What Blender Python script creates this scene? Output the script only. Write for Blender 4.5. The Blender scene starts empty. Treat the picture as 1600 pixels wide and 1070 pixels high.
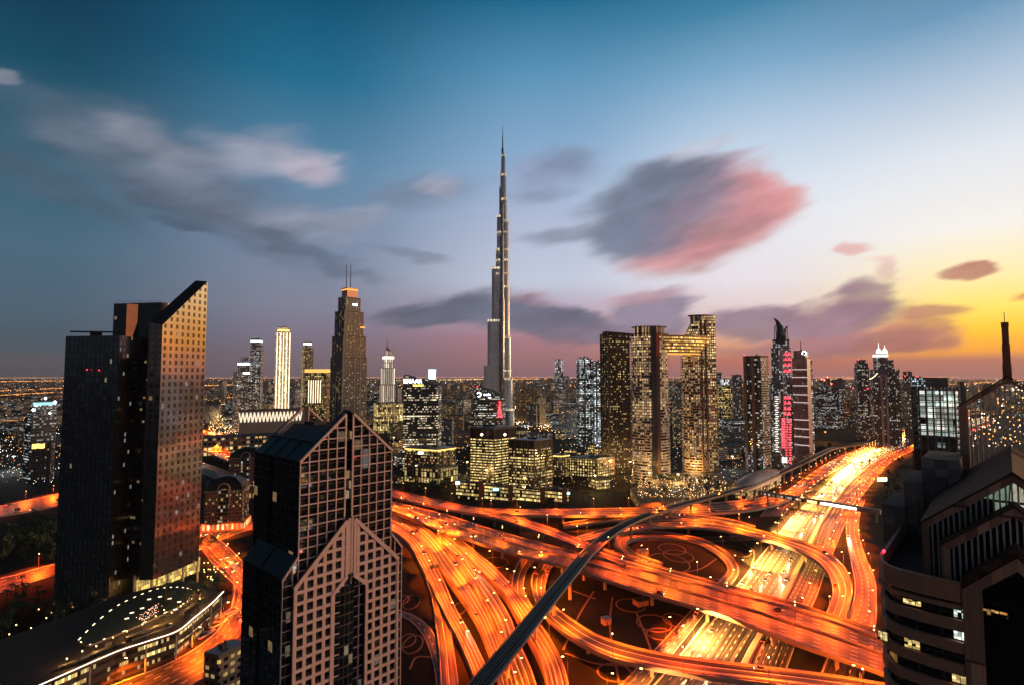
import bpy, math, random
from math import sin, cos, tan, pi, radians, atan2, hypot, sqrt, asin, exp
from mathutils import Vector, Matrix, noise as mnoise
random.seed(7)
scene = bpy.context.scene
COL = scene.collection
# ------------------------------------------------------------------ camera
CAM_H, FPX, PITCH = 150.0, 850.0, radians(3.3)
cam_d = bpy.data.cameras.new('camera'); cam = bpy.data.objects.new('camera', cam_d); COL.objects.link(cam)
cam_d.sensor_width = 36; cam_d.lens = 36 * FPX / 1600
cam_d.clip_start = 1; cam_d.clip_end = 250000
cam.location = (0, 0, CAM_H); cam.rotation_euler = (pi/2 + PITCH, 0, 0)
scene.camera = cam
scene.view_settings.view_transform = 'Standard'; scene.view_settings.look = 'None'
scene.view_settings.exposure = 0; scene.view_settings.gamma = 1
scene.render.engine = 'CYCLES'
scene.cycles.use_denoising = True
scene.cycles.max_bounces = 4; scene.cycles.diffuse_bounces = 2; scene.cycles.glossy_bounces = 3
scene.cycles.transmission_bounces = 2; scene.cycles.sample_clamp_indirect = 3; scene.cycles.sample_clamp_direct = 0
scene.cycles.caustics_reflective = False; scene.cycles.caustics_refractive = False

# a point of the place: along the direction of a photo position, on height z / at distance Y
def ray(px, py):
    dx, dy = (px - 800) / FPX, (535 - py) / FPX
    return Vector((dx, cos(PITCH) - sin(PITCH) * dy, sin(PITCH) + cos(PITCH) * dy))
def G(px, py, z=0.0):
    d = ray(px, py); t = (z - CAM_H) / d.z
    return Vector((d.x * t, d.y * t, z))
def P(px, py, Y):
    d = ray(px, py); t = Y / d.y
    return Vector((d.x * t, Y, CAM_H + d.z * t))
def proj(p):
    y = p[1]; z = p[2] - CAM_H
    f = y * cos(PITCH) + z * sin(PITCH); u = -y * sin(PITCH) + z * cos(PITCH)
    return 800 + FPX * p[0] / f, 535 - FPX * u / f
def azel(px, py):
    d = ray(px, py).normalized(); return atan2(d.x, d.y), asin(d.z)

# ------------------------------------------------------------------ node helper
class E:
    def __init__(s, nt, sock): s.nt = nt; s.s = sock
    def _m(s, op, *a): return mth(s.nt, op, s, *a)
    def __add__(s, o): return s._m('ADD', o)
    __radd__ = __add__
    def __sub__(s, o): return s._m('SUBTRACT', o)
    def __rsub__(s, o): return mth(s.nt, 'SUBTRACT', o, s)
    def __mul__(s, o): return s._m('MULTIPLY', o)
    __rmul__ = __mul__
    def __truediv__(s, o): return s._m('DIVIDE', o)
    def floor(s): return s._m('FLOOR')
    def fract(s): return s._m('FRACT')
    def abs(s): return s._m('ABSOLUTE')
    def lt(s, o): return s._m('LESS_THAN', o)
    def gt(s, o): return s._m('GREATER_THAN', o)
    def min(s, o): return s._m('MINIMUM', o)
    def max(s, o): return s._m('MAXIMUM', o)
    def pow(s, o): return s._m('POWER', o)
    def sqrt(s): return s._m('SQRT')
def put(nt, inp, v):
    if isinstance(v, E): nt.links.new(v.s, inp)
    elif isinstance(v, (tuple, list)) and len(v) == 3 and inp.type == 'RGBA': inp.default_value = (*v, 1)
    else: inp.default_value = v
def mth(nt, op, *a):
    n = nt.nodes.new('ShaderNodeMath'); n.operation = op
    for i, x in enumerate(a): put(nt, n.inputs[i], x)
    return E(nt, n.outputs[0])
def sstep(nt, x, a, b):      # smoothstep a->b (a may exceed b)
    n = nt.nodes.new('ShaderNodeMapRange'); n.interpolation_type = 'SMOOTHSTEP'
    put(nt, n.inputs['Value'], x); n.inputs['From Min'].default_value = a; n.inputs['From Max'].default_value = b
    return E(nt, n.outputs[0])
def mixc(nt, f, a, b, mode='MIX'):
    n = nt.nodes.new('ShaderNodeMix'); n.data_type = 'RGBA'; n.blend_type = mode
    put(nt, n.inputs['Factor'], f); put(nt, n.inputs[6], a); put(nt, n.inputs[7], b)
    return E(nt, n.outputs[2])
def comb(nt, x, y, z=0.0):
    n = nt.nodes.new('ShaderNodeCombineXYZ')
    for i, v in enumerate((x, y, z)): put(nt, n.inputs[i], v)
    return E(nt, n.outputs[0])
def sep(nt, v):
    n = nt.nodes.new('ShaderNodeSeparateXYZ'); nt.links.new(v.s, n.inputs[0])
    return [E(nt, o) for o in n.outputs]
def wnoise(nt, v):
    n = nt.nodes.new('ShaderNodeTexWhiteNoise'); n.noise_dimensions = '3D'; nt.links.new(v.s, n.inputs['Vector'])
    return E(nt, n.outputs['Value']), E(nt, n.outputs['Color'])
def pnoise(nt, v, scale=1.0, detail=2.0, rough=.5):
    n = nt.nodes.new('ShaderNodeTexNoise'); n.inputs['Scale'].default_value = scale
    n.inputs['Detail'].default_value = detail; n.inputs['Roughness'].default_value = rough
    if v is not None: nt.links.new(v.s, n.inputs['Vector'])
    return E(nt, n.outputs[0])
def srgb(r, g, b):
    f = lambda c: (c/255/12.92) if c/255 <= .04045 else ((c/255 + .055)/1.055)**2.4
    return (f(r), f(g), f(b))
def ramp(nt, f, stops):
    n = nt.nodes.new('ShaderNodeValToRGB'); put(nt, n.inputs[0], f)
    el = n.color_ramp.elements
    while len(el) < len(stops): el.new(0.5)
    for e, (p, c) in zip(el, stops): e.position = p; e.color = (*c, 1)
    return E(nt, n.outputs[0])

# ------------------------------------------------------------------ world: dusk sky, light low on the right
SUN_AZ, SUN_EL = radians(72), radians(3.5)
def build_world():
    w = bpy.data.worlds.new('World'); scene.world = w; w.use_nodes = True
    nt = w.node_tree; nt.nodes.clear()
    out = nt.nodes.new('ShaderNodeOutputWorld'); bg = nt.nodes.new('ShaderNodeBackground')
    nt.links.new(bg.outputs[0], out.inputs[0])
    tc = nt.nodes.new('ShaderNodeTexCoord')
    x, y, z = sep(nt, E(nt, tc.outputs['Generated']))
    az = mth(nt, 'ARCTAN2', x, y); el = mth(nt, 'ARCSINE', z)
    EL0, EL1 = -0.06, 0.72
    t = (el - EL0) / (EL1 - EL0)
    def column(px, rows):
        st = []
        for py, c in rows:
            e = azel(px, py)[1]; st.append((max(0, min(1, (e - EL0) / (EL1 - EL0))), tuple(q * (c[3] if len(c) > 3 else 1) for q in srgb(*c[:3]))))
        st.sort(key=lambda q: q[0]); return st
    up = (1.0, srgb(6, 40, 66))
    L = ramp(nt, t, column(60, [(640, (24, 44, 56)), (586, (50, 74, 88)), (540, (62, 88, 104)), (480, (72, 100, 120)), (380, (72, 106, 128)), (250, (50, 96, 116)), (120, (16, 80, 104)), (0, (7, 62, 88))]) + [up])
    C1 = ramp(nt, t, column(480, [(640, (60, 60, 75)), (586, (112, 96, 112)), (540, (124, 114, 134)), (480, (132, 134, 156)), (380, (122, 142, 170)), (250, (88, 134, 166)), (120, (28, 108, 144)), (0, (6, 84, 120))]) + [up])
    C2 = ramp(nt, t, column(860, [(640, (90, 60, 75)), (586, (146, 106, 124)), (562, (168, 116, 126)), (530, (180, 128, 142)), (495, (186, 162, 182)), (440, (200, 208, 228)), (350, (180, 192, 218)), (250, (142, 176, 210)), (120, (92, 150, 188)), (0, (26, 106, 144))]) + [up])
    R1 = ramp(nt, t, column(1180, [(640, (110, 70, 80)), (590, (168, 112, 120)), (562, (214, 118, 100)), (540, (246, 172, 128)), (500, (238, 208, 204)), (440, (240, 232, 238)), (340, (234, 239, 247)), (220, (194, 214, 235)), (100, (126, 172, 205)), (0, (62, 130, 167))]) + [up])
    R2 = ramp(nt, t, column(1540, [(640, (120, 80, 84)), (590, (180, 116, 112)), (562, (204, 120, 98, 1.1)), (548, (255, 164, 30, 1.3)), (515, (255, 190, 40, 1.4)), (480, (255, 218, 96, 1.3)), (430, (255, 236, 172, 1.12)), (350, (253, 249, 242)), (230, (230, 235, 243)), (110, (176, 199, 222)), (0, (106, 154, 188))]) + [up])
    R3 = ramp(nt, t, [(0, srgb(120, 74, 70)), (.1, srgb(214, 126, 84)), (.14, srgb(255, 156, 44)), (.24, srgb(255, 206, 140)), (.4, srgb(255, 232, 214)), (.62, srgb(150, 176, 200)), (1, srgb(6, 40, 66))])
    BKL = ramp(nt, t, [(0, srgb(12, 20, 24)), (.1, srgb(46, 60, 70)), (.3, srgb(42, 64, 76)), (.6, srgb(10, 50, 68)), (1, srgb(4, 30, 50))])
    BKW = ramp(nt, t, [(0, srgb(84, 66, 62)), (.1, srgb(188, 152, 150)), (.3, srgb(150, 146, 164)), (.6, srgb(58, 90, 114)), (1, srgb(4, 30, 50))])
    a = lambda px: azel(px, 500)[0]
    c = mixc(nt, sstep(nt, az, a(60), a(480)), L, C1)
    c = mixc(nt, sstep(nt, az, a(480), a(860)), c, C2)
    c = mixc(nt, sstep(nt, az, a(860), a(1180)), c, R1)
    c = mixc(nt, sstep(nt, az, a(1180), a(1540)), c, R2)
    c = mixc(nt, sstep(nt, az, radians(46), radians(62)), c, mixc(nt, 1.0, R3, (1.7, 1.6, 1.5), 'MULTIPLY'))
    # clouds: soft, drawn out along the wind, warped by noise
    ca, sa = cos(radians(14)), sin(radians(14))
    nu = az * (ca) + el * sa; nv = el * ca - az * sa
    base = comb(nt, nu * 3.2, nv * 13.0, 3.7)
    n1 = pnoise(nt, base, 1.0, 4.0, .52) - .5
    n2 = pnoise(nt, comb(nt, nu * 3.0 + 7.3, nv * 7.0, 9.1), 1.0, 3.0, .5) - .5
    n3 = pnoise(nt, comb(nt, nu * 9.0 + 1.3, nv * 34.0, 2.1), 1.0, 3.0, .5) - .5
    n4 = pnoise(nt, comb(nt, nu * 15.0 + 5.1, nv * 34.0, 6.6), 1.0, 4.0, .55) - .5
    n5 = pnoise(nt, comb(nt, nu * 5.0 + 2.2, nv * 20.0, 1.2), 1.0, 3.0, .55)
    wz = az + n1 * .16 + n3 * .045 + n4 * .012; we = el + n2 * .09 + n3 * .032 + n4 * .010
    GREY, DARK, LAV, PINK, ROSE, PALE = srgb(112, 122, 142), srgb(78, 94, 114), srgb(150, 128, 148), srgb(208, 146, 148), srgb(176, 122, 132), srgb(178, 174, 190)
    #  px, py, rx, ry, tilt(deg, + = right end up), colour, opacity, softness
    blobs = [
        (260, 290, 270, 74, -14, GREY, .34, 1.4), (420, 330, 200, 50, -8, GREY, .3, 1.4), (60, 300, 190, 26, -22, DARK, .55, 1.0), (150, 206, 150, 22, -14, GREY, .34, 1.3), (180, 255, 160, 26, -14, GREY, .62, 1.0),
        (240, 236, 100, 26, -22, PALE, .42, 1.2), (330, 290, 130, 34, -30, GREY, .6, 1.0), (300, 340, 190, 28, -16, DARK, .6, 1.0), (420, 245, 110, 30, 6, PALE, .62, 1.0),
        (470, 255, 52, 22, 10, srgb(190, 178, 192), .6, .9), (360, 340, 150, 28, -14, GREY, .6, 1.0), (500, 345, 90, 26, 0, PALE, .38, 1.2),
        (470, 385, 130, 12, -12, DARK, .5, 1.0), (270, 360, 60, 8, -6, DARK, .6, 1.0), (660, 300, 90, 26, 8, GREY, .55, 1.1),
        (700, 290, 34, 20, 20, srgb(188, 182, 200), .5, 1.0), (560, 335, 60, 14, 6, PALE, .5, 1.1), (640, 392, 50, 9, -6, GREY, .5, 1.0),
        (440, 205, 40, 10, 10, PALE, .35, 1.2), (10, 132, 26, 10, 0, PALE, .4, 1.0),
        (860, 262, 80, 30, 8, srgb(146, 152, 182), .62, 1.2), (830, 302, 44, 12, 6, GREY, .45, 1.1), (890, 250, 40, 22, 0, GREY, .35, 1.1), (880, 374, 56, 13, 0, srgb(136, 142, 166), .75, .9),
        (1122, 338, 118, 68, 18, PINK, .92, .6), (1070, 394, 92, 36, 8, PINK, .88, .75), (1190, 310, 64, 36, 6, srgb(220, 150, 150), .8, .9), (1105, 264, 60, 18, 6, srgb(206, 156, 164), .6, 1.0),
        (1020, 322, 120, 62, 10, srgb(112, 122, 146), .92, .75), (1050, 296, 100, 38, 12, srgb(118, 126, 150), .82, .9), (1004, 374, 92, 36, 0, srgb(114, 122, 146), .88, .8), (1000, 310, 90, 30, 10, srgb(122, 132, 156), .6, .9),
        (1100, 332, 90, 48, 26, srgb(156, 132, 148), .6, 1.2), (1150, 352, 80, 36, 30, srgb(196, 136, 142), .5, 1.2), (1090, 232, 70, 14, 14, srgb(214, 200, 214), .4, 1.2),
        (700, 490, 110, 20, 2, srgb(92, 104, 124), .9, .6), (810, 500, 160, 32, -8, srgb(104, 112, 134), .92, .6), (900, 515, 100, 26, -6, srgb(110, 112, 134), .9, .7), (840, 476, 50, 12, 0, srgb(176, 140, 156), .5, 1.0), (620, 482, 40, 8, 4, DARK, .6, .9),
        (1020, 495, 60, 34, 0, srgb(140, 130, 154), .9, .6), (1010, 468, 60, 12, 4, srgb(196, 150, 164), .6, .9), (960, 528, 140, 16, 0, srgb(134, 118, 140), .8, .9),
        (1190, 495, 80, 22, 0, LAV, .92, .6), (1300, 490, 110, 30, 6, srgb(160, 128, 146), .95, .55), (1340, 468, 66, 26, 8, srgb(166, 132, 150), .95, .55), (1330, 530, 130, 24, 0, srgb(184, 124, 132), .9, .6), (1240, 530, 130, 18, 0, srgb(176, 122, 132), .85, .8),
        (1390, 535, 80, 16, 0, srgb(196, 122, 116), .85, .7), (1450, 482, 56, 14, 2, srgb(196, 128, 120), .85, .7), (1420, 510, 60, 20, 0, srgb(196, 128, 120), .8, .7),
        (1520, 421, 56, 13, 4, srgb(206, 128, 116), .95, .55), (1352, 398, 26, 9, 4, srgb(226, 168, 164), .75, .9), (1380, 428, 36, 10, -20, srgb(240, 190, 184), .6, 1.0), (1600, 455, 34, 9, 8, srgb(240, 150, 96), .8, .8),
    ]
    for (px, py, rx, ry, tilt, colr, op, soft) in blobs:
        A0, E0 = azel(px, py)
        k = cos(A0)                                    # photo scale shrinks away from the middle
        ra = rx / FPX * k * k; re = ry / FPX * k
        th = radians(tilt)
        da = wz - A0; de = we - E0
        p = (da * cos(th) + de * sin(th)) / ra; q = (de * cos(th) - da * sin(th)) / re
        d = (p * p + q * q).sqrt()
        m = sstep(nt, d + n4 * .34, 1.0 + .42 * soft, 1.0 - .62 * soft) * op * (n5 * .9 + .52).min(1.0)
        c = mixc(nt, m, c, mixc(nt, sstep(nt, n5 + n4 * .35, .34, .68), tuple(q * .80 for q in colr), tuple(min(1, q * 1.14) for q in colr)))
    c = mixc(nt, sstep(nt, az, radians(100), radians(140)), c, BKW)
    c = mixc(nt, sstep(nt, az, radians(-50), radians(-80)), c, mixc(nt, sstep(nt, az, radians(-140), radians(-178)), BKL, BKW))
    # the clear-sky texture gives its share too
    sk = nt.nodes.new('ShaderNodeTexSky'); sk.sky_type = 'NISHITA'; sk.sun_disc = False
    sk.sun_elevation = SUN_EL; sk.sun_rotation = SUN_AZ; sk.altitude = 100; sk.dust_density = 2
    c = mixc(nt, 1.0, c, mixc(nt, 1.0, E(nt, sk.outputs[0]), (.0015, .0015, .0015), 'MULTIPLY'), 'ADD')
    nt.links.new(c.s, bg.inputs[0]); bg.inputs[1].default_value = 1.0
    w.cycles.sampling_method = 'MANUAL'; w.cycles.sample_map_resolution = 512
build_world()
sun_d = bpy.data.lights.new('sun', 'SUN'); sun_d.energy = 2.0; sun_d.angle = radians(2); sun_d.color = (1, .55, .28)
sun = bpy.data.objects.new('sun', sun_d); COL.objects.link(sun)
sun.rotation_euler = Vector((-sin(SUN_AZ) * cos(SUN_EL), -cos(SUN_AZ) * cos(SUN_EL), -sin(SUN_EL))).to_track_quat('-Z', 'Y').to_euler()

# ------------------------------------------------------------------ mesh + object helpers
class MB:
    def __init__(s): s.v = []; s.f = []; s.m = []; s.uv = []
    def face(s, pts, mat=0, uv=None):
        b = len(s.v); s.v.extend([tuple(p) for p in pts]); s.f.append(tuple(range(b, b + len(pts)))); s.m.append(mat)
        if uv is None:
            n = (Vector(pts[1]) - Vector(pts[0])).cross(Vector(pts[2]) - Vector(pts[1]))
            if abs(n.z) > .7 * n.length or n.length == 0: uv = [(p[0], p[1]) for p in pts]
            else:
                h = Vector((-n.y, n.x, 0)); h = h.normalized() if h.length else Vector((1, 0, 0))
                uv = [(p[0]*h.x + p[1]*h.y, p[2]) for p in pts]
        s.uv.extend(uv)
    def prism(s, poly, z0, z1, mat=0, top=None, bottom=False, poly1=None, u0=0):
        poly1 = poly1 or poly; n = len(poly); u = u0
        for i in range(n):
            a, b = poly[i], poly[(i+1) % n]; c, d = poly1[(i+1) % n], poly1[i]
            L = hypot(b[0]-a[0], b[1]-a[1])
            s.face([(a[0], a[1], z0), (b[0], b[1], z0), (c[0], c[1], z1), (d[0], d[1], z1)], mat, [(u, z0), (u+L, z0), (u+L, z1), (u, z1)]); u += L
        s.face([(p[0], p[1], z1) for p in poly1], mat if top is None else top)
        if bottom: s.face([(p[0], p[1], z0) for p in reversed(poly)], mat if top is None else top)
    def box(s, c, size, rz=0, mat=0, top=None, bottom=True):
        hx, hy = size[0]/2, size[1]/2; cr, sr = cos(rz), sin(rz)
        poly = [(c[0] + x*cr - y*sr, c[1] + x*sr + y*cr) for x, y in ((-hx, -hy), (hx, -hy), (hx, hy), (-hx, hy))]
        s.prism(poly, c[2], c[2] + size[2], mat, top, bottom)
    def obox(s, o, ax, ay, az_, mat=0):       # oriented box: corner o and three edge vectors
        o = Vector(o); ax = Vector(ax); ay = Vector(ay); az_ = Vector(az_)
        if ax.cross(ay).dot(az_) < 0: ax, ay = ay, ax
        p = [o, o+ax, o+ax+ay, o+ay, o+az_, o+ax+az_, o+ax+ay+az_, o+ay+az_]
        for q in ((3, 2, 1, 0), (4, 5, 6, 7), (0, 1, 5, 4), (1, 2, 6, 5), (2, 3, 7, 6), (3, 0, 4, 7)): s.face([p[i] for i in q], mat)
    def bar(s, a, b, w, d=None, mat=0, up=None):   # square bar from a to b
        a = Vector(a); b = Vector(b); t = (b - a).normalized(); d = d or w
        up = Vector(up) if up else (Vector((0, 0, 1)) if abs(t.z) < .9 else Vector((1, 0, 0)))
        x = t.cross(up).normalized(); y = x.cross(t).normalized()
        s.obox(a - x*w/2 - y*d/2, x*w, y*d, b - a, mat)
    def tube(s, pts, rads, n=8, mat=0, cap=True):
        pts = [Vector(p) for p in pts]; rings = []
        if not isinstance(rads, (list, tuple)): rads = [rads] * len(pts)
        for i, p in enumerate(pts):
            t = (pts[min(i+1, len(pts)-1)] - pts[max(i-1, 0)]).normalized()
            up = Vector((0, 0, 1)) if abs(t.z) < .9 else Vector((1, 0, 0))
            x = t.cross(up).normalized(); y = x.cross(t).normalized()
            rings.append([p + (x*cos(2*pi*k/n) + y*sin(2*pi*k/n)) * rads[i] for k in range(n)])
        for i in range(len(rings)-1):
            for k in range(n):
                k2 = (k+1) % n; s.face([rings[i][k2], rings[i][k], rings[i+1][k], rings[i+1][k2]], mat)
        if cap: s.face(rings[0], mat); s.face(rings[-1][::-1], mat)
    def ball(s, c, r, mat=0, sz=1.0):
        c = Vector(c); o = [Vector(q) for q in ((1,0,0),(0,1,0),(-1,0,0),(0,-1,0))]
        t, b = c + Vector((0,0,r*sz)), c - Vector((0,0,r*sz))
        for i in range(4):
            p, q = c + o[i]*r, c + o[(i+1) % 4]*r
            s.face([p, q, t], mat); s.face([q, p, b], mat)
    def build(s, name, mats, parent=None, loc=None, smooth=False):
        if not isinstance(mats, (list, tuple)): mats = [mats]
        base = Vector(loc) if loc is not None else (parent_world(parent) if parent else None)
        if base is None and s.v:
            zs = min(v[2] for v in s.v); base = Vector((sum(v[0] for v in s.v)/len(s.v), sum(v[1] for v in s.v)/len(s.v), zs))
        me = bpy.data.meshes.new(name)
        me.from_pydata([(v[0]-base.x, v[1]-base.y, v[2]-base.z) for v in s.v], [], s.f)
        for m in mats: me.materials.append(m)
        me.polygons.foreach_set('material_index', s.m)
        ul = me.uv_layers.new(name='UVMap'); ul.data.foreach_set('uv', [c for q in s.uv for c in q])
        if smooth: me.polygons.foreach_set('use_smooth', [True]*len(s.f))
        me.update()
        o = bpy.data.objects.new(name, me); COL.objects.link(o)
        if parent:
            o.parent = parent
            o.location = base - parent_world(parent)
        else: o.location = base
        return o
def parent_world(o):
    v = Vector((0, 0, 0))
    while o: v += Vector(o.location); o = o.parent
    return v
def tag(o, label=None, cat=None, group=None, kind=None):
    if label: o['label'] = label
    if cat: o['category'] = cat
    if group: o['group'] = group
    if kind: o['kind'] = kind
    return o
def empty(name, loc, label=None, cat=None, group=None):
    o = bpy.data.objects.new(name, None); COL.objects.link(o); o.location = loc; o.empty_display_size = 1
    return tag(o, label, cat, group)

# ------------------------------------------------------------------ materials
MATS = {}
def new_mat(name):
    m = bpy.data.materials.new(name); m.use_nodes = True; nt = m.node_tree
    return m, nt, nt.nodes['Principled BSDF']
def plain(name, col, rough=.6, metal=0, spec=.4, var=.25, scale=.2):
    if name in MATS: return MATS[name]
    m, nt, b = new_mat(name)
    tc = nt.nodes.new('ShaderNodeTexCoord')
    n = pnoise(nt, E(nt, tc.outputs['Object']), scale, 4, .6)
    put(nt, b.inputs['Base Color'], mixc(nt, n, tuple(c*(1-var) for c in col), tuple(min(1, c*(1+var)) for c in col)))
    b.inputs['Roughness'].default_value = rough; b.inputs['Metallic'].default_value = metal; b.inputs['Specular IOR Level'].default_value = spec
    MATS[name] = m; return m
def glow(name, col, strength, sample=False, base=(.02, .02, .02)):
    if name in MATS: return MATS[name]
    m, nt, b = new_mat(name)
    b.inputs['Base Color'].default_value = (*base, 1); b.inputs['Emission Color'].default_value = (*col, 1); b.inputs['Emission Strength'].default_value = strength
    m.cycles.emission_sampling = 'AUTO' if sample else 'NONE'
    MATS[name] = m; return m
WARM = ((1, .55, .2), (1, .8, .5)); WHITE = ((.75, .92, 1), (1, .92, .75)); AMBER = ((1, .4, .08), (1, .62, .2)); GOLD = ((1, .62, .16), (1, .82, .36)); MIXED = ((1, .66, .3), (.85, .95, 1)); RED = ((1, .03, .03), (1, .12, .08))
def facade(name, cell=(3, 3.6), win=(.8, .6), lit=.25, cols=WARM, power=2.0, frame=(.05, .05, .055), glass=(.008, .011, .014), ior=1.9,
           rough=.08, frough=.6, cluster=1.0, rowvar=.6, wob=.015, fmetal=0.0, vfall=None, sub=1.0, colband=0.0):
    """window grid laid out in metres along the wall (UV): frame, dark coated glass, some windows lit"""
    if name in MATS: return MATS[name]
    m, nt, b = new_mat(name); m.cycles.emission_sampling = 'NONE'
    uvn = nt.nodes.new('ShaderNodeUVMap'); u, v, _ = sep(nt, E(nt, uvn.outputs[0]))
    oi = nt.nodes.new('ShaderNodeObjectInfo'); rnd = E(nt, oi.outputs['Random']) * 91.7
    fu, fv = u / cell[0], v / cell[1]
    iu, iv = fu.floor(), fv.floor(); cu, cv = fu.fract(), fv.fract()
    mask = (cu - .5).abs().lt(win[0]/2) * (cv - .52).abs().lt(win[1]/2)
    r1, rc = wnoise(nt, comb(nt, iu, iv, rnd)); c1, c2, c3 = sep(nt, rc)
    rr, _ = wnoise(nt, comb(nt, iv, 11.3, rnd))
    cl = pnoise(nt, comb(nt, iu*.11 + rnd, iv*.16, rnd), 1.0, 2)
    thr = lit * ((1 - cluster*.5) + cluster * (cl - .32) * 3.2) * ((1 - rowvar) + rowvar * 2.0 * rr)
    if colband:
        rb, _ = wnoise(nt, comb(nt, iu, 3.7, rnd)); thr = thr * ((1 - colband) + colband * 2 * rb)
    if vfall: thr = thr * (1 + sstep(nt, v, vfall[0], vfall[1]) * vfall[2])
    on = r1.lt(thr)
    det = pnoise(nt, comb(nt, fu * 3.1 * sub, fv * 2.3 * sub, rnd), 1.0, 2) * 1.5 + .1
    e = on * mask * (c1 * c1 * 1.1 + .22) * det * power
    put(nt, b.inputs['Emission Color'], mixc(nt, c2, cols[0], cols[1])); put(nt, b.inputs['Emission Strength'], e)
    dirt = pnoise(nt, comb(nt, u*.05, v*.02, rnd), 1.0, 3) * .7 + .65
    fr = mixc(nt, 1.0, frame, comb(nt, dirt, dirt, dirt), 'MULTIPLY')
    gl = mixc(nt, c3, tuple(q*.6 for q in glass), tuple(q*1.5 for q in glass))
    put(nt, b.inputs['Base Color'], mixc(nt, mask, fr, gl))
    put(nt, b.inputs['Roughness'], frough - mask * (frough - rough)); b.inputs['IOR'].default_value = ior
    put(nt, b.inputs['Metallic'], (1 - mask) * fmetal if fmetal else 0.0)
    if wob:
        g = nt.nodes.new('ShaderNodeNewGeometry'); va = nt.nodes.new('ShaderNodeVectorMath'); va.operation = 'MULTIPLY_ADD'
        sb = nt.nodes.new('ShaderNodeVectorMath'); sb.operation = 'SUBTRACT'; nt.links.new(rc.s, sb.inputs[0]); sb.inputs[1].default_value = (.5, .5, .5)
        nt.links.new(sb.outputs[0], va.inputs[0]); va.inputs[1].default_value = (wob,)*3; nt.links.new(g.outputs['Normal'], va.inputs[2])
        nz = nt.nodes.new('ShaderNodeVectorMath'); nz.operation = 'NORMALIZE'; nt.links.new(va.outputs[0], nz.inputs[0]); nt.links.new(nz.outputs[0], b.inputs['Normal'])
    MATS[name] = m; return m

CONC = plain('concrete', (.16, .14, .12), .75, var=.3, scale=.15)
CONCD = plain('dark_concrete', (.05, .048, .047), .8, var=.35, scale=.1)
ROOF = plain('roof_felt', (.03, .032, .034), .85, var=.5, scale=.08)
METAL = plain('grey_metal', (.16, .16, .17), .4, .7)
DARKM = plain('dark_metal', (.03, .032, .035), .45, .5)
STONE = plain('brown_stone', (.15, .095, .068), .65, var=.25, scale=.3)
PINKST = plain('pink_stone', (.62, .41, .35), .45, var=.15, scale=.5)
G_WHITE = glow('white_light', (.85, .95, 1), 6); G_WARM = glow('warm_light', (1, .7, .34), 6); G_AMB = glow('amber_light', (1, .42, .1), 6)
G_RED = glow('red_light', (1, .03, .04), 6); G_YEL = glow('yellow_light', (1, .72, .2), 3.2); G_STRIP = glow('cove_light', (1, .66, .36), 5)
# ------------------------------------------------------------------ ground
def ground_mat():
    m, nt, b = new_mat('ground')
    tc = nt.nodes.new('ShaderNodeTexCoord'); o = E(nt, tc.outputs['Object'])
    n = pnoise(nt, o, .012, 5, .6); n2 = pnoise(nt, o, .35, 3, .6)
    c = mixc(nt, sstep(nt, n, .38, .62), (.006, .010, .009), (.020, .018, .014))
    c = mixc(nt, n2 * .5, c, (.010, .013, .010)); put(nt, b.inputs['Base Color'], c); b.inputs['Roughness'].default_value = .95
    b.inputs['Specular IOR Level'].default_value = .1
    return m
mb = MB(); rings = [0, 400, 1200, 4000, 12000, 21000]; N = 48
for i in range(len(rings)-1):
    for k in range(N):
        a, b_ = 2*pi*k/N, 2*pi*(k+1)/N
        q = [(rings[i]*cos(a), rings[i]*sin(a), 0), (rings[i+1]*cos(a), rings[i+1]*sin(a), 0), (rings[i+1]*cos(b_), rings[i+1]*sin(b_), 0), (rings[i]*cos(b_), rings[i]*sin(b_), 0)]
        if i == 0: q = q[1:]
        mb.face(q, 0)
tag(mb.build('ground', ground_mat(), loc=(0, 0, 0)), kind='structure')

# ------------------------------------------------------------------ roads
def asphalt(nl, dash=.4, solid=False):
    key = 'asphalt_%d_%d' % (nl, solid)
    if key in MATS: return MATS[key]
    m, nt, b = new_mat(key)
    uvn = nt.nodes.new('ShaderNodeUVMap'); u, v, _ = sep(nt, E(nt, uvn.outputs[0]))
    du = ((u + .5).fract() - .5).abs()
    edge = mth(nt, 'MAXIMUM', u.lt(.5), u.gt(nl - .5))
    near = mth(nt, 'ABSOLUTE', u - .07); far = mth(nt, 'ABSOLUTE', u - (nl - .07))
    eline = mth(nt, 'MAXIMUM', near.lt(.05), far.lt(.05))
    dashm = (v / 9.0).fract().lt(dash) if not solid else 1.0
    inner = du.lt(.045) * (1 - edge) * dashm
    line = mth(nt, 'MAXIMUM', eline, inner)
    trail_streak = pnoise(nt, comb(nt, u * 2.1, v * .006), 1.0, 2, .6); trail_streak2 = pnoise(nt, comb(nt, u * 4.6, v * .009, 4), 1.0, 1)  # bright and dark lengthwise streaks painted in for the light trails of traffic
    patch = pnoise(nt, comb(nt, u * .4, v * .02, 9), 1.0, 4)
    base = mixc(nt, sstep(nt, trail_streak, .40, .62), (.003, .003, .003), (.07, .066, .06))
    base = mixc(nt, sstep(nt, trail_streak2, .56, .68) * .85, base, (.24, .225, .2)); base = mixc(nt, sstep(nt, patch, .5, .75) * .35, base, (.012, .011, .01))
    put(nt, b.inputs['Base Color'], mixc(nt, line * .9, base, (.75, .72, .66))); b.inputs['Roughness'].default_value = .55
    b.inputs['Specular IOR Level'].default_value = .35
    MATS[key] = m; return m
BARR = plain('barrier_concrete', (.30, .27, .24), .7, var=.35, scale=.25)
SIDE = plain('bridge_concrete', (.24, .21, .18), .75, var=.35, scale=.1)
KERB = plain('kerb_stone', (.3, .28, .25), .7)

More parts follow.
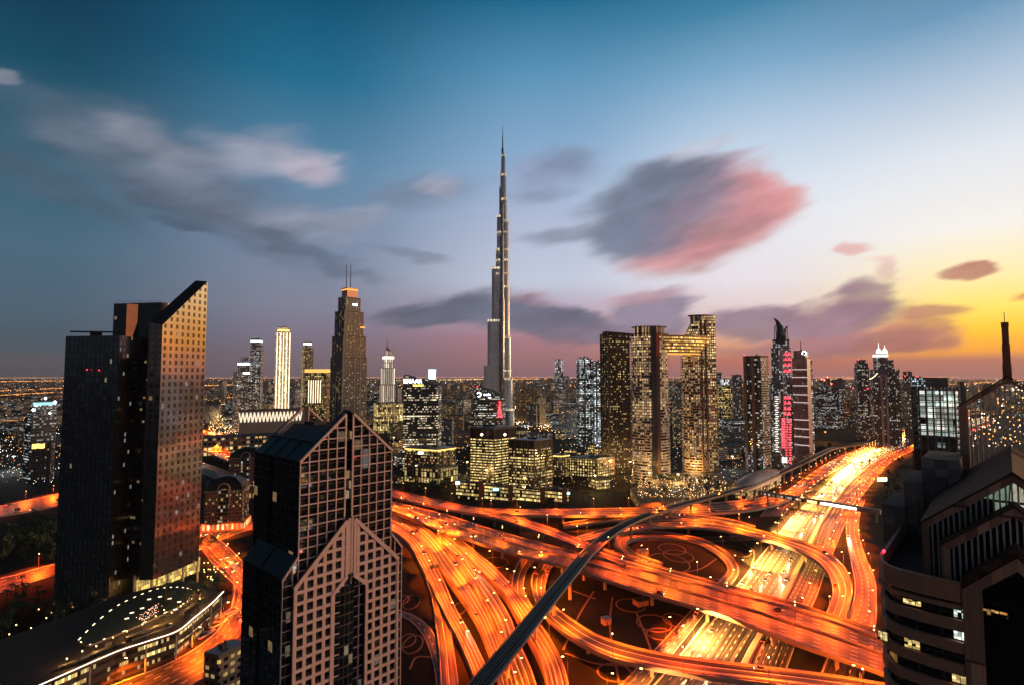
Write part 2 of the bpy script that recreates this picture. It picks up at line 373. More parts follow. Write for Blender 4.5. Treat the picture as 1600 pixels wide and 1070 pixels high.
def cat_rom(pts, n_per):
    out = []; n = len(pts)
    for i in range(n-1):
        p0 = pts[max(i-1, 0)]; p1 = pts[i]; p2 = pts[i+1]; p3 = pts[min(i+2, n-1)]
        if i == 0: p0 = p1*2 - p2
        if i == n-2: p3 = p2*2 - p1
        k = n_per[i]
        # centripetal-ish: limit tangents to the segment's length
        m1 = (p2 - p0) * .5; m2 = (p3 - p1) * .5; L = (p2 - p1).length
        if m1.length > L*1.0: m1 = m1.normalized()*L
        if m2.length > L*1.0: m2 = m2.normalized()*L
        for j in range(k):
            t = j / k; t2 = t*t; t3 = t2*t
            out.append(p1*(2*t3-3*t2+1) + m1*(t3-2*t2+t) + p2*(-2*t3+3*t2) + m2*(t3-t2))
    out.append(pts[-1].copy()); return out
class Road: pass
ROADS = []
def edges_from(L, R, zs, step=6.0):
    lp = [G(p[0], p[1], z) for p, z in zip(L, zs)]; rp = [G(p[0], p[1], z) for p, z in zip(R, zs)]
    npr = [max(2, int(((lp[i+1]-lp[i]).length + (rp[i+1]-rp[i]).length)/2/step)) for i in range(len(lp)-1)]
    npr = [min(k, 60) for k in npr]
    return cat_rom(lp, npr), cat_rom(rp, npr)
def sweep(mb, line, prof, mat=0, cap=True):
    """sweep a closed cross profile [(side, up)] along a polyline"""
    rings = []
    for i, p in enumerate(line):
        t = (line[min(i+1, len(line)-1)] - line[max(i-1, 0)]); t.z = 0; t.normalize(); s = Vector((t.y, -t.x, 0))
        rings.append([p + s*a + Vector((0, 0, b)) for a, b in prof])
    d = 0; n = len(prof)
    for i in range(len(rings)-1):
        L = (line[i+1]-line[i]).length
        for k in range(n):
            k2 = (k+1) % n
            mb.face([rings[i][k], rings[i][k2], rings[i+1][k2], rings[i+1][k]], mat, [(k, d), (k+1, d), (k+1, d+L), (k, d+L)])
        d += L
    if cap: mb.face(rings[0][::-1], mat); mb.face(rings[-1], mat)
def make_road(name, L, R, zs, nl, dirs, kind, label=None, cat=None, lift=0.0, solid=False, gap=14, lamps=None, traffic=True, railing=True):
    lp, rp = edges_from(L, R, zs)
    for end in (0, -1):                        # carry the road on where the frame, or a tower, hides its end
        x, y = proj((lp[end]+rp[end])/2)
        if not (x < 0 or x > 1395 or y > 1072 or 470 < x < 612): continue
        for ln in (lp, rp):
            i1 = 1 if end == 0 else -2; t = ln[end] - ln[i1]; t.z = 0; t.normalize()
            add = [ln[end] + t*6*q for q in range(1, 11)]
            if end == 0: ln[:0] = add[::-1]
            else: ln.extend(add)
    r = Road(); r.name = name; r.l = lp; r.r = rp; r.nl = nl; r.dirs = dirs; r.gap = gap * (2.3 if name == 'highway' else 4.6); r.kind = kind; r.traffic = traffic; r.lamps = lamps; r.label = label
    ROADS.append(r)
    top = MB(); d = 0
    for i in range(len(lp)-1):
        a, b_, c, e = lp[i], rp[i], rp[i+1], lp[i+1]; Ls = ((c-b_).length + (e-a).length)/2
        up = Vector((0, 0, lift))
        q = [a+up, b_+up, c+up, e+up]; uv = [(0, d), (nl, d), (nl, d+Ls), (0, d+Ls)]
        if (q[1]-q[0]).cross(q[2]-q[1]).z < 0: q = q[::-1]; uv = uv[::-1]
        top.face(q, 0, uv); d += Ls
    if kind == 'ground':
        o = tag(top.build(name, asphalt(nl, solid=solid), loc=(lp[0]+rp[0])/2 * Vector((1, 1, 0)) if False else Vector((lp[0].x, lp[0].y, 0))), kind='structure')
        k = MB()
        for ln, sg in ((lp, 1), (rp, -1)):
            sweep(k, [p + Vector((0, 0, lift-.1)) for p in ln], [(-.25, 0), (.25, 0), (.25, .26), (-.25, .26)])
        tag(k.build('kerb', KERB), kind='structure')
        r.obj = o; return r
    base = lp[0].copy(); base.z = 0
    root = empty(name, base, label, cat or 'flyover'); r.obj = root
    top.build('deck', asphalt(nl, solid=nl < 9), root, loc=base)  # lane paint kept unbroken so it reads as light streaks too
    under = MB()
    for i in range(len(lp)-1):
        a, b_, c, e = lp[i], rp[i], rp[i+1], lp[i+1]; dn = lambda p, k: Vector((p.x, p.y, max(p.z-1.5, -.2) if kind == 'fly' else -.2))
        under.face([dn(e, 0), dn(c, 0), dn(b_, 0), dn(a, 0)], 0)
        under.face([a, dn(a, 0), dn(e, 0), e], 0); under.face([b_, c, dn(c, 0), dn(b_, 0)], 0)
    under.build('girder', SIDE, root, loc=base)
    if railing:
        for ln in (lp, rp):
            k = MB(); sweep(k, ln, [(-.28, -.25), (.28, -.25), (.2, 1.0), (-.2, 1.0)]); k.build('parapet', BARR, root, loc=base)
    if kind == 'fly':
        acc = 12
        for i in range(1, len(lp)):
            acc += (lp[i]-lp[i-1]).length
            if acc > 34:
                c = (lp[i]+rp[i])/2; w = (lp[i]-rp[i]).length; s = (lp[i]-rp[i]).normalized()
                if c.z < 4: continue
                acc = 0; k = MB(); n = 1 if w < 16 else 2
                hd = atan2(s.y, s.x)
                for j in range(n):
                    off = s * ((j - (n-1)/2) * w * .5); q = c + off
                    k.tube([(q.x, q.y, -.2), (q.x, q.y, c.z - 2.6)], 1.1, 10, 0)
                k.box((c.x, c.y, c.z-2.7), (w*.72, 1.8, 1.25), hd)
                k.build('pier', SIDE, root)
    return r
def Z(z, n): return [z]*n
# the twelve-lane highway
make_road('highway', [(985,1110),(1062,1024),(1105,968),(1150,916),(1180,879),(1207,845),(1237,808),(1287,760),(1325,726),(1367,700),(1420,680),(1470,666),(1540,650)],
          [(1128,1110),(1165,1024),(1197,968),(1226,920),(1248,879),(1265,845),(1282,812),(1319,760),(1346,735),(1381,711),(1420,694),(1470,678),(1540,660)], Z(.12, 13), 7, [-1]*7, 'ground', gap=8, lamps=('L', 24))
make_road('highway', [(1142,1110),(1177,1024),(1207,968),(1235,920),(1256,879),(1272,845),(1288,812),(1323,761),(1350,736.5),(1384,713.5),(1422,696.5),(1470,680.5),(1540,662)],
          [(1206,1110),(1236,1024),(1258,968),(1276,930),(1292,885),(1305,855),(1322,815),(1350,770),(1373,742),(1396,719),(1426,704),(1470,689),(1540,668)], Z(.12, 13), 6, [1]*6, 'ground', gap=17, lamps=('R', 30))
make_road('service_road', [(1188,806),(1215,777),(1262,743),(1303,717),(1354,697),(1418,676)], [(1222,806),(1256,770),(1296,740),(1338,717),(1383,697.5),(1420,683)], Z(.1, 6), 5, [-1,-1,-1,1,1], 'ground', gap=13, lamps=('L', 34))
make_road('frontage_road', [(1338,780),(1326,802),(1322,832),(1330,879),(1336,913),(1330,950),(1308,990),(1284,1048),(1264,1100)], [(1352,780),(1344,802),(1342,832),(1353,870),(1367,905),(1370,950),(1364,1000),(1347,1060),(1338,1110)], Z(.12, 9), 3, [1,1,1], 'ground', gap=40, lamps=('R', 34))
make_road('slip_road', [(1120,912),(1080,953),(1035,1002),(950,1090)], [(1138,920),(1105,953),(1066,1002),(992,1095)], Z(.12, 4), 3, [-1,-1,-1], 'ground', gap=26, lamps=('L', 34))
# overpasses
n_ = [(322,690),(356,706),(480,748),(610,783),(692,803),(785,832),(900,863),(1012,893),(1120,921),(1243,953),(1367,995),(1430,1018)]
s_ = [(322,704),(356,720),(480,768),(610,798),(692,829),(785,860),(884,886),(1003,925),(1120,959),(1243,1005),(1367,1047),(1420,1068)]
R3 = make_road('overpass', n_, s_, Z(10, 12), 9, [-1,-1,-1,-1,1,1,1,1,1], 'fly', 'widest overpass crossing the interchange, many lanes with a median, on concrete piers', 'overpass', gap=19, lamps=('M', 34))
make_road('ramp', [(748,794),(800,805),(862,825),(911,845),(960,863),(1012,880),(1090,902),(1120,910.5),(1243,943),(1367,984),(1430,1006)],
          [(745,802),(800,817),(856,836),(902,854),(952,876),(1012,892),(1087,912),(1120,920),(1243,952),(1367,993.5),(1428,1016)], [9.4,9.6]+Z(10.1, 9), 2, [-1,-1], 'fly', 'two-lane elevated ramp that joins the far side of the widest overpass', 'flyover', gap=24, lamps=('L', 36))
make_road('flyover', [(540,738),(610,763),(692,783),(745,793),(800,796),(900,795),(1000,793),(1090,788),(1160,781),(1215,772),(1258,753)],
          [(530,752),(610,776),(692,794),(745,803),(800,805),(900,806),(1000,806),(1090,803),(1160,799),(1215,788),(1268,765)], [9,9,9,9,9,9,8.5,7,4,1.5,.3], 4, [-1,-1,1,1], 'fly', 'farthest flyover, running straight below the low office row', 'flyover', gap=18, lamps=('L', 36))
make_road('ramp', [(890,842),(926,832),(960,823),(1003,815),(1050,812),(1100,813),(1142,818),(1180,827),(1206,833),(1256,847),(1292,862),(1318,885),(1331,915),(1329,940),(1318,975)],
          [(895,851),(930,842),(965,833),(1003,826),(1050,823),(1100,825),(1142,832),(1180,841),(1206,846),(1250,862),(1278,878),(1294,898),(1301,920),(1298,942),(1282,978)], [.5,2,4,6,8,8,8,8,8,8,8,7,5.5,4,2.5], 3, [1,1,-1], 'fly', 'curved flyover bending across the highway below the footbridge', 'flyover', gap=20, lamps=('L', 34))
make_road('ramp', [(880,817),(960,806),(1037,802),(1096,805),(1145,812),(1180,822)], [(880,824),(960,813),(1037,809),(1096,813),(1145,821),(1180,830)], [3,6,8,8,8,8.1], 2, [-1,1], 'fly', 'narrow curved ramp just below the farthest flyover', 'flyover', gap=20, lamps=('R', 40))
make_road('slip_road', [(985,840),(1020,837),(1071,838),(1127,838),(1176,835),(1212,829)], [(985,846),(1020,843),(1071,844),(1127,845),(1176,843),(1216,837)], Z(.3, 6), 2, [1,1], 'ground', gap=12)
make_road('loop_ramp', [(1030,887),(985,869),(960,852),(965,838),(1000,831),(1053,833),(1100,843),(1135,862),(1151,880),(1153,897),(1138,918)],
          [(1036,880),(995,865),(979,851),(984,844),(1008,839),(1050,841),(1090,850),(1118,866),(1134,882),(1137,893),(1118,915)], [8.5,6,4,2.5,1.5,1,.8,.6,.5,.4,.3], 2, [1,-1], 'embank', 'circular loop ramp curling around a dark planted garden', 'ramp', gap=36, lamps=('L', 40))
# the fan of carriageways left of the viaduct
make_road('carriageway', [(500,790),(560,812),(612,830),(639,850),(666,900),(690,950),(713,993),(733,1037),(748,1080)], [(520,765),(570,782),(612,811),(655,842),(689,900),(711,950),(739,1000),(759,1043),(776,1085)], [4]*9, 4, [-1,-1,1,1], 'embank', 'leftmost wide carriageway of the fan beside the gabled glass tower', 'road', gap=13, lamps=('L', 36))
make_road('slip_road', [(666,903),(674,930),(680,970),(686,1017),(690,1090)], [(680,905),(690,935),(701,970),(709,1017),(718,1090)], [3.4,2.5,1.5,1,.8], 2, [1,1], 'embank', 'straight slip road peeling off the leftmost carriageway of the fan', 'road', gap=18)
make_road('slip_road', [(598,962),(628,963),(650,977),(668,1005),(680,1050),(684,1095)], [(598,951),(628,954),(656,966),(678,990),(690,1035),(697,1090)], Z(.3, 6), 2, [1,1], 'ground', gap=30)
make_road('carriageway', [(545,768),(612,812),(641,830),(663,847),(689,888),(717,925),(745,968),(763,1011),(775,1045),(786,1090)], [(560,760),(612,801),(655,818),(686,846),(720,888),(745,925),(767,968),(785,1011),(800,1045),(812,1090)], [5,5,5,5,4.8,4.5,4.5,4.5,4.5,4.5], 4, [-1,-1,-1,1], 'embank', 'second carriageway of the fan, between its leftmost and middle ones', 'road', gap=12, lamps=('R', 36))
make_road('carriageway', [(630,806),(658,820),(682,840),(706,864),(724,888),(748,925),(773,968),(787,1011),(800,1045),(816,1090)], [(640,801),(668,816),(698,839),(724,862),(742,888),(773,925),(798,968),(811,1005),(829,1045),(843,1090)], [6,6,5.6,5.2,5,4.8,4.8,4.8,4.8,4.8], 3, [-1,-1,1], 'embank', 'middle carriageway of the fan that passes under the metro viaduct', 'road', gap=14, lamps=('L', 36))
make_road('carriageway', [(668,818),(702,841),(729,868),(751,892),(786,925),(812,968),(836,1011),(850,1045),(860,1090)], [(676,813),(713,838),(743,862),(774,888),(806,925),(831,958),(863,1005),(880,1040),(892,1090)], [6,5.5,5.2,5,5,5,5,5,5], 4, [-1,-1,-1,-1], 'embank', 'brightest carriageway on the right of the fan, full of headlights', 'road', gap=9, lamps=('R', 36))
make_road('ramp', [(815,870),(803,894),(800,925),(813,955),(832,978)], [(836,872),(822,894),(818,919),(829,945),(848,966)], [.8,.8,1.5,3,4.5], 2, [1,1], 'embank', 'red-lit ramp coming out from under the widest overpass', 'ramp', gap=22, lamps=('L', 40))
make_road('flyover', [(849,876),(832,900),(834,930),(850,960),(877,986),(911,1008),(957,1029),(1019,1043),(1093,1056),(1180,1067),(1300,1082),(1400,1098)],
          [(869,876),(856,900),(852,925),(867,948),(900,973),(927,990),(959,1003),(1019,1019),(1093,1031),(1180,1041),(1300,1056),(1400,1072)], [.8,.8,1.5,3.5,5.5,7,8,8,8,8,8,8], 3, [-1,-1,-1], 'fly', 'nearest flyover, sweeping in a bend and crossing the highway low in front', 'flyover', gap=12, lamps=('L', 34))
# roads left of the gabled tower
make_road('road', [(-60,908),(0,903),(60,887),(130,868)], [(-60,938),(0,926),(60,906),(130,884)], Z(.12, 4), 4, [1,1,-1,-1], 'ground', gap=20, lamps=('L', 26))
make_road('road', [(-40,797),(0,790),(60,777),(130,762)], [(-40,815),(0,807),(60,797),(130,780)], Z(.12, 4), 5, [1,1,1,-1,-1], 'ground', gap=15, lamps=('L', 26))
make_road('road', [(290,812),(322,828),(350,848),(385,882),(430,925)], [(280,835),(310,852),(332,880),(360,907),(405,955)], Z(.15, 5), 6, [1,1,1,-1,-1,-1], 'ground', gap=15, lamps=('M', 26))
make_road('boulevard', [(60,1110),(120,1090),(190,1064),(258,1038),(306,1012),(338,986),(358,956),(366,925),(364,895)], [(150,1150),(220,1110),(280,1080),(330,1050),(372,1018),(398,985),(412,950),(420,920),(420,890)], Z(.12, 9), 6, [1,1,1,-1,-1,-1], 'ground', gap=34, lamps=('L', 34))
make_road('road', [(296,845),(345,827),(390,815),(440,806)], [(296,866),(345,843),(390,827),(440,816)], Z(.13, 4), 3, [1,1,-1], 'ground', gap=18, lamps=('R', 30), lift=.02)
make_road('road', [(300,716),(340,730),(372,742),(420,756)], [(300,734),(340,748),(372,758),(420,770)], Z(.12, 4), 6, [1,1,1,-1,-1,-1], 'ground', gap=15, lamps=('L', 40))
make_road('road', [(300,668),(345,678),(400,694),(470,716)], [(300,680),(345,690),(400,706),(470,726)], Z(.12, 4), 6, [1,1,1,-1,-1,-1], 'ground', gap=16, lamps=('L', 60))
# concrete median of the wide overpass and of the highway
def mid_line(L, R, f=.5): return [a.lerp(b_, f) for a, b_ in zip(L, R)]
k = MB(); sweep(k, mid_line(R3.l, R3.r, 4/9), [(-.3, 0), (.3, 0), (.15, 1.0), (-.15, 1.0)]); k.build('median_barrier', BARR, R3.obj)
hw = [r for r in ROADS if r.name == 'highway']
k = MB(); sweep(k, [a.lerp(b_, .5) for a, b_ in zip(hw[0].r, hw[1].l)], [(-1.3, 0), (1.3, 0), (1.1, .8), (-1.1, .8)])
tag(k.build('median_barrier', BARR), 'long concrete barrier between the two halves of the highway', 'barrier')

# ------------------------------------------------------------------ street lamps
POLE = plain('lamp_pole_steel', (.12, .11, .1), .5, .5)
HEADL = glow('sodium_lamp', (1, .5, .16), 13)
SOD = (1.0, .098, .004)
def lamp_parts(double, h=11.0):
    k = MB(); k.tube([(0, 0, 0), (0, 0, h*.5), (0, 0, h)], [.16, .12, .09], 6)
    hd = MB(); arms = (1, -1) if double else (1,)
    for s in arms:
        k.tube([(0, 0, h-.1), (s*1.2, 0, h+.35), (s*2.2, 0, h+.4)], .07, 5)
        hd.box((s*2.5, 0, h+.28), (1.1, .5, .24))
    a = k.build('pole', POLE, None, loc=(0, 0, 0)); b_ = hd.build('lamp_head', HEADL, None, loc=(0, 0, 0))
    me = (a.data, b_.data); bpy.data.objects.remove(a); bpy.data.objects.remove(b_); return me
LAMP1, LAMP2 = lamp_parts(False), lamp_parts(True)
NL = [0]
def street_lamp(p, rz, label, group, double=False, power=26000, color=SOD, h=11.0):
    root = empty('street_lamp', p, label, 'street lamp', group); root.rotation_euler = (0, 0, rz)
    for nm, me in zip(('pole', 'lamp_head'), LAMP2 if double else LAMP1):
        o = bpy.data.objects.new(nm, me); COL.objects.link(o); o.parent = root
    root.scale = (1, 1, h/11.0)
    ld = bpy.data.lights.new('lamp_light', 'SPOT'); ld.energy = power; ld.color = (color[0], color[1] * random.uniform(.72, 1.55), color[2]); ld.shadow_soft_size = .35; ld.spot_size = radians(134); ld.spot_blend = .3
    lo = bpy.data.objects.new('lamp_light', ld); COL.objects.link(lo); lo.parent = root; lo.location = (0 if double else 2.0, 0, 10.8); lo.rotation_euler = (0, 0 if double else radians(-20), 0)
    NL[0] += 1
    return root
NICE = {'highway': 'highway', 'overpass': 'widest overpass', 'service_road': 'highway service road', 'frontage_road': 'frontage road at right', 'slip_road': 'slip road', 'carriageway': 'fan of carriageways',
        'ramp': 'curved ramp', 'flyover': 'flyover', 'loop_ramp': 'loop ramp', 'road': 'city road', 'boulevard': 'boulevard around the podium'}
def under_deck(p, m=2.0):
    for r in ROADS:
        if r.kind == 'ground': continue
        for a, b_ in zip(r.l, r.r):
            if a.z < p.z + 3: continue
            c = (a+b_)/2
            if hypot(c.x-p.x, c.y-p.y) < (a-b_).length/2 + m: return True
    return False
for r in ROADS:
    if not r.lamps: continue
    side, step = r.lamps; acc = step*.6
    for i in range(1, len(r.l)-1):
        acc += ((r.l[i]-r.l[i-1]).length + (r.r[i]-r.r[i-1]).length)/2
        if acc < step: continue
        acc = 0
        if side == 'L': p = r.l[i] + (r.l[i]-r.r[i]).normalized()*.35; d = r.r[i]-r.l[i]
        elif side == 'R': p = r.r[i] + (r.r[i]-r.l[i]).normalized()*.35; d = r.l[i]-r.r[i]
        else: p = r.l[i].lerp(r.r[i], .445); d = r.r[i]-r.l[i]
        x, y = proj(p)
        if not (-60 < x < 1500 and y < 1120) or p.y > 2600: continue
        if r.kind == 'ground' and under_deck(p): continue
        dist = p.length; dbl = side == 'M'
        pw = 105000 * random.uniform(.35, 1.5) * (4.4 if r is hw[0] else 1) * (1 if dist < 900 else 1.6 if x > 480 else 3.5)
        if r.name == 'frontage_road': pw *= .55
        street_lamp(p, atan2(d.y, d.x), '%s street lamp with orange light along the %s' % ('tall double-armed' if dbl else 'single-armed', NICE[r.name]), 'street lamps along the ' + NICE[r.name], dbl, pw, (1, .36, .075) if r is hw[0] else SOD, 15.0 if r is hw[0] else 11.0)

# ------------------------------------------------------------------ traffic: cars standing in their lanes with their lamps on
HEADM = glow('headlight', (1, .74, .42), 20); TAILM = glow('taillight', (1, .035, .012), 16); CGL = plain('car_glass', (.01, .012, .014), .1)
TYRE = plain('tyre_rubber', (.012, .012, .012), .9)
PAINTS = [plain('car_paint_%d' % i, c, .3, .1) for i, c in enumerate([(.15, .15, .15), (.12, .12, .12), (.015, .015, .017), (.05, .05, .055), (.10, .08, .055), (.09, .012, .01)])]
def car_mesh(kind, mb, M=None, ofs=0):
    T = (lambda p: M @ Vector(p)) if M else (lambda p: Vector(p))
    L, W, H = {'sedan': (4.6, 1.8, 1.45), 'suv': (4.9, 1.95, 1.85), 'van': (5.6, 2.0, 2.3), 'bus': (11.5, 2.5, 3.1)}[kind]
    hb = .8 if kind == 'sedan' else 1.0
    def loft(secs, mat):
        for a, b_ in zip(secs[:-1], secs[1:]):
            for k in range(4): mb.face([T(a[k]), T(a[(k+1) % 4]), T(b_[(k+1) % 4]), T(b_[k])], mat)
        mb.face([T(p) for p in secs[0][::-1]], mat); mb.face([T(p) for p in secs[-1]], mat)
    rect = lambda z, x0, x1, w: [(x0, -w/2, z), (x1, -w/2, z), (x1, w/2, z), (x0, w/2, z)]
    if kind in ('sedan', 'suv'):
        loft([rect(.3, -L/2, L/2, W*.94), rect(.55, -L/2-.03, L/2+.03, W), rect(hb, -L/2+.08, L/2-.12, W*.95)], 0)
        loft([rect(hb, -L*.42 if kind == 'suv' else -L*.36, L*.2, W*.9), rect(H-.06, -L*.38 if kind == 'suv' else -L*.22, L*.04, W*.74)], 1)
        loft([rect(H-.06, -L*.38 if kind == 'suv' else -L*.22, L*.04, W*.74), rect(H, -L*.35 if kind == 'suv' else -L*.2, L*.02, W*.68)], 0)
    else:
        loft([rect(.35, -L/2, L/2, W), rect(H*.45, -L/2, L/2, W)], 0); loft([rect(H*.45, -L/2+.02, L/2-.15, W*.98), rect(H*.82, -L/2+.03, L/2-.4, W*.95)], 1)
        loft([rect(H*.82, -L/2, L/2-.35, W), rect(H, -L/2+.1, L/2-.5, W*.94)], 0)
    z = .62 if kind in ('sedan', 'suv') else .75
    for s in (-1, 1):
        loft([rect(z-.09, L/2-.26, L/2+.05, .01), rect(z+.1, L/2-.26, L/2+.05, .01)] if False else
             [[(L/2-.22, s*W*.36-.2, z-.06), (L/2+.06, s*W*.36-.2, z-.06), (L/2+.06, s*W*.36+.2, z-.06), (L/2-.22, s*W*.36+.2, z-.06)],
              [(L/2-.22, s*W*.36-.2, z+.16), (L/2-.02, s*W*.36-.2, z+.16), (L/2-.02, s*W*.36+.2, z+.16), (L/2-.22, s*W*.36+.2, z+.16)]], 2)
        loft([[(-L/2-.06, s*W*.36-.24, z), (-L/2+.2, s*W*.36-.24, z), (-L/2+.2, s*W*.36+.24, z), (-L/2-.06, s*W*.36+.24, z)],
              [(-L/2-.04, s*W*.36-.24, z+.26), (-L/2+.2, s*W*.36-.24, z+.26), (-L/2+.2, s*W*.36+.24, z+.26), (-L/2-.04, s*W*.36+.24, z+.26)]], 3)
        for x in (-L*.3, L*.31):
            c = [(x + .33*cos(a), s*(W/2-.1), .33 + .33*sin(a)) for a in [2*pi*k/8 for k in range(8)]]
            c2 = [(p[0], s*(W/2+.02), p[2]) for p in c]
            for k in range(8): mb.face([T(c[k]), T(c[(k+1) % 8]), T(c2[(k+1) % 8]), T(c2[k])], 4)
            mb.face([T(p) for p in c2], 4)
CARM = {}
for kd in ('sedan', 'suv', 'van', 'bus'):
    for pi_ in range(len(PAINTS)):
        b_ = MB(); car_mesh(kd, b_); o = b_.build('car', [PAINTS[pi_], CGL, HEADM, TAILM, TYRE], None, loc=(0, 0, 0)); CARM[kd, pi_] = o.data; bpy.data.objects.remove(o)
cars = []
for r in ROADS:
    for ln in range(r.nl):
        f = (ln + .5) / r.nl; acc = random.uniform(0, r.gap); nxt = r.gap
        for i in range(1, len(r.l)):
            a = r.l[i-1].lerp(r.r[i-1], f); b_ = r.l[i].lerp(r.r[i], f); L = (b_-a).length
            while acc + L >= nxt:
                t = (nxt-acc)/L if L else 0; p = a.lerp(b_, max(0, min(1, t)))
                nxt += max(6.8, r.gap * random.uniform(.55, 1.5)) ; d = (b_-a).normalized() * r.dirs[ln]
                x, y = proj(p)
                if p.y < 900 and random.random() < (.82 if r.name == 'highway' else .78): continue
                if -40 < x < 1560 and y < 1090 and p.y < 2800 and i > 1: cars.append((p.length, p, d, r, ln))
            acc += L
cars.sort(key=lambda c: c[0])
random.seed(3)
SEEN = {'highway': ('white-headlight car in the dense oncoming stream on the highway', 'red-taillight car driving away on the highway'), }
far = {}
for i, (dd, p, d, r, ln) in enumerate(cars):
    kd = random.choices(('sedan', 'suv', 'van', 'bus'), (.5, .34, .12, .04))[0]; pc = random.choices(range(6), (.3, .25, .1, .15, .12, .08))[0]
    x, y = proj(p)
    up = .14 + (.02 if r.kind != 'ground' else .0)
    q = p + Vector((0, 0, .03))
    if i < 290:
        o = bpy.data.objects.new('bus' if kd == 'bus' else 'van' if kd == 'van' else 'car', CARM[kd, pc]); COL.objects.link(o)
        o.location = q; o.rotation_euler = (0, -asin(max(-1, min(1, d.z))), atan2(d.y, d.x))
        toward = d.y < 0
        tag(o, '%s %s with lamps on, driving %s along the %s' % (('pale', 'pale', 'black', 'grey', 'beige', 'red')[pc], o.name.split('.')[0], 'towards the viewer' if toward else 'away from the viewer', NICE[r.name]), 'bus' if kd == 'bus' else 'van' if kd == 'van' else 'car', 'traffic on the ' + NICE[r.name])
        k = 1 if toward else -1
        if i < 280:
            bd = bpy.data.lights.new('headlight_beam' if toward else 'taillight_glow', 'SPOT'); bd.spot_size = radians(13 if toward else 40); bd.spot_blend = .9; bd.shadow_soft_size = .15
            bd.energy = 160000 if toward else 14000; bd.color = (1, .66, .32) if toward else (1, .03, .01)
            bo = bpy.data.objects.new(bd.name, bd); COL.objects.link(bo); bo.parent = o; bo.location = (k*2.6, 0, 1.0)
            bo.rotation_euler = Vector((k*1.0, 0, -.05 if toward else -.16)).to_track_quat('-Z', 'Y').to_euler()
    else:
        M = Matrix.Translation(q) @ Matrix.Rotation(atan2(d.y, d.x), 4, 'Z')
        far.setdefault(id(r), (r, MB()))[1]; mbx = far[id(r)][1]; n0 = len(mbx.m); car_mesh(kd, mbx, M)
        for j in range(n0, len(mbx.m)):
            if mbx.m[j] == 0: mbx.m[j] = 5 + pc
for r, mbx in far.values():
    tag(mbx.build('traffic', [PAINTS[0], CGL, HEADM, TAILM, TYRE] + PAINTS), 'distant dense stream of cars with glowing lamps on the ' + NICE[r.name], 'traffic', kind='stuff')
print('LAMPS', NL[0], 'CARS', len(cars))
# ------------------------------------------------------------------ footprint fitting
def rect_poly(w, d, th, c=(0, 0)):
    ct, st = cos(th), sin(th)
    return [(c[0]+x*ct-y*st, c[1]+x*st+y*ct) for x, y in ((-w/2, -d/2), (w/2, -d/2), (w/2, d/2), (-w/2, d/2))]
def fit(pxl, pxr, Y, th=0.0, asp=1.0, poly=None, z=None):
    """footprint with given turn whose silhouette spans pxl..pxr at distance Y; returns poly and centre"""
    z = CAM_H if z is None else z
    base = poly or rect_poly(1, asp, 0)
    xc = ((pxl+pxr)/2 - 800)/FPX * Y; az0 = atan2(xc, Y)
    ct, st = cos(th - az0), sin(th - az0)
    pr = [(x*ct - y*st, x*st + y*ct) for x, y in base]
    s = (pxr-pxl)/FPX * Y; cx = xc
    for _ in range(6):
        q = [(cx + x*s, Y + y*s) for x, y in pr]
        xs = [800 + FPX*a/b for a, b in q]; l, r = min(xs), max(xs)
        s *= (pxr-pxl)/(r-l); cx += ((pxl+pxr)/2 - (l+r)/2) / FPX * Y
    return [(cx + x*s, Y + y*s) for x, y in pr], (cx, Y)
def inset(poly, k):
    cx = sum(p[0] for p in poly)/len(poly); cy = sum(p[1] for p in poly)/len(poly)
    return [(cx+(x-cx)*k, cy+(y-cy)*k) for x, y in poly]
def grow(poly, d):
    cx = sum(p[0] for p in poly)/len(poly); cy = sum(p[1] for p in poly)/len(poly); o = []
    for x, y in poly:
        L = hypot(x-cx, y-cy) or 1; o.append((x+(x-cx)/L*d, y+(y-cy)/L*d))
    return o
def zt(py, Y, px=800): return P(px, py, Y).z
def oval(n=24, a=.5, b=.5): return [(a*cos(2*pi*k/n), b*sin(2*pi*k/n)) for k in range(n)]
def parapet_roof(mb, poly, z, h=1.2, mat=0):
    mb.prism(grow(poly, .15), z, z+h, mat); 
def roof_kit(root, poly, z, seed=0, n=4):
    rg = random.Random(seed); cx = sum(p[0] for p in poly)/len(poly); cy = sum(p[1] for p in poly)/len(poly)
    w = max(hypot(p[0]-cx, p[1]-cy) for p in poly); th = atan2(poly[1][1]-poly[0][1], poly[1][0]-poly[0][0])
    for i in range(n):
        b_ = MB(); a = w*rg.uniform(.1, .3); c = w*rg.uniform(.1, .25)
        ox, oy = rg.uniform(-.35, .35)*w, rg.uniform(-.3, .3)*w
        b_.box((cx+ox*cos(th)-oy*sin(th), cy+ox*sin(th)+oy*cos(th), z-.02), (a, c, rg.uniform(1.5, 3.5)), th)
        b_.build('rooftop_plant', DARKM if i % 2 else CONCD, root)
def text_sign(s, p, height, mat, rz, parent, name='sign_lettering', depth=.3, align='CENTER'):
    cu = bpy.data.curves.new('sign_lettering', 'FONT'); cu.body = s; cu.size = height*1.35; cu.extrude = depth; cu.align_x = align; cu.offset = height*.012
    t = bpy.data.objects.new('tmp', cu); COL.objects.link(t)
    me = bpy.data.meshes.new_from_object(t.evaluated_get(bpy.context.evaluated_depsgraph_get())); bpy.data.objects.remove(t)
    me.materials.clear(); me.materials.append(mat)
    o = bpy.data.objects.new(name, me); COL.objects.link(o); o.rotation_euler = (pi/2, 0, rz)
    o.location = Vector(p) - (parent_world(parent) if parent else Vector()); o.parent = parent; return o

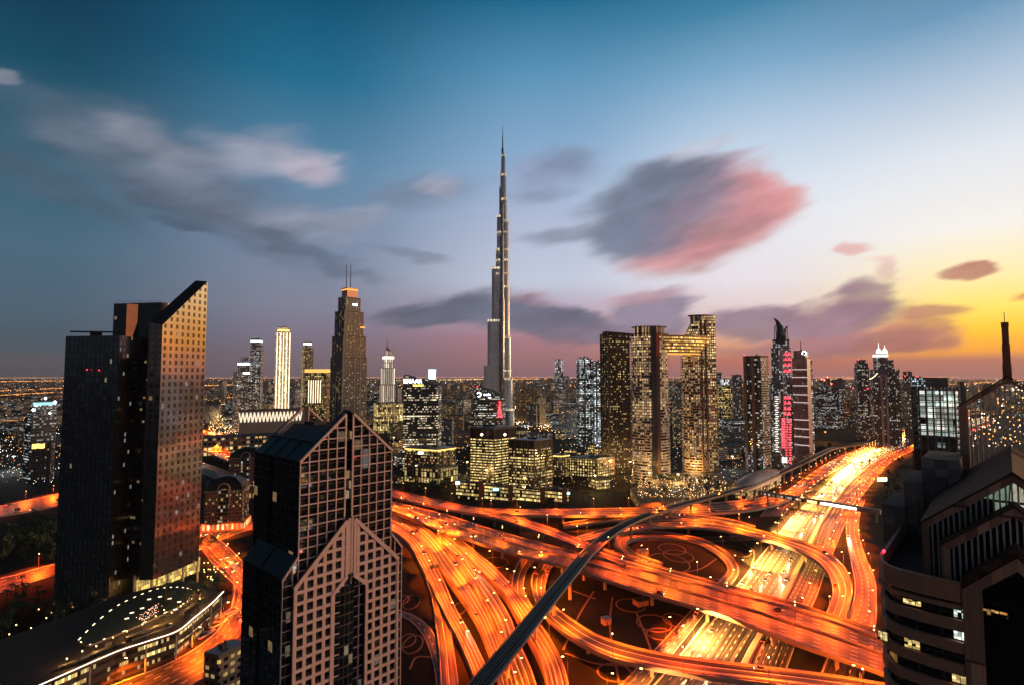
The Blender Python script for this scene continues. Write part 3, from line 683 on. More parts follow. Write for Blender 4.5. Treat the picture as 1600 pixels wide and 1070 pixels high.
# ================================================================== 1. gabled glass tower, near, left of the middle
F_DARK = facade('gable_dark', (2.7, 2.9), (.93, .93), .035, WARM, .9, (.035, .04, .045), (.006, .009, .011), 2.0, .05, wob=.02, cluster=1)
F_GLASS = facade('gable_glass', (2.8, 2.9), (.98, .98), .022, MIXED, .6, (.02, .02, .022), (.007, .008, .010), 2.1, .04, wob=.03, cluster=1.3, sub=1.6)
def gable_tower():
    e1 = Vector((.675, .738, 0)); e2 = Vector((-.738, .675, 0)); C0 = P(468, 721, 150); C0.z = 0
    root = empty('office_tower', C0, 'dark glass office tower with pink stone lattice, stacked gables and a steep pointed roof', 'tower')
    at = lambda s, d, z: C0 + e1*s + e2*d + Vector((0, 0, z))
    W, D = 30.0, 29.0; ZE, ZP = 126.1, 139.4
    # upper shaft
    b = MB()
    def wall(s0, d0, s1, d1, z0, z1, mat=0):
        a, c = at(s0, d0, 0), at(s1, d1, 0); L = (c-a).length
        b.face([a+Vector((0,0,z0)), c+Vector((0,0,z0)), c+Vector((0,0,z1)), a+Vector((0,0,z1))], mat, [(0, z0), (L, z0), (L, z1), (0, z1)])
    # left wall with a vertical slot, back and right walls
    wall(0, 16, 0, 0, 0, ZE, 0); wall(0, D, 0, 18.6, 0, ZE, 0); wall(0, 18.6, 1.2, 18.6, 0, ZE, 1); wall(1.2, 18.6, 1.2, 16, 0, ZE, 1); wall(1.2, 16, 0, 16, 0, ZE, 1)
    wall(W, 0, W, D, 0, ZE, 0); wall(W, D, 0, D, 0, ZE, 0)
    b.build('side_wall', [F_DARK, DARKM], root)
    g = MB()
    def gz(s): return ZE + (ZP-ZE)*(1 - abs(s-W/2)/(W/2))
    for (s0, s1) in ((0, 13.8), (16.2, 30)):
        g.face([at(s0, 0, 0), at(s1, 0, 0), at(s1, 0, gz(s1)), at(s0, 0, gz(s0))], 0, [(s0, 0), (s1, 0), (s1, gz(s1)), (s0, gz(s0))])
    g.build('front_glazing', F_GLASS, root)
    r = MB(); r.face([at(13.8, 1.6, 0), at(16.2, 1.6, 0), at(16.2, 1.6, ZP-1), at(13.8, 1.6, ZP-1)], 0)
    r.face([at(13.8, 0, 0), at(13.8, 1.6, 0), at(13.8, 1.6, ZP-1), at(13.8, 0, ZP-1)], 0); r.face([at(16.2, 1.6, 0), at(16.2, 0, 0), at(16.2, 0, ZP-1), at(16.2, 1.6, ZP-1)], 0)
    r.build('central_slot', facade('slot', (2.4, 2.9), (.9, .8), .1, WARM, 1.4, (.02, .02, .02)), root)
    lat = MB(); out = -e2*.22
    def vbar(s, z0, z1, w=.32, off=0.0, dep=.35):
        o = at(s-w/2, 0, z0) + -e2*(off+.02+dep); lat.obox(o, e1*w, e2*dep, Vector((0, 0, z1-z0)))
    def hbar(s0, s1, z, w=.3, off=0.0, dep=.3):
        o = at(s0, 0, z-w/2) + -e2*(off+.02+dep); lat.obox(o, e1*(s1-s0), e2*dep, Vector((0, 0, w)))
    def sbar(sa, za, sb, zb, w=.7, off=0.0, dep=.55):   # sloping bar in the front plane
        a = at(sa, 0, za) - e2*(off+.05+dep/2); c = at(sb, 0, zb) - e2*(off+.05+dep/2); lat.bar(a, c, dep, w, 0, up=(0, 0, 1))
    for k in range(6):
        for s in (k*2.76, 30-k*2.76): vbar(s if 0 < k else (.15 if s < 5 else 29.85), 60, gz(s)-.1, .3 if k < 5 else .5)
    z = 62.0
    while z < ZP:
        for s0, s1 in ((0, 13.8), (16.2, 30)):
            if z < ZE: hbar(s0, s1, z)
            else:
                ins = (z-ZE)/(ZP-ZE)*W/2
                if s0 == 0 and ins < 13.6: hbar(ins, 13.8, z)
                if s0 > 0 and ins < 13.6: hbar(16.2, 30-ins, z)
        z += 2.9
    sbar(0, ZE, 13.8, gz(13.8)); sbar(30, ZE, 16.2, gz(16.2))
    lat.build('lattice', PINKST, root)
    # roof: outer bands, ribbed inner slope, open well with the rear gable frame
    rf = MB()
    def rq(pts, mat): rf.face([at(*p) for p in pts], mat)
    def rz_(s): return gz(s)
    for sg in (0, 1):
        S = (lambda s: s) if sg == 0 else (lambda s: W-s)
        order = (lambda q: q) if sg == 0 else (lambda q: q[::-1])
        rq(order([(S(0), D, ZE), (S(0), 0, ZE), (S(15), 0, ZP), (S(15), 3.2, ZP), (S(5.2), 3.2, rz_(5.2)), (S(5.2), D, rz_(5.2))]), 0)
        rq(order([(S(5.2), D-4, rz_(5.2)-.9), (S(5.2), 3.2, rz_(5.2)-.9), (S(10.5), 3.2, rz_(10.5)-.9), (S(10.5), D-4, rz_(10.5)-.9)]), 1)
        rq(order([(S(5.2), D, rz_(5.2)), (S(5.2), D-2.2, rz_(5.2)), (S(15), D-2.2, ZP), (S(15), D, ZP)]), 0)
        rq(order([(S(5.2), 3.2, rz_(5.2)), (S(5.2), 3.2, rz_(5.2)-.9), (S(5.2), D-2.2, rz_(5.2)-.9), (S(5.2), D-2.2, rz_(5.2))]), 0)
    rq([(10.5, D-2.2, rz_(10.5)-4), (10.5, 3.2, rz_(10.5)-4), (19.5, 3.2, rz_(10.5)-4), (19.5, D-2.2, rz_(10.5)-4)], 2)
    rq([(10.5, 3.2, rz_(10.5)-4), (10.5, 3.2, rz_(10.5)), (15, 3.2, ZP), (19.5, 3.2, rz_(10.5)), (19.5, 3.2, rz_(10.5)-4)], 0)
    rf.build('roof', [plain('glass_roof', (.014, .02, .022), .4, spec=.25, var=.4), facade('ribbed_roof', (1.1, 50), (.55, 1.0), 0, WARM, 0, (.09, .08, .075), (.03, .03, .03), 1.5, .5, wob=0), ROOF], root)
    sp = MB()
    for d in (9, 16, 23): sp.bar(at(0, d, ZE+.1), at(5.2, d, rz_(5.2)+.1), .25, .25)
    sp.bar(at(5.2, 3.2, rz_(5.2)+.05), at(5.2, D, rz_(5.2)+.05), .5, .5); sp.bar(at(.1, 0, ZE+.1), at(.1, D, ZE+.1), .5, .5)
    sp.build('roof_rib', DARKM, root)
    rg = MB(); zr = rz_(8)
    for sa, za, sb, zb in ((6, rz_(6)+.2, 14.2, ZP-.3), (24, rz_(6)+.2, 15.8, ZP-.3)): rg.bar(at(sa, D-2.3, za), at(sb, D-2.3, zb), .6, .6)
    rg.bar(at(14.2, D-2.3, ZP-7), at(14.2, D-2.3, ZP-.3), .6); rg.bar(at(15.8, D-2.3, ZP-7), at(15.8, D-2.3, ZP-.3), .6)
    rg.build('rear_gable_frame', PINKST, root)
    pc = MB(); pc.obox(at(12.8, 17, rz_(10.5)-4), e1*4.4, e2*6, Vector((0, 0, 3.6))); pc.obox(at(14.3, 26.3, rz_(10.5)-4), e1*1.4, e2*1.4, Vector((0, 0, 8.2))); pc.build('plant_room', CONCD, root)
    # lower, wider base with shoulders
    B0 = 95.5; a = 4.2
    lo = MB()
    def lw(s0, d0, s1, d1, z0, z1, mat=0):
        p, q = at(s0, d0, 0), at(s1, d1, 0); L = (q-p).length
        lo.face([p+Vector((0,0,z0)), q+Vector((0,0,z0)), q+Vector((0,0,z1)), p+Vector((0,0,z1))], mat, [(0, z0), (L, z0), (L, z1), (0, z1)])
    lw(-a, 12.6, -a, 0, 0, B0); lw(-a, 25, -a, 14.6, 0, B0); lw(-a, 14.6, -3.2, 14.6, 0, B0, 1); lw(-3.2, 14.6, -3.2, 12.6, 0, B0, 1); lw(-3.2, 12.6, -a, 12.6, 0, B0, 1)
    lw(W+a, 0, W+a, 25, 0, B0); lw(-a, 25, -a, 25.01, 0, B0)
    lo.face([at(0, 25, 0), at(-a, 25, 0), at(-a, 25, B0), at(0, 25, B0+5.2)], 0); lo.face([at(W+a, 25, 0), at(W, 25, 0), at(W, 25, B0+5.2), at(W+a, 25, B0)], 0)
    lo.build('base_wall', [F_DARK, DARKM], root)
    sh = MB()
    sh.face([at(-a, 25, B0), at(-a, 0, B0), at(0, 0, B0+5.2), at(0, 25, B0+5.2)], 0); sh.face([at(W+a, 0, B0), at(W+a, 25, B0), at(W, 25, B0+5.2), at(W, 0, B0+5.2)], 0)
    sh.build('shoulder_roof', MATS['glass_roof'], root)
    s2 = MB(); s2.bar(at(-a, 13.6, B0+.1), at(0, 13.6, B0+5.3), .5, .4); s2.bar(at(-a, 0, B0+.05), at(-a, 25, B0+.05), .5, .5); s2.build('shoulder_rib', DARKM, root)
    fl = MB()
    fl.face([at(-a, 0, 0), at(0, 0, 0), at(0, 0, B0+5.2), at(-a, 0, B0)], 0, [(-a, 0), (0, 0), (0, B0+5.2), (-a, B0)]); fl.face([at(W, 0, 0), at(W+a, 0, 0), at(W+a, 0, B0), at(W, 0, B0+5.2)], 0, [(W, 0), (W+a, 0), (W+a, B0), (W, B0+5.2)])
    fl.build('wing_glazing', F_GLASS, root)
    lat = MB()
    for s in (-a+.15, -1.4, W+1.4, W+a-.15): vbar(s, 20, B0 + (5.2*(1-min(abs(s), abs(s-W))/a)) - .2, .28)
    z = 30
    while z < B0+1: hbar(-a, 0, z, .26); hbar(W, W+a, z, .26); z += 2.9
    sbar(-a, B0, 0, B0+5.2, .5); sbar(W+a, B0, W, B0+5.2, .5)
    lat.build('wing_lattice', PINKST, root)
    # projecting stone bay with gable and arched recess
    S0, S1, ZB, ZQ, off = -1.6, 31.6, 93.0, 109.2, 1.6; SM = 15.0
    def bz(s): return ZB + (ZQ-ZB)*(1-abs(s-SM)/(SM-S0))
    def rtop(s): return 88.6 + 4.6*(1-abs(s-SM)/5.3)     # recess head (gable-shaped)
    bay = MB(); gb = lambda s, z: at(s, 0, z) - e2*off
    for s0, s1 in ((S0, 9.7), (20.3, S1)):
        bay.face([gb(s0, 0), gb(s1, 0), gb(s1, bz(s1)), gb(s0, bz(s0))], 0, [(s0, 0), (s1, 0), (s1, bz(s1)), (s0, bz(s0))])
    for s0, s1 in ((9.7, 13.9), (16.1, 20.3)):
        bay.face([gb(s0, rtop(s0)), gb(s1, rtop(s1)), gb(s1, bz(s1)), gb(s0, bz(s0))], 0, [(s0, rtop(s0)), (s1, rtop(s1)), (s1, bz(s1)), (s0, bz(s0))])
    bay.build('bay_glazing', F_GLASS, root)
    rc = MB()   # sides of bay, top, recess with a curved glass bay inside
    rc.face([at(S0, 0, 0), gb(S0, 0), gb(S0, ZB), at(S0, 0, ZB)], 1); rc.face([gb(S1, 0), at(S1, 0, 0), at(S1, 0, ZB), gb(S1, ZB)], 1)
    rc.face([gb(S0, ZB), gb(SM, ZQ), at(SM, 0, ZQ), at(S0, 0, ZB)], 1); rc.face([gb(SM, ZQ), gb(S1, ZB), at(S1, 0, ZB), at(SM, 0, ZQ)], 1)
    rc.build('bay_return', [F_DARK, DARKM], root)
    arch = MB(); n = 10; pts = [(SM - 5.3*cos(pi*k/n), -off + 3.6 - 2.6*sin(pi*k/n)) for k in range(n+1)]
    for k in range(n):
        (sa, da), (sb, db) = pts[k], pts[k+1]; L = 5.3*pi/n
        arch.face([at(sa, da, 0), at(sb, db, 0), at(sb, db, 89), at(sa, da, 89)], 0, [(k*L, 0), ((k+1)*L, 0), ((k+1)*L, 89), (k*L, 89)])
    for k in range(n):
        (sa, da), (sb, db) = pts[k], pts[k+1]; arch.face([at(sa, da, 89), at(sb, db, 89), at(SM, 1.5, 92.5)], 0)
    arch.face([at(9.7, -off, 0), at(9.7, 2, 0), at(9.7, 2, 88.6), at(9.7, -off, 88.6)], 1); arch.face([at(20.3, 2, 0), at(20.3, -off, 0), at(20.3, -off, 88.6), at(20.3, 2, 88.6)], 1)
    arch.build('curved_glass_recess', [facade('recess', (1.5, 2.9), (.9, .85), .05, WARM, 1, (.012, .012, .014), ior=1.7), DARKM], root)
    lat = MB()
    for k in range(0, 7):
        for s in (S0+.4+k*2.75, S1-.4-k*2.75):
            if abs(s-SM) < 5.4: vbar(s, rtop(s), bz(s)-.3, 1.0, off)
            else: vbar(s, 20, bz(s)-.3, .95, off)
    z = 31.0
    while z < ZQ:
        ins = max(0, (z-ZB)/(ZQ-ZB)*(SM-S0))
        for s0, s1 in ((S0+ins, 13.6), (16.4, S1-ins)):
            if s1 - s0 < .5: continue
            if z < 93:
                hw_ = 5.3 if z < 88.6 else 5.3*(1-(z-88.6)/4.6)
                if s0 < SM: s1 = min(s1, SM-hw_)
                else: s0 = max(s0, SM+hw_)
            hbar(s0, s1, z, .85, off, .36)
        z += 2.9
    sbar(S0, ZB, 13.8, bz(13.8), 1.1, off); sbar(S1, ZB, 16.2, bz(16.2), 1.1, off)
    vbar(13.7, rtop(13.7), bz(13.7), .8, off, .5); vbar(16.3, rtop(16.3), bz(16.3), .8, off, .5)
    sbar(9.7, 88.6, 13.9, rtop(13.9), 1.0, off); sbar(20.3, 88.6, 16.1, rtop(16.1), 1.0, off)
    vbar(9.5, 20, 88.8, .9, off, .5); vbar(20.5, 20, 88.8, .9, off, .5); vbar(S0+.2, 20, ZB, .7, off, .5); vbar(S1-.2, 20, ZB, .7, off, .5)
    lat.build('stone_lattice', PINKST, root)
gable_tower()

# ================================================================== 2. sloped twin-legged tower on the left
def leg_tower():
    A = P(254, 508, 350); A.z = 0
    root = empty('hotel_tower', A, 'tall dark hotel tower on the left with a sharp sloping top and gold-reflecting facet', 'tower')
    u = Vector((.23, .973, 0)); L = 36.3; n = Vector((.973, -.23, 0)); B = A + u*L
    zA, zB = zt(508, 350), zt(440, B.y)
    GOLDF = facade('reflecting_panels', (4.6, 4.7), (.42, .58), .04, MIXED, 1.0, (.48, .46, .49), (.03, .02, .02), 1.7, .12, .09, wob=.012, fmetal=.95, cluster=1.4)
    DK = facade('black_glass', (4.0, 3.9), (.5, .6), .012, WARM, 1.0, (.010, .018, .022), (.012, .022, .026), 1.7, .08, .25, wob=.02, cluster=1.5)
    DK2 = facade('black_glass_rows', (2.6, 3.9), (.8, .4), .05, WARM, 1.0, (.006, .008, .010), (.008, .011, .013), 1.6, .1, .3, wob=.02, cluster=1.8, rowvar=.9)
    f = MB(); zb = 21.0
    f.face([(A.x, A.y, zb), (B.x, B.y, zb), (B.x, B.y, zB), (A.x, A.y, zA)], 0, [(0, zb), (L, zb), (L, zB), (0, zA)])
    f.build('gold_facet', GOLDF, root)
    th = Vector((-8, -1, 0)); w = MB(); A2, B2 = A + th, B + th
    w.face([(A2.x, A2.y, zb), (A.x, A.y, zb), (A.x, A.y, zA), (A2.x, A2.y, zA+2)], 0); w.face([(B.x, B.y, zb), (B2.x, B2.y, zb), (B2.x, B2.y, zB+.5), (B.x, B.y, zB)], 0)
    w.face([(B2.x, B2.y, zb), (A2.x, A2.y, zb), (A2.x, A2.y, zA+2), (B2.x, B2.y, zB+.5)], 0)
    w.face([(A.x, A.y, zA), (B.x, B.y, zB), (B2.x, B2.y, zB+.5), (A2.x, A2.y, zA+2)], 1)
    w.face([(A.x, A.y, zb), (A2.x, A2.y, zb), (B2.x, B2.y, zb), (B.x, B.y, zb)], 1)
    w.build('right_leg', [DK, plain('sloped_roof', (.015, .017, .018), .35)], root)
    # rear slab
    s = MB(); q = [P(178, 475, 382), P(251, 483, 374), P(251, 483, 374)+Vector((8, 26, 0)), P(178, 475, 382)+Vector((-2, 26, 0))]; poly = [(p.x, p.y) for p in q]
    zs = zt(476, 378); s.prism(poly, 0, zs, 0, 1)
    a_, b_ = Vector((*poly[0], 0)), Vector((*poly[1], 0)); fd = (b_-a_).normalized(); fn = Vector((fd.y, -fd.x, 0))
    s.build('rear_slab', [DK, ROOF], root)
    st = MB(); L1 = (b_-a_).length
    c0 = a_ + fd*L1*.42 + fn*5; c1 = a_ + fd*(L1*.42 + 4.2) + fn*.2; cm = a_ + fd*(L1*.42-1) + fn*.1
    st.face([(c0.x, c0.y, 160), (c1.x, c1.y, 186), (c1.x, c1.y, zs), (c0.x, c0.y, zs)], 0); st.face([(cm.x, cm.y, 160), (c0.x, c0.y, 160), (c0.x, c0.y, zs), (cm.x, cm.y, zs)], 1); st.face([(cm.x, cm.y, zs+.02), (c0.x, c0.y, zs+.02), (c1.x, c1.y, zs+.02)], 1); st.face([(cm.x, cm.y, 160), (c1.x, c1.y, 186), (c0.x, c0.y, 160)], 1)
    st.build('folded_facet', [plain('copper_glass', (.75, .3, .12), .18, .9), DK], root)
    pr = MB(); pr.prism(grow(poly, .2), zs, zs+1.1, 0); pr.build('roof_parapet', METAL, root)
    rl = MB()
    for k in range(14): p = a_.lerp(b_, k/13); rl.bar((p.x, p.y+.5, zs+1.1), (p.x, p.y+.5, zs+2.6), .12)
    rl.bar((a_.x, a_.y+.5, zs+2.6), (b_.x, b_.y+.5, zs+2.6), .12); rl.build('roof_railing', METAL, root)
    # shoulder between slab and wedge
    h = MB(); q = [P(254, 482, 366), P(272, 484, 364)]; h.prism([(q[0].x, q[0].y), (q[1].x, q[1].y), (q[1].x+4, q[1].y+18), (q[0].x+2, q[0].y+18)], 21, zt(484, 365), 0, 1, True); h.build('stair_core', [plain('grey_panel', (.16, .14, .15), .5), METAL], root)
    # middle block and left leg
    m = MB(); q = [P(213, 559, 362), P(253, 559, 353)]; zm = zt(559, 358)
    m.prism([(q[0].x, q[0].y), (q[1].x, q[1].y), (q[1].x+6, q[1].y+24), (q[0].x+2, q[0].y+24)], 20, zm, 0, 1, True); m.build('middle_block', [DK2, ROOF], root)
    q = [P(103, 524, 352), P(186, 531, 344)]; zl = zt(525, 350); g = MB()
    a_, b_ = Vector((q[0].x, q[0].y, 0)), Vector((q[1].x, q[1].y, 0)); bk = Vector((-4, 28, 0))
    g.prism([(a_.x, a_.y), (b_.x, b_.y), (b_.x+bk.x, b_.y+bk.y), (a_.x+bk.x, a_.y+bk.y)], 0, zl, 0, 1)
    g.build('left_leg', [facade('leg_glass', (3.4, 3.9), (.42, .72), .014, WARM, 1.0, (.022, .036, .042), (.04, .06, .07), 1.9, .12, .22, wob=.025, cluster=1.7), ROOF], root)
    c_ = P(213, 650, 366); c_.z = 0; t2 = zt(648, 366); fc = MB(); Lf = (c_-b_).length
    fc.face([(b_.x, b_.y, 4), (c_.x, c_.y, 4), (c_.x, c_.y, t2), (b_.x, b_.y, zl-3)], 0, [(0, 4), (Lf, 4), (Lf, t2), (0, zl-3)])
    fc.face([(c_.x, c_.y, 4), (c_.x+bk.x, c_.y+bk.y, 4), (c_.x+bk.x, c_.y+bk.y, t2), (c_.x, c_.y, t2)], 1); fc.face([(b_.x, b_.y, zl-3), (c_.x, c_.y, t2), (c_.x+bk.x, c_.y+bk.y, t2), (b_.x+bk.x, b_.y+bk.y, zl-3)], 1)
    fc.build('slanted_facet', [facade('leg_facet', (4.2, 3.9), (.34, .6), .12, WHITE, 1.2, (.20, .15, .13), (.02, .02, .02), 1.8, .1, .25, wob=.02, fmetal=.9, cluster=1.6), DK], root)
    cr = MB(); x0 = P(150, 522, 360); cr.box((x0.x, x0.y, zl), (5, 4, 3)); cr.bar((x0.x-17, x0.y, zl+3.6), (x0.x+16, x0.y, zl+3.2), 1.0); cr.bar((x0.x, x0.y, zl), (x0.x, x0.y, zl+3.4), .8); cr.build('window_cleaning_crane', DARKM, root)
    # raised lobby on columns, lit yellow
    lb = MB(); q = [P(205, 905, 352), P(318, 873, 378)]
    p0 = G(212, 933, 6); p1 = G(312, 893, 6); dirv = (p1-p0); dirv.z = 0; nn = Vector((-dirv.y, dirv.x, 0)).normalized()*12
    lb.face([(p0.x, p0.y, 6.5), (p1.x, p1.y, 6.5), (p1.x, p1.y, 17), (p0.x, p0.y, 17)], 0, [(0, 0), (dirv.length, 0), (dirv.length, 10.5), (0, 10.5)])
    lb.build('lit_lobby', facade('lobby_glass', (1.7, 2.6), (.9, .9), 4, ((1, .62, .12), (1, .75, .25)), 1.5, (.1, .07, .02), cluster=0, rowvar=0), root)
    sb = MB(); sb.prism([(p0.x, p0.y-.4), (p1.x, p1.y-.4), (p1.x+nn.x, p1.y+nn.y), (p0.x+nn.x, p0.y+nn.y)], 17, 21.2, 0, 0, True); sb.build('soffit', DARKM, root)
    for k in range(5):
        p = p0.lerp(p1, k/4.0 * .98 + .01); c = MB(); c.tube([(p.x, p.y-2.5, 0), (p.x, p.y-2.5, 21)], .8, 10); c.build('column', plain('pale_column', (.42, .34, .28), .5), root)
    li = MB()
    for (x, y) in ((163, 576), (157, 578), (169, 577), (161, 580), (138, 577), (184, 575)):
        p = P(x, y, 348); li.ball((p.x, p.y-1.2, p.z), .45)
    li.build('warning_light', glow('red_beacon', (1, .02, .05), 10), root)
    en = MB(); p = G(152, 950, 3); en.box((p.x, p.y-1, 0), (7, 4, 11)); en.build('entrance_box', facade('entrance', (2.2, 3), (.8, .85), 2, ((1, .7, .15), (1, .8, .3)), 1.6, (.05, .04, .02)), root)
leg_tower()

# ================================================================== 3. stone tower with nested gables, near right
def stone_tower():
    phi = atan2(.909, 1); r = Vector((sin(phi), cos(phi), 0)); e = Vector((cos(phi), -sin(phi), 0)); up = Vector((0, 0, 1))
    at = lambda u, D, z: r*D + e*u + up*z
    root = empty('stone_tower', at(0, 150, 0), 'brown stone tower at the right edge with nested gables of fins and a spire', 'tower')
    ST = facade('stone_blocks', (2.2, 1.5), (.965, .95), 0, WARM, 0, (.07, .04, .028), (.24, .125, .08), 1.3, .75, .8, wob=.006)
    STB = facade('stone_panels', (3.0, 2.4), (.975, .97), 0, WARM, 0, (.16, .115, .10), (.34, .25, .22), 1.3, .75, .8, wob=.004)
    RST = facade('roof_blocks', (2.2, 1.5), (.965, .95), 0, WARM, 0, (.03, .016, .010), (.085, .045, .03), 1.25, .85, .9, wob=.004)  # same stone, darkened in colour where much sky light falls
    BND = facade('band_blocks', (2.0, 30), (.97, 1), 0, WARM, 0, (.2, .11, .075), (.52, .28, .185), 1.3, .75, .8, wob=.004)  # same stone, lightened in colour for the dimly lit front faces
    FIN = plain('pale_fin', (.62, .54, .48), .5)
    BLK = plain('black_glazing', (.006, .008, .010), .08, spec=.6)
    def gable(nm, D, w, ze, zp, post, band, depth_back, fin_step, fin_bot, glass, zpost, roof_mat=None, band_d=1.4):
        """two posts, sloping stone bands, a roof running back, fins filling the gable"""
        gz = lambda u: zp - (zp-ze)*abs(u)/w
        for sg in (-1, 1):
            k = MB(); k.obox(at(sg*w - (post if sg > 0 else 0), D, zpost), e*post, r*band_d, up*(ze-zpost+.0)); k.build('post', BND, root)
            k = MB(); a0, a1 = at(sg*w, D-.02, ze), at(0, D-.02, zp); a2, a3 = at(0, D-.02, zp-band*1.25), at(sg*(w-post), D-.02, gz(w-post)-band*1.25)
            q = [a0, a1, a2, a3]; bk = r*band_d; fr = q if sg > 0 else q[::-1]
            n_ = (fr[1]-fr[0]).cross(fr[2]-fr[1])
            if n_.dot(r) > 0: fr = fr[::-1]
            k.face(fr, 0); k.face([p+bk for p in fr[::-1]], 0); k.face([q[2], q[3], q[3]+bk, q[2]+bk], 0)
            k.build('gable_band', BND, root)
            k = MB(); o0, o1 = at(sg*(w+.3), D-.35, ze-.2), at(0, D-.35, zp+.12)
            k.obox(o0, o1-o0, r*depth_back, up*.5); k.build('roof', RST, root)
        fins = MB(); u = -w + post + fin_step*.5
        while u < w - post:
            top = gz(u) - band*1.1; bot = fin_bot(u)
            if top > bot + .3: fins.obox(at(u-.13, D+.35, bot), e*.34, r*.5, up*(top-bot))
            u += fin_step
        nf = fins.build('fin', FIN, root); nf['kind'] = 'stuff'
        if glass:
            k = MB(); pts = [at(-w+post, D+1.1, zpost), at(w-post, D+1.1, zpost), at(w-post, D+1.1, gz(w-post)), at(0, D+1.1, zp), at(-w+post, D+1.1, gz(w-post))]
            uv = [(0, zpost), (2*w, zpost), (2*w, ze), (w, zp), (0, ze)]; k.face(pts, 0, uv); k.build('glazing', glass, root)
        return gz
    S = 1.1615; W = lambda z: 150-(150-z)*S      # wing and front gable stand a little further out
    z4 = lambda u: W(120) - (W(120)-W(112.8))*abs(u)/(7.65*S)
    z3 = lambda u: 122.3 - (122.3-112.1)*abs(u)/12.4
    z2 = lambda u: 128.5 - (128.5-115.3)*abs(u)/16.2
    # G1: open gable canopy at the back with the spire
    D1, w1 = 219, 11.7
    gable('g1', D1, w1, 139.7, 149.0, 2.3, 1.0, 16, 1.15, lambda u: max(112, z2(u)-.5), None, 112)
    bk = MB()
    for zz in (139.2, 133.5): bk.obox(at(-w1+2.3, D1+.5, zz), e*(2*w1-4.6), r*.25, up*.28)
    bk.build('cross_rail', FIN, root)
    s = MB()
    for z0, z1, w in ((147, 153, 2.1), (153, 159, 1.85), (159, 164.2, 1.6), (164.2, 165.6, 1.8)):
        s.obox(at(-w/2, D1+4-w/2, z0), e*w, r*w, up*(z1-z0))
    s.build('spire', plain('spire_stone', (.36, .13, .07), .6), root)
    s = MB(); s.tube([at(0, D1+4, 165.6), at(0, D1+4, 168.6)], .12, 6); s.build('antenna', DARKM, root)
    # G2, G3
    lit2 = facade('lit_atrium', (2.3, 5.2), (.9, .9), .9, ((.62, 1, .7), (1, .92, .7)), 1.1, (.01, .012, .012), ior=1.6, cluster=.8, sub=2.5)
    gable('g2', 160, 16.2, 115.3, 128.5, 1.4, 1.4, 59, 1.0, lambda u: (z3(u)-.4) if abs(u) < 12.4 else 102.5, BLK, 102)
    k = MB(); k.face([at(-6, 160.98, 117), at(9, 160.98, 117), at(9, 160.98, 121.5), at(0, 160.98, 126.5), at(-7, 160.98, 121)], 0, [(0, 0), (14, 0), (14, 4.5), (5, 9.5), (-1, 4)])
    k.build('lit_atrium', lit2, root)
    gable('g3', 155, 12.4, 112.1, 122.3, 1.6, 1.5, 5, 1.05, lambda u: (z4(u)-.2) if abs(u) < 8.9 else 102.5, BLK, 102)
    k = MB(); k.prism([tuple(at(u, d, 0)[:2]) for u, d in ((-15.8, 161.7), (15.8, 161.7), (15.8, 218.4), (-15.8, 218.4))], 0, 114.9, 0)
    k.prism([tuple(at(u, d, 0)[:2]) for u, d in ((-11.6, 218.5), (11.6, 218.5), (11.6, 236), (-11.6, 236))], 0, 112, 0); k.build('tower_body', STB, root)
    # hedge behind the fins of G2
    h = MB(); rg = random.Random(5)
    for k in range(500):
        c = at(rg.uniform(-9, 1), 160.55+rg.uniform(0, .35), rg.uniform(117.0, 119.2)); h.ball(c, .22)
    h.build('roof_hedge', plain('hedge_leaf', (.045, .08, .03), .8), root)
    # G4 coping and its deep window
    w4 = 7.65*S; k = MB()
    for sg in (-1, 1):
        k.obox(at(sg*w4, 129.6*S, W(112.8)-1.7), at(0, 129.6*S, W(120)-1.7)-at(sg*w4, 129.6*S, W(112.8)-1.7), r*4.9, up*1.7)
    k.build('gable_coping', RST, root)
    k = MB()
    for sg in (-1, 1):
        fr = [at(sg*w4, 129.9*S, W(111)), at(0, 129.9*S, W(118.2)), at(0, 129.9*S, W(115.9)), at(sg*4.9*S, 129.9*S, W(111.5)), at(sg*4.9*S, 129.9*S, 0), at(sg*w4, 129.9*S, 0)]
        if (fr[1]-fr[0]).cross(fr[2]-fr[1]).dot(r) > 0: fr = fr[::-1]
        # split concave outline in two faces
        k.face([at(sg*w4, 129.9*S, W(111)), at(sg*w4, 129.9*S, 0), at(sg*4.9*S, 129.9*S, 0), at(sg*4.9*S, 129.9*S, W(111.5))] if sg < 0 else [at(sg*4.9*S, 129.9*S, W(111.5)), at(sg*4.9*S, 129.9*S, 0), at(sg*w4, 129.9*S, 0), at(sg*w4, 129.9*S, W(111))], 0)
        q = [at(sg*w4, 129.9*S, W(111)), at(sg*4.9*S, 129.9*S, W(111.5)), at(0, 129.9*S, W(115.9)), at(0, 129.9*S, W(118.2))]; k.face(q if sg < 0 else q[::-1], 0)
        rv = [at(sg*4.9*S, 129.9*S, 0), at(sg*4.9*S, 133*S, 0), at(sg*4.9*S, 133*S, W(111.5)), at(sg*4.9*S, 129.9*S, W(111.5))]; k.face(rv, 0)
    k.build('portal', BND, root)
    k = MB(); k.face([at(-4.9*S, 132.6*S, 0), at(4.9*S, 132.6*S, 0), at(4.9*S, 132.6*S, W(111.5)), at(0, 132.6*S, W(115.9)), at(-4.9*S, 132.6*S, W(111.5))], 0); k.build('portal_glazing', BLK, root)
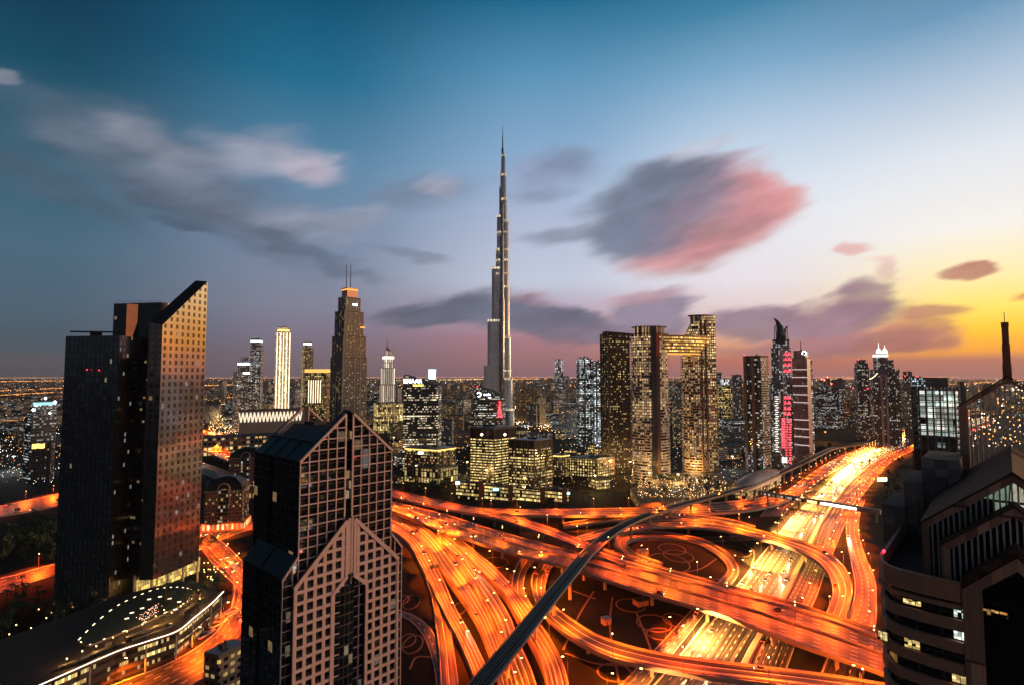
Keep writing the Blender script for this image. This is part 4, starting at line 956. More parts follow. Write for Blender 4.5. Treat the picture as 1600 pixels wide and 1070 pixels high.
    # masses behind on the left
    for (pl, pr, py, D) in ((1441, 1500, 717, 203), (1412, 1441, 750, 200), (1377, 1412, 789, 196)):
        xa, xb = [(lambda t: -(D*(.673-.74*t))/(.74+.673*t))((p-800)/FPX/1.012) for p in (pl, pr)]
        z = P((pl+pr)/2, py, D*.74-.673*(xa+xb)/2).z; k = MB()
        k.prism([tuple(at(q, d, 0)[:2]) for q, d in ((xa, D), (xb, D), (xb, D+22), (xa, D+22))], 0, z, 0, 1); k.build('rear_block', [STB, MATS['roof_felt']], root)
    # terrace and lower wing with curved end
    def ring(d, off=0):
        pts = [(-21.0, 170), (-21.0, 139), (-20.6, 135.4), (-19.4, 132.6), (-17.4, 131), (-13, 130.2), (-7.65, 130)]
        return [(u*S-d*(.85 if i < 4 else .4), D*S-d*(0 if i < 2 else .6 if i < 4 else 1)) for i, (u, D) in enumerate(pts)]
    def strip(name, z0, z1, out, mat, mat_u=True):
        k = MB(); a = ring(out); d = 0
        for p, q in zip(a[:-1], a[1:]):
            L = hypot(p[0]-q[0], p[1]-q[1]); k.face([at(*p, z0), at(*q, z0), at(*q, z1), at(*p, z1)], 0, [(d, z0), (d+L, z0), (d+L, z1), (d, z1)]); d += L
        b_ = ring(out-.9)
        for (p, q, s, t) in zip(a[:-1], a[1:], b_[1:], b_[:-1]):
            k.face([at(*p, z1), at(*q, z1), at(*s, z1), at(*t, z1)], 0); k.face([at(*q, z0), at(*p, z0), at(*t, z0), at(*s, z0)], 0)
            k.face([at(*q, z1), at(*p, z1), at(*p, z1), at(*q, z1)], 0) if False else None
            k.face([at(*t, z0), at(*s, z0), at(*s, z1), at(*t, z1)][::-1], 0)
        return k.build(name, mat, root)
    k = MB(); k.face([at(*p, W(109.4)) for p in ring(-.3)] + [at(12, 151, W(109.4)), at(12, 225, W(109.4)), at(-24, 225, W(109.4))], 0); k.build('terrace', plain('terrace_tile', (.018, .017, .017), .9), root)
    strip('parapet', W(108.6), W(112.2), .55, plain('wing_stone', (.50, .25, .15), .7, var=.2, scale=.4)); strip('cornice', W(107.3), W(108.1), .8, MATS['wing_stone'])
    z = W(107.3); WINB = facade('wing_windows', (4.4, 3.0), (.92, .9), .05, AMBER, 1.0, (.03, .022, .018), (.010, .012, .014), 1.8, .08, cluster=1)
    k = MB(); a = ring(-1.0); d = 0
    for p, q in zip(a[:-1], a[1:]):
        L = hypot(p[0]-q[0], p[1]-q[1]); k.face([at(*p, 0), at(*q, 0), at(*q, 102), at(*p, 102)], 0, [(d, 0), (d+L, 0), (d+L, 102), (d, 102)]); d += L
    k.build('recessed_glazing', WINB, root)
    for i in range(14): strip('floor_band', W(107.3-3.9*(i+1)), W(107.3-3.9*(i+1)+1.95), .45, MATS['wing_stone'])
    # lit windows seen in the recessed bands: frame, pane
    for (px, py, w, h, warm) in ((1425, 931.5, 2.9, .9, 'y'), (1502, 950, 2.3, 2.0, 'w'), (1502, 980, 2.3, 1.9, 'w'), (1426, 1019, 2.5, 1.7, 'y'), (1500, 1048, 2.4, 1.7, 'y'), (1380, 1005, 1.6, 1.6, 'y'), (1555, 957, 3.4, 1.0, 'a')):
        D = 152.2 if px < 1510 else 153.85; w *= S; h *= S
        t = (px-800)/FPX/ray(px, py).y; u = D*(.673-.74*t)/(.74+.673*t) * -1 if False else None
        # meet the ray with the vertical plane D
        rd = ray(px, py); tt = D / rd.dot(r) if False else D/(rd.x*r.x + rd.y*r.y); pt = Vector((0, 0, CAM_H)) + rd*tt; uu = pt.dot(e); zz = pt.z
        if px < 1510: zz = min((W(107.3-3.9*i-.975) for i in range(14)), key=lambda q: abs(q-zz)); h = min(h, 1.95*S-.3)
        
        fr = MB(); fr.obox(at(uu-w/2-.12, D-.25, zz-h/2-.12), e*(w+.24), r*.18, up*(h+.24)); fo = fr.build('window', DARKM, root)
        pn = MB(); n_ = 2 if w < 3 else 3
        for j in range(n_):
            a0 = uu-w/2 + j*w/n_ + .06; pn.face([at(a0, D-.29, zz-h/2), at(a0+w/n_-.12, D-.29, zz-h/2), at(a0+w/n_-.12, D-.29, zz+h/2), at(a0, D-.29, zz+h/2)], 0, [(j*1.3, 0), (j*1.3+1.2, 0), (j*1.3+1.2, 1.9), (j*1.3, 1.9)])
        pn.build('pane', facade('room_'+warm, (.62, .55), (.97, .95), .85, {'y': GOLD, 'w': ((.7, 1, .9), (1, .95, .8)), 'a': AMBER}[warm], 2.2 if warm != 'a' else 1.0, (.03, .02, .01), cluster=.5, rowvar=.3, sub=3), fo)
    k = MB(); p = at(-20.8*S, 140*S, W(112.6)); k.ball(p, .45); k.build('beacon', glow('red_beacon2', (1, .01, .03), 18), root)
    for i in range(3):
        k = MB(); c = at(-16+i*1.5, 168, W(109.4)); k.tube([c, c+up*1.4], .5, 8); k.build('roof_vent', METAL, root)
stone_tower()
# ================================================================== 4. the tallest tower
def tallest():
    Y = 1500; c = P(785, 600, Y); c.z = 0; m = Y/FPX
    root = empty('skyscraper', c, 'tallest needle-like skyscraper with stepped rounded tiers and a thin spire', 'skyscraper')
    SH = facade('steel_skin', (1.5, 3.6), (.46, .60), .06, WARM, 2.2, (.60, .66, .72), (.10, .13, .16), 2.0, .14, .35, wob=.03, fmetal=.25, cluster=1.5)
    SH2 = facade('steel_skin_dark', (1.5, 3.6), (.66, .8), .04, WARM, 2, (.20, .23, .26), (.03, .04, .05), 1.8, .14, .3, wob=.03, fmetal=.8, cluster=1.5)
    LIT = facade('lit_tier', (2.4, 50), (.7, 1), 1.5, ((1, .72, .4), (1, .85, .6)), 1.6, (.2, .18, .15), rowvar=.1, cluster=.3)
    def capsule(x0, x1, y0, w):   # a rounded wing from x0 to x1 in plan, at depth y0
        n = 8; r = w/2; o = []
        for k in range(n+1): a = -pi/2 + pi*k/n; o.append((x1 - r + r*cos(a), y0 + r*sin(a)))
        for k in range(n+1): a = pi/2 + pi*k/n; o.append((x0 + r + r*cos(a), y0 + r*sin(a)))
        return o
    def lobe(nm, x0, x1, y0, w, py, mat, litband=True, py0=None):
        z = zt(py, Y); b = MB(); poly = [(c.x+x, c.y+y) for x, y in capsule(x0*m, x1*m, y0, w*m)]
        b.prism(poly, 0 if py0 is None else zt(py0, Y), z, 0, 1); b.build('tier', [mat, METAL], root)
        if py0 is None and nm != 'f':
            k = MB(); n_ = len(poly)
            for j in range(0, n_, 2): q = poly[j]; k.box((q[0], q[1]-.2, 0), (.9, .9, z+1), 0)
            k.build('steel_fin', plain('bright_steel', (.62, .64, .66), .35, .4), root)
        if litband:
            k = MB(); k.prism(grow(poly, .5), z-5.0, z+1.2, 0, 1); k.build('lit_crown', [LIT, METAL], root)
            k = MB(); k.prism(inset(poly, .5), z, z+4, 0); k.build('tier_plant', METAL, root)
    # left wing, right wing, wing towards the viewer, core  (widths in photo px at this distance)
    for x, py, w in ((29.5, 571, 13), (23.5, 500, 12), (17, 418, 11), (10.5, 389, 10), (9, 337, 9), (5.4, 291, 7), (3.4, 268, 5), (2.4, 257, 4)): lobe('l', -x, 2, 4, w, py, SH, py < 560)
    for x, py, w in ((18.6, 638, 13), (15.8, 590, 13), (13.2, 526, 12), (11.2, 448, 11.5), (9.8, 346, 10), (7, 312, 8), (5.6, 274, 6), (4.2, 244, 5)): lobe('r', -2, x, -6, w, py, SH)
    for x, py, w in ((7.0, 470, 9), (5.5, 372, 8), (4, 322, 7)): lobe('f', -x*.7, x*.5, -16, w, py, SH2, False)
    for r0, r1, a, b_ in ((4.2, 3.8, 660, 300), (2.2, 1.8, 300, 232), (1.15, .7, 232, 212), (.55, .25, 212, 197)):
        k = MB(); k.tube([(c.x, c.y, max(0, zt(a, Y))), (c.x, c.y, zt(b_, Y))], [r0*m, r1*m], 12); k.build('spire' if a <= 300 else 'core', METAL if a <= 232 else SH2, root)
    for py, x0, x1 in ((393, -10, 10), (409, -10, 10), (430, -10, 11), (366, -9, 9), (580, -4, 15)):
        k = MB(); poly = [(c.x+x, c.y+y) for x, y in capsule(x0*m, x1*m, -6, 11.7*m)]; k.prism(grow(poly, .4), zt(py, Y), zt(py, Y)+4.2, 0); k.build('lit_band', LIT, root)
tallest()

# ================================================================== 5. other landmark towers
def stack(name, label, tiers, mat, roofmat=ROOF, cat='tower', crown=None, base=0, group=None, seed=1, kit=3):
    """tiers: (pxl, pxr, pytop, Y, turn, aspect) from the lowest up; each tier a part"""
    p0, c0 = fit(tiers[0][0], tiers[0][1], *tiers[0][3:6]); root = empty(name, (c0[0], c0[1], 0), label, cat, group); z = base; last = None
    for i, t in enumerate(tiers):
        poly, c = fit(t[0], t[1], t[3], t[4], t[5]); z1 = zt(t[2], t[3], (t[0]+t[1])/2)
        b = MB(); b.prism(poly, base if i == 0 else z-3, z1, 0, 1); b.build('wall' if i == 0 else 'upper_tier', [t[6] if len(t) > 6 else mat, roofmat], root)
        pr = MB(); pr.prism(grow(poly, .12), z1, z1+1.3, 0); pr.build('roof_parapet', t[7] if len(t) > 7 else CONCD, root)
        z = z1; last = poly
    if kit: roof_kit(root, inset(last, .7), z+1.3, seed, kit)
    return root, last, z
OFF_W = facade('office_white', (2.4, 3.8), (.86, .45), .3, WHITE, 1.7, (.03, .034, .04), (.012, .018, .022), 1.8, .1, cluster=1.3, rowvar=.8)
OFF_Y = facade('office_yellow', (2.2, 3.7), (.9, .40), 1.3, GOLD, 2.0, (.022, .018, .014), (.01, .012, .012), 1.6, .12, cluster=.9, rowvar=.5)
OFF_Y2 = facade('office_yellow_sparse', (2.2, 3.8), (.8, .5), .5, GOLD, 2.0, (.03, .025, .02), (.01, .012, .012), 1.6, .12, cluster=1.2, rowvar=.7)
RES_W = facade('flats_warm', (3.4, 3.5), (.6, .55), .3, GOLD, 2.2, (.17, .15, .14), (.012, .012, .014), 1.6, .2, cluster=1)
RES_D = facade('flats_dark', (3.2, 3.5), (.6, .6), .18, MIXED, 2.2, (.10, .105, .115), (.012, .014, .016), 1.7, .15, cluster=1.1, colband=.6)
RES_M = facade('flats_mixed', (3.0, 3.4), (.66, .55), .3, MIXED, 2.2, (.14, .14, .15), (.012, .014, .016), 1.7, .15, cluster=1, colband=.5)
GLD = facade('gold_lit', (5.5, 3.6), (.42, .8), 1.2, ((1, .68, .3), (1, .8, .5)), 2.2, (.3, .22, .14), (.02, .02, .02), 1.6, .2, cluster=.5, colband=.8, rowvar=.2)
WHT = facade('white_lit', (4.5, 3.6), (.5, .86), 1.0, ((.9, .95, 1), (1, .95, .85)), 2.4, (.2, .2, .2), cluster=.8, colband=.7)
DGL = facade('dark_tower_glass', (2.2, 3.7), (.86, .7), .1, MIXED, 2.0, (.014, .018, .022), (.010, .016, .02), 2.0, .08, wob=.02, cluster=1.6)
# twin-mast stepped tower
def twin_mast():
    th = radians(32); M_ = facade('stepped_glass', (2.6, 3.5), (.7, .62), .07, GOLD, 2.0, (.03, .034, .038), (.010, .013, .017), 1.9, .08, wob=.02, cluster=1.2, colband=.8)
    T = [(516.5, 573.5, 560, 1096, th, .8), (518.5, 571.5, 527, 1096, th, .8), (522, 567.5, 489, 1096, th, .8), (527, 562, 467, 1096, th, .8)]
    root, poly, z = stack('stepped_tower', 'dark stepped tower with two masts and an orange-lit crown', T, M_, kit=0)
    CR = plain('pink_crown', (.75, .38, .26), .35, .5); poly, c = fit(532.5, 557, 1096, th, .8); z1 = zt(451, 1096)
    b = MB(); b.prism(poly, z-2, z1, 0, 1); b.build('crown', [CR, ROOF], root)
    for py, l, r_ in ((468.5, 527.5, 561.5), (453, 532.8, 557), (511, 562, 569)):
        pl, c = fit(l, r_, 1096, th, .8); b = MB(); b.prism(grow(pl, .5), zt(py, 1096)-2.2, zt(py, 1096), 0); b.build('lit_cornice', glow('orange_cove', (1, .3, .06), 2.6), root)
    for tr, k_ in ((T[0], 0), (T[1], 1), (T[2], 2), (T[3], 3)):     # pale pilasters on the corners and faces
        pl, c = fit(tr[0], tr[1], tr[3], th, .8); zz = zt(tr[2], 1096); f = MB()
        for i in range(4):
            a, b_ = Vector((*pl[i], 0)), Vector((*pl[(i+1) % 4], 0))
            for q in (.02, .27, .5, .73, .98):
                p = a.lerp(b_, q); f.box((p.x, p.y, 0 if k_ == 0 else zt(T[k_-1][2], 1096)-3), (1.0, 1.0, (zz+2.5) - (0 if k_ == 0 else zt(T[k_-1][2], 1096)-3)), th)
        f.build('pilaster', plain('pale_pilaster', (.55, .46, .42), .5), root)
    for px in (541, 547.6):
        p = P(px, 450, 1094); k = MB(); k.tube([(p.x, p.y, z1-2), (p.x, p.y, zt(413.5, 1094))], [.9, .5], 8); k.build('mast', DARKM, root)
    p = P(553.5, 476, 1088); k = MB(); k.box((p.x, p.y, p.z-2), (13, .6, 3.4), th+pi/2*0); k.build('sign', G_WHITE, root)
twin_mast()
# towers left of it
r_, pl, z = stack('lit_hotel', 'slim tower lit gold from top to bottom with a dark rounded cap', [(430, 453, 519, 1550, .3, .8), (432.5, 451, 512, 1550, .3, .8)], GLD, kit=2)
for px in (431.5, 436.5, 441.5, 446.5, 451.5):
    p = P(px, 600, 1533); k = MB(); k.box((p.x, p.y, 0), (1.5, 1.5, zt(520, 1533)), .3); k.build('light_fin', glow('fin_gold', (1, .78, .5), 3.2), r_)
k = MB(); k.prism(grow(pl, .6), z-14, z-6, 0); k.build('lit_crown', glow('crown_gold', (1, .6, .14), 2.2), r_)
r_, pl, z = stack('residential_tower', 'grey residential tower with a white sign on its narrow top', [(391, 412, 541, 1500, -.35, .7), (391.5, 409, 530, 1500, -.35, .7)], RES_M, kit=1)
k = MB(); k.prism(grow(pl, .6), z-8, z-4, 0); k.build('sign_band', G_WHITE, r_)
r_, pl, z = stack('residential_tower', 'stepped glass tower with bluish white floodlit top', [(365, 391, 581, 1450, .25, .8), (372, 390, 568, 1450, .25, .8), (376, 388, 559, 1450, .25, .8)], RES_M, kit=1)
for py in (582, 568):
    pl, c = fit(372, 390.5, 1450, .25, .8); k = MB(); k.prism(grow(pl, .5), zt(py, 1450)-3, zt(py, 1450)+1.5, 0); k.build('sign_band', G_WHITE, r_)
r_, pl, z = stack('residential_tower', 'slim warm-lit tower with white sign just behind the brown hotel', [(471, 489.5, 545, 1500, .3, .8), (474, 486, 535, 1500, .3, .8)], RES_W, kit=1)
k = MB(); k.prism(grow(pl, .6), z-6, z-2.5, 0); k.build('sign_band', G_WHITE, r_)
r_, pl, z = stack('hotel', 'brown hotel slab with golden lit eaves and bright vertical lights', [(478, 518, 581, 1130, -.45, .5)], facade('brown_hotel', (3, 3.5), (.6, .55), .32, GOLD, 2, (.16, .075, .03), (.014, .012, .01), 1.5, .2), kit=1)
k = MB(); k.prism(grow(pl, 2.0), z-1, z+6, 0, 1); k.build('lit_eaves', [glow('eaves_gold', (1, .55, .12), 1.3), ROOF], r_)
for i in range(6):
    p = P(486.5 + i*3.6, 594, 1122); k = MB(); k.box((p.x, p.y-14+i*.0, p.z-45), (.9, .9, 46)); k.build('light_fin', MATS['fin_gold'], r_)
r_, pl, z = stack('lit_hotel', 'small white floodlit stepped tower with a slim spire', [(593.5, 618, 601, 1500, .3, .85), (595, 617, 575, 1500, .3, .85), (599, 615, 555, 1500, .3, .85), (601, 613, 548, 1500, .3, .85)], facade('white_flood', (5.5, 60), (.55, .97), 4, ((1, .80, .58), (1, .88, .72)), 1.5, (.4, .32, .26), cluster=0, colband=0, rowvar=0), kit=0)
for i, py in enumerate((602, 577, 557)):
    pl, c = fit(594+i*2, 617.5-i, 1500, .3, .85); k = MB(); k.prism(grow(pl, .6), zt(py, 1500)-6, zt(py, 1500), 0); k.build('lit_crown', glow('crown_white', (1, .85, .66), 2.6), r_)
p = P(605, 541, 1500); k = MB(); k.tube([(p.x, p.y, p.z-14), (p.x, p.y, zt(528, 1500))], [2.2, .4], 8); k.build('spire', METAL, r_)
p = P(608.5, 545, 1500); k = MB(); k.prism([(p.x-7, p.y-5), (p.x+5, p.y-5), (p.x+5, p.y+5), (p.x-7, p.y+5)], z-1, z+11, 0, poly1=[(p.x-7, p.y-5), (p.x-4, p.y-5), (p.x-4, p.y+5), (p.x-7, p.y+5)]); k.build('sail_top', plain('sail_top', (.4, .26, .22), .5), r_)
stack('hotel_podium', 'golden uplit podium around the small white stepped tower', [(585, 632, 629, 1420, .2, .6)], facade('podium_gold', (4, 6), (.5, .8), 1.0, GOLD, 1.8, (.25, .16, .07), cluster=.6), cat='podium')
# mall front with zigzag lit lattice
r_, pl, z = stack('mall', 'white mall wing with a zigzag lattice of lights', [(376, 474, 640, 1250, .06, .35)], plain('mall_wall', (.16, .15, .15), .6), cat='shopping mall', kit=4)
k = MB(); a, b_ = Vector((*pl[0], 0)), Vector((*pl[1], 0)); n = 17
for i in range(n):
    p, q = a.lerp(b_, i/n), a.lerp(b_, (i+1)/n); o = Vector((0, -.8, 0)); m_ = (p+q)/2
    for s, t in ((p, m_), (m_, q)): k.bar(s+o+Vector((0, 0, z-3 if s is p else z-24)), t+o+Vector((0, 0, z-24 if s is p else z-3)), 2.0)
k.build('light_lattice', glow('lattice_light', (1, .8, .55), 1.2), r_)

stack('mall', 'low golden-lit mall front below the zigzag lattice', [(322, 476, 679, 1060, .05, .3)], facade('mall_gold', (7, 9), (.7, .6), .8, ((1, .5, .1), (1, .75, .35)), 1.7, (.14, .09, .05), cluster=.7), cat='shopping mall', kit=6)
# slanted dark office with a sign
def slant(label, pxl, pxm, pxr, pyl, pym, pyr, Y, mat, sign, sub, curved=False, Yr=None, sub_mat=None):
    p0, p1 = P(pxl, 600, Y), P(pxm, 600, Y+6); p2 = P(pxr, 600, Y+38)
    root = empty('office_tower', (p0.x, p0.y, 0), label, 'tower'); z0, z1, z2 = zt(pyl, Y), zt(pym, Y+6), zt(pyr, Y+38)
    b = MB(); L = (p1-p0).length; N = 8 if curved else 1
    tops = []
    for i in range(N+1):
        t = i/N; zz = z0 + (z1-z0)*t + (sin(pi*min(1, t*1.0))*5 if curved else 0); tops.append((t, zz))
    for (t0, a), (t1, c) in zip(tops[:-1], tops[1:]):
        s, e_ = p0.lerp(p1, t0), p0.lerp(p1, t1); b.face([(s.x, s.y, 0), (e_.x, e_.y, 0), (e_.x, e_.y, c), (s.x, s.y, a)], 0, [(t0*L, 0), (t1*L, 0), (t1*L, c), (t0*L, a)])
        b.face([(s.x, s.y, a), (e_.x, e_.y, c), (e_.x+p2.x-p1.x, e_.y+p2.y-p1.y, c), (s.x+p2.x-p1.x, s.y+p2.y-p1.y, a)], 1)
    b.face([(p1.x, p1.y, 0), (p2.x, p2.y, 0), (p2.x, p2.y, z1), (p1.x, p1.y, z1)], 0); q = p0 + (p2-p1)
    b.face([(q.x, q.y, 0), (p0.x, p0.y, 0), (p0.x, p0.y, z0), (q.x, q.y, z0)], 0); b.face([(p2.x, p2.y, 0), (q.x, q.y, 0), (q.x, q.y, z0), (p2.x, p2.y, z1)], 0)
    b.build('wall', [mat, ROOF], root)
    f = MB(); n = int(L/2.4)
    for i in range(n+1):
        t = i/n; p = p0.lerp(p1, t); zz = z0+(z1-z0)*t + (sin(pi*t)*5 if curved else 0); f.box((p.x, p.y-.35, 4), (.16, .5, zz-4+.8))
    f.build('fin', plain('dark_fin', (.03, .045, .06), .4, .4), root)
    return root, p0, p1, (z0, z1)
SL = facade('slant_glass', (2.4, 3.6), (.84, .48), .34, ((1, .9, .68), (1, .75, .4)), 2.3, (.01, .016, .022), (.012, .022, .03), 2.1, .1, wob=.02, cluster=1.9, rowvar=.85)
root, p0, p1, zz = slant('teal glass office tower with a slanted roof and a white five-letter sign', 631, 685, 690, 585, 602, 604, 850, SL, None, None)
text_sign('EMAAR', p0.lerp(p1, .26) + Vector((0, -1.2, zt(598, 848)-.0 - p0.z)), 6.6, G_WHITE, .1, root)
text_sign('SQUARE', p0.lerp(p1, .42) + Vector((0, -1.2, zt(603, 848) - p0.z)), 3.2, glow('sign_yellow', (1, .75, .15), 4), .1, root)
root, p0, p1, zz = slant('black glass office with a curved sloping roof, ring logo and a red light column', 741, 784, 790, 605, 622, 627, 960, facade('ring_glass', (2.4, 3.6), (.8, .45), .26, ((.85, .95, 1), (1, .85, .5)), 2.3, (.008, .010, .012), (.008, .010, .012), 2.0, .1, cluster=1.9, rowvar=.9), None, None, True)
ctr = p0.lerp(p1, .17) + Vector((0, -1.4, zt(616, 958) - p0.z)); k = MB(); k.tube([ctr + Vector((cos(a)*3.4, 0, sin(a)*3.4)) for a in [radians(150 - q*17) for q in range(17)]], .75, 6); k.build('ring_logo', G_WHITE, root)
text_sign('aode', p0.lerp(p1, .47) + Vector((0, -1.4, zt(617.5, 958) - p0.z)), 4.6, G_WHITE, .1, root); text_sign('ooo', p0.lerp(p1, .56) + Vector((0, -1.4, zt(621.5, 958) - p0.z)), 2.6, G_WHITE, .1, root)
for i, (py, w) in enumerate(((628, 3), (632.5, 3.4), (636.5, 3.2), (641, 6), (645, 7), (650, 8))):
    p = P(781, py, 955); k = MB(); k.box((p.x, p.y, p.z-2), (w, 1, 3.6)); k.build('red_light_panel', glow('red_panel', (1, .04, .05), 4.5), root)
p = P(746, 603.5, 962); k = MB(); k.ball(p, 1.4); k.build('beacon', G_RED, root)
r_, pl, z = stack('lantern_tower', 'far tower with a glowing bluish white lantern top', [(669, 682, 592, 2400, .2, .8)], RES_D, kit=0)
pl, c = fit(670.5, 680.5, 2400, .2, .8); k = MB(); k.prism(pl, z, z+42, 0, poly1=inset(pl, 1.15)); k.build('lantern', glow('lantern_blue', (.55, .85, 1), 5), r_)

# office blocks in front of the tallest tower
def block(label, pxl, pxc, pxr, pyt, Y, mat, h0=0, name='office_block', cap=None, capm=None, piers=True, seed=0, cat='office building', base=0, pierm=None):
    """two faces seen: left pxl..pxc, right pxc..pxr; nearest corner at pxc"""
    c = P(pxc, 700, Y); a = P(pxl, 700, Y + (pxc-pxl)/FPX*Y*.42); b_ = P(pxr, 700, Y + (pxr-pxc)/FPX*Y*.95)
    c, a, b_ = [Vector((q.x, q.y, 0)) for q in (c, a, b_)]; d = a + b_ - c
    poly = [(a.x, a.y), (c.x, c.y), (b_.x, b_.y), (d.x, d.y)]; z = zt(pyt, Y)
    root = empty(name, (c.x, c.y, 0), label, cat); k = MB(); k.prism(poly, base, z, 0, 1); k.build('wall', [mat, ROOF], root)
    if cap: k = MB(); k.prism(grow(poly, .4), z-cap, z+.8, 0, 1); k.build('top_band', [capm or CONCD, ROOF], root)
    k = MB(); k.prism(grow(poly, .25), z+.8 if cap else z, z+2.2, 0); k.prism(inset(poly, .965), z+.81 if cap else z+.01, z+1.2, 1); k.build('roof_parapet', [METAL, ROOF], root)
    if piers:
        f = MB()
        for s, t, n in ((a, c, 4), (c, b_, 3)):
            for i in range(n+1): p = s.lerp(t, i/n); dd = (t-s).normalized(); f.box((p.x + dd.y*.3, p.y - dd.x*.3, base), (.8, .8, z-base), atan2(dd.y, dd.x))
        f.build('pier', pierm or plain('brown_pier', (.14, .085, .06), .6), root)
    roof_kit(root, inset(poly, .8), z+1.2, seed, 5)
    return root, poly, z, (a, c, b_)
r_, pl, z, q = block('tall office block with all floors lit yellow and two pinkish lamps at its top', 735, 772, 806, 670, 740, OFF_Y, cap=13, capm=plain('dark_band', (.015, .015, .017), .4), seed=2)
for px in (753, 789):
    p = P(px, 677.5, 742); k = MB(); k.ball((p.x, p.y-6, p.z), 2.2); k.build('logo_lamp', glow('pink_lamp', (1, .6, .5), 6), r_)
k = MB(); k.prism(grow(pl, 1.2), z-.4, z+.9, 0); k.build('roof_slab', METAL, r_)
block('tall dark office block with scattered lit rows and brown corner piers', 795, 835, 863, 690, 715, OFF_Y2, cap=9, capm=MATS['dark_band'], seed=3)
r_, pl, z, q = block('low wide office block with a bright yellow roof edge and slim brown piers', 633, 683, 711, 703, 770, facade('low_office', (2.4, 3.9), (.8, .5), .4, GOLD, 2, (.03, .025, .02), cluster=1.2), seed=4)
k = MB(); k.prism(grow(pl, 1.0), z-1.2, z+.4, 0); k.build('lit_roof_edge', glow('edge_yellow', (1, .62, .14), 2.4), r_)
p = P(658, 705, 760); k = MB(); k.box((p.x, p.y-4, p.z-2.6), (7, .6, 3), .3); k.build('sign', G_WHITE, r_)
r_, pl, z, q = block('lit arcade podium around the low wide office block', 632, 685, 716, 733, 752, facade('arcade', (4.5, 8), (.66, .8), .75, GOLD, 1.6, (.16, .10, .05), cluster=.7), piers=False, seed=5)
r_, pl, z, q = block('office block with yellow roof edge right of the dark one', 862, 878, 890, 712, 800, RES_W, seed=6); k = MB(); k.prism(grow(pl, .8), z-1.2, z+.4, 0); k.build('lit_roof_edge', MATS['edge_yellow'], r_)
block('low office with warm lit square windows beneath the triple-tower complex', 889, 932, 960, 718, 800, facade('low_square', (4, 4), (.55, .6), .75, GOLD, 1.8, (.07, .05, .035), cluster=.6), seed=7)
PB = plain('brick_pier', (.30, .09, .035), .7)
for i, (l, c, r, t, Y) in enumerate(((713, 750, 754, 756, 655), (757, 796, 806, 762, 652), (806, 846, 850, 766, 645), (846, 880, 888, 767, 645))):
    r_, pl, z, q = block(('first low office of the row by the flyover, with a white end lamp', 'second low office of the row by the flyover, with a pale blue sign', 'third low office of the row by the flyover, between brick piers', 'last low office of the row by the flyover, yellow-lit with a blue sign')[i], l, c, r, t, Y,
          facade('low_row', (2.6, 4.2), (.86, .6), .85, GOLD, 1.7, (.04, .03, .02), cluster=.6, rowvar=.4), piers=False, seed=8+i)
    f = MB(); p = q[1]; f.box((p.x+1, p.y-.5, 0), (5, 5, z+4), .2); f.build('brick_pier', PB, r_)
    if i in (1, 3): p = q[1].lerp(q[0] if i == 1 else q[2], .5); f = MB(); f.box((p.x, p.y-1.2, z-4), (9, .5, 2.6), .2); f.build('sign', glow('sign_blue', (.3, .85, 1), 4), r_)
    if i == 0: f = MB(); f.box((q[0].x+2, q[0].y-1.5, z-2), (5, 1, 3)); f.build('sign', G_WHITE, r_)

# ================================================================== 6. triple-tower complex with the sky bridge
def ringtower(label, pxl, pxr, py, Y, fin=None, step=3.9, taper=None, mat=None, slabm=None, nseg=28, asp=.8):
    c = P((pxl+pxr)/2, 640, Y); c.z = 0; a = (pxr-pxl)/2/FPX*Y/1.05; root = empty('residential_tower', c, label, 'tower'); H = zt(py, Y, (pxl+pxr)/2)
    mat = mat or facade('balcony_flats', (3.2, 3.9), (.72, .9), .5, ((1, .56, .2), (1, .72, .4)), 1.3, (.07, .045, .03), (.012, .012, .012), 1.7, .15, cluster=1.1, rowvar=.5, vfall=(150, 205, .9))  # more windows glow near the top, put in for sunset gold
    slabm = slabm or plain('balcony_slab', (.80, .64, .54), .6, var=.15)
    prof = lambda z: 1.0 if taper is None else taper(z/H)
    b = MB(); s = MB(); z = 0; n = 0
    while z < H - 1:
        k = prof(z); sh = (taper.__defaults__ or (0,))[0] if taper else 0
        ox = -a*(k-1)*.9
        po = [(c.x + ox + x*2*a*k, c.y + y*2*a*k*asp) for x, y in oval(nseg)]
        b.prism(inset(po, .93), z, min(H, z+step), 0, 1); s.prism(po, z-.35, z+.95, 0, 0, True); z += step; n += 1
    b.build('wall', [mat, ROOF], root); o = s.build('balcony_slab', slabm, root); o['kind'] = 'stuff'
    return root, c, a, H
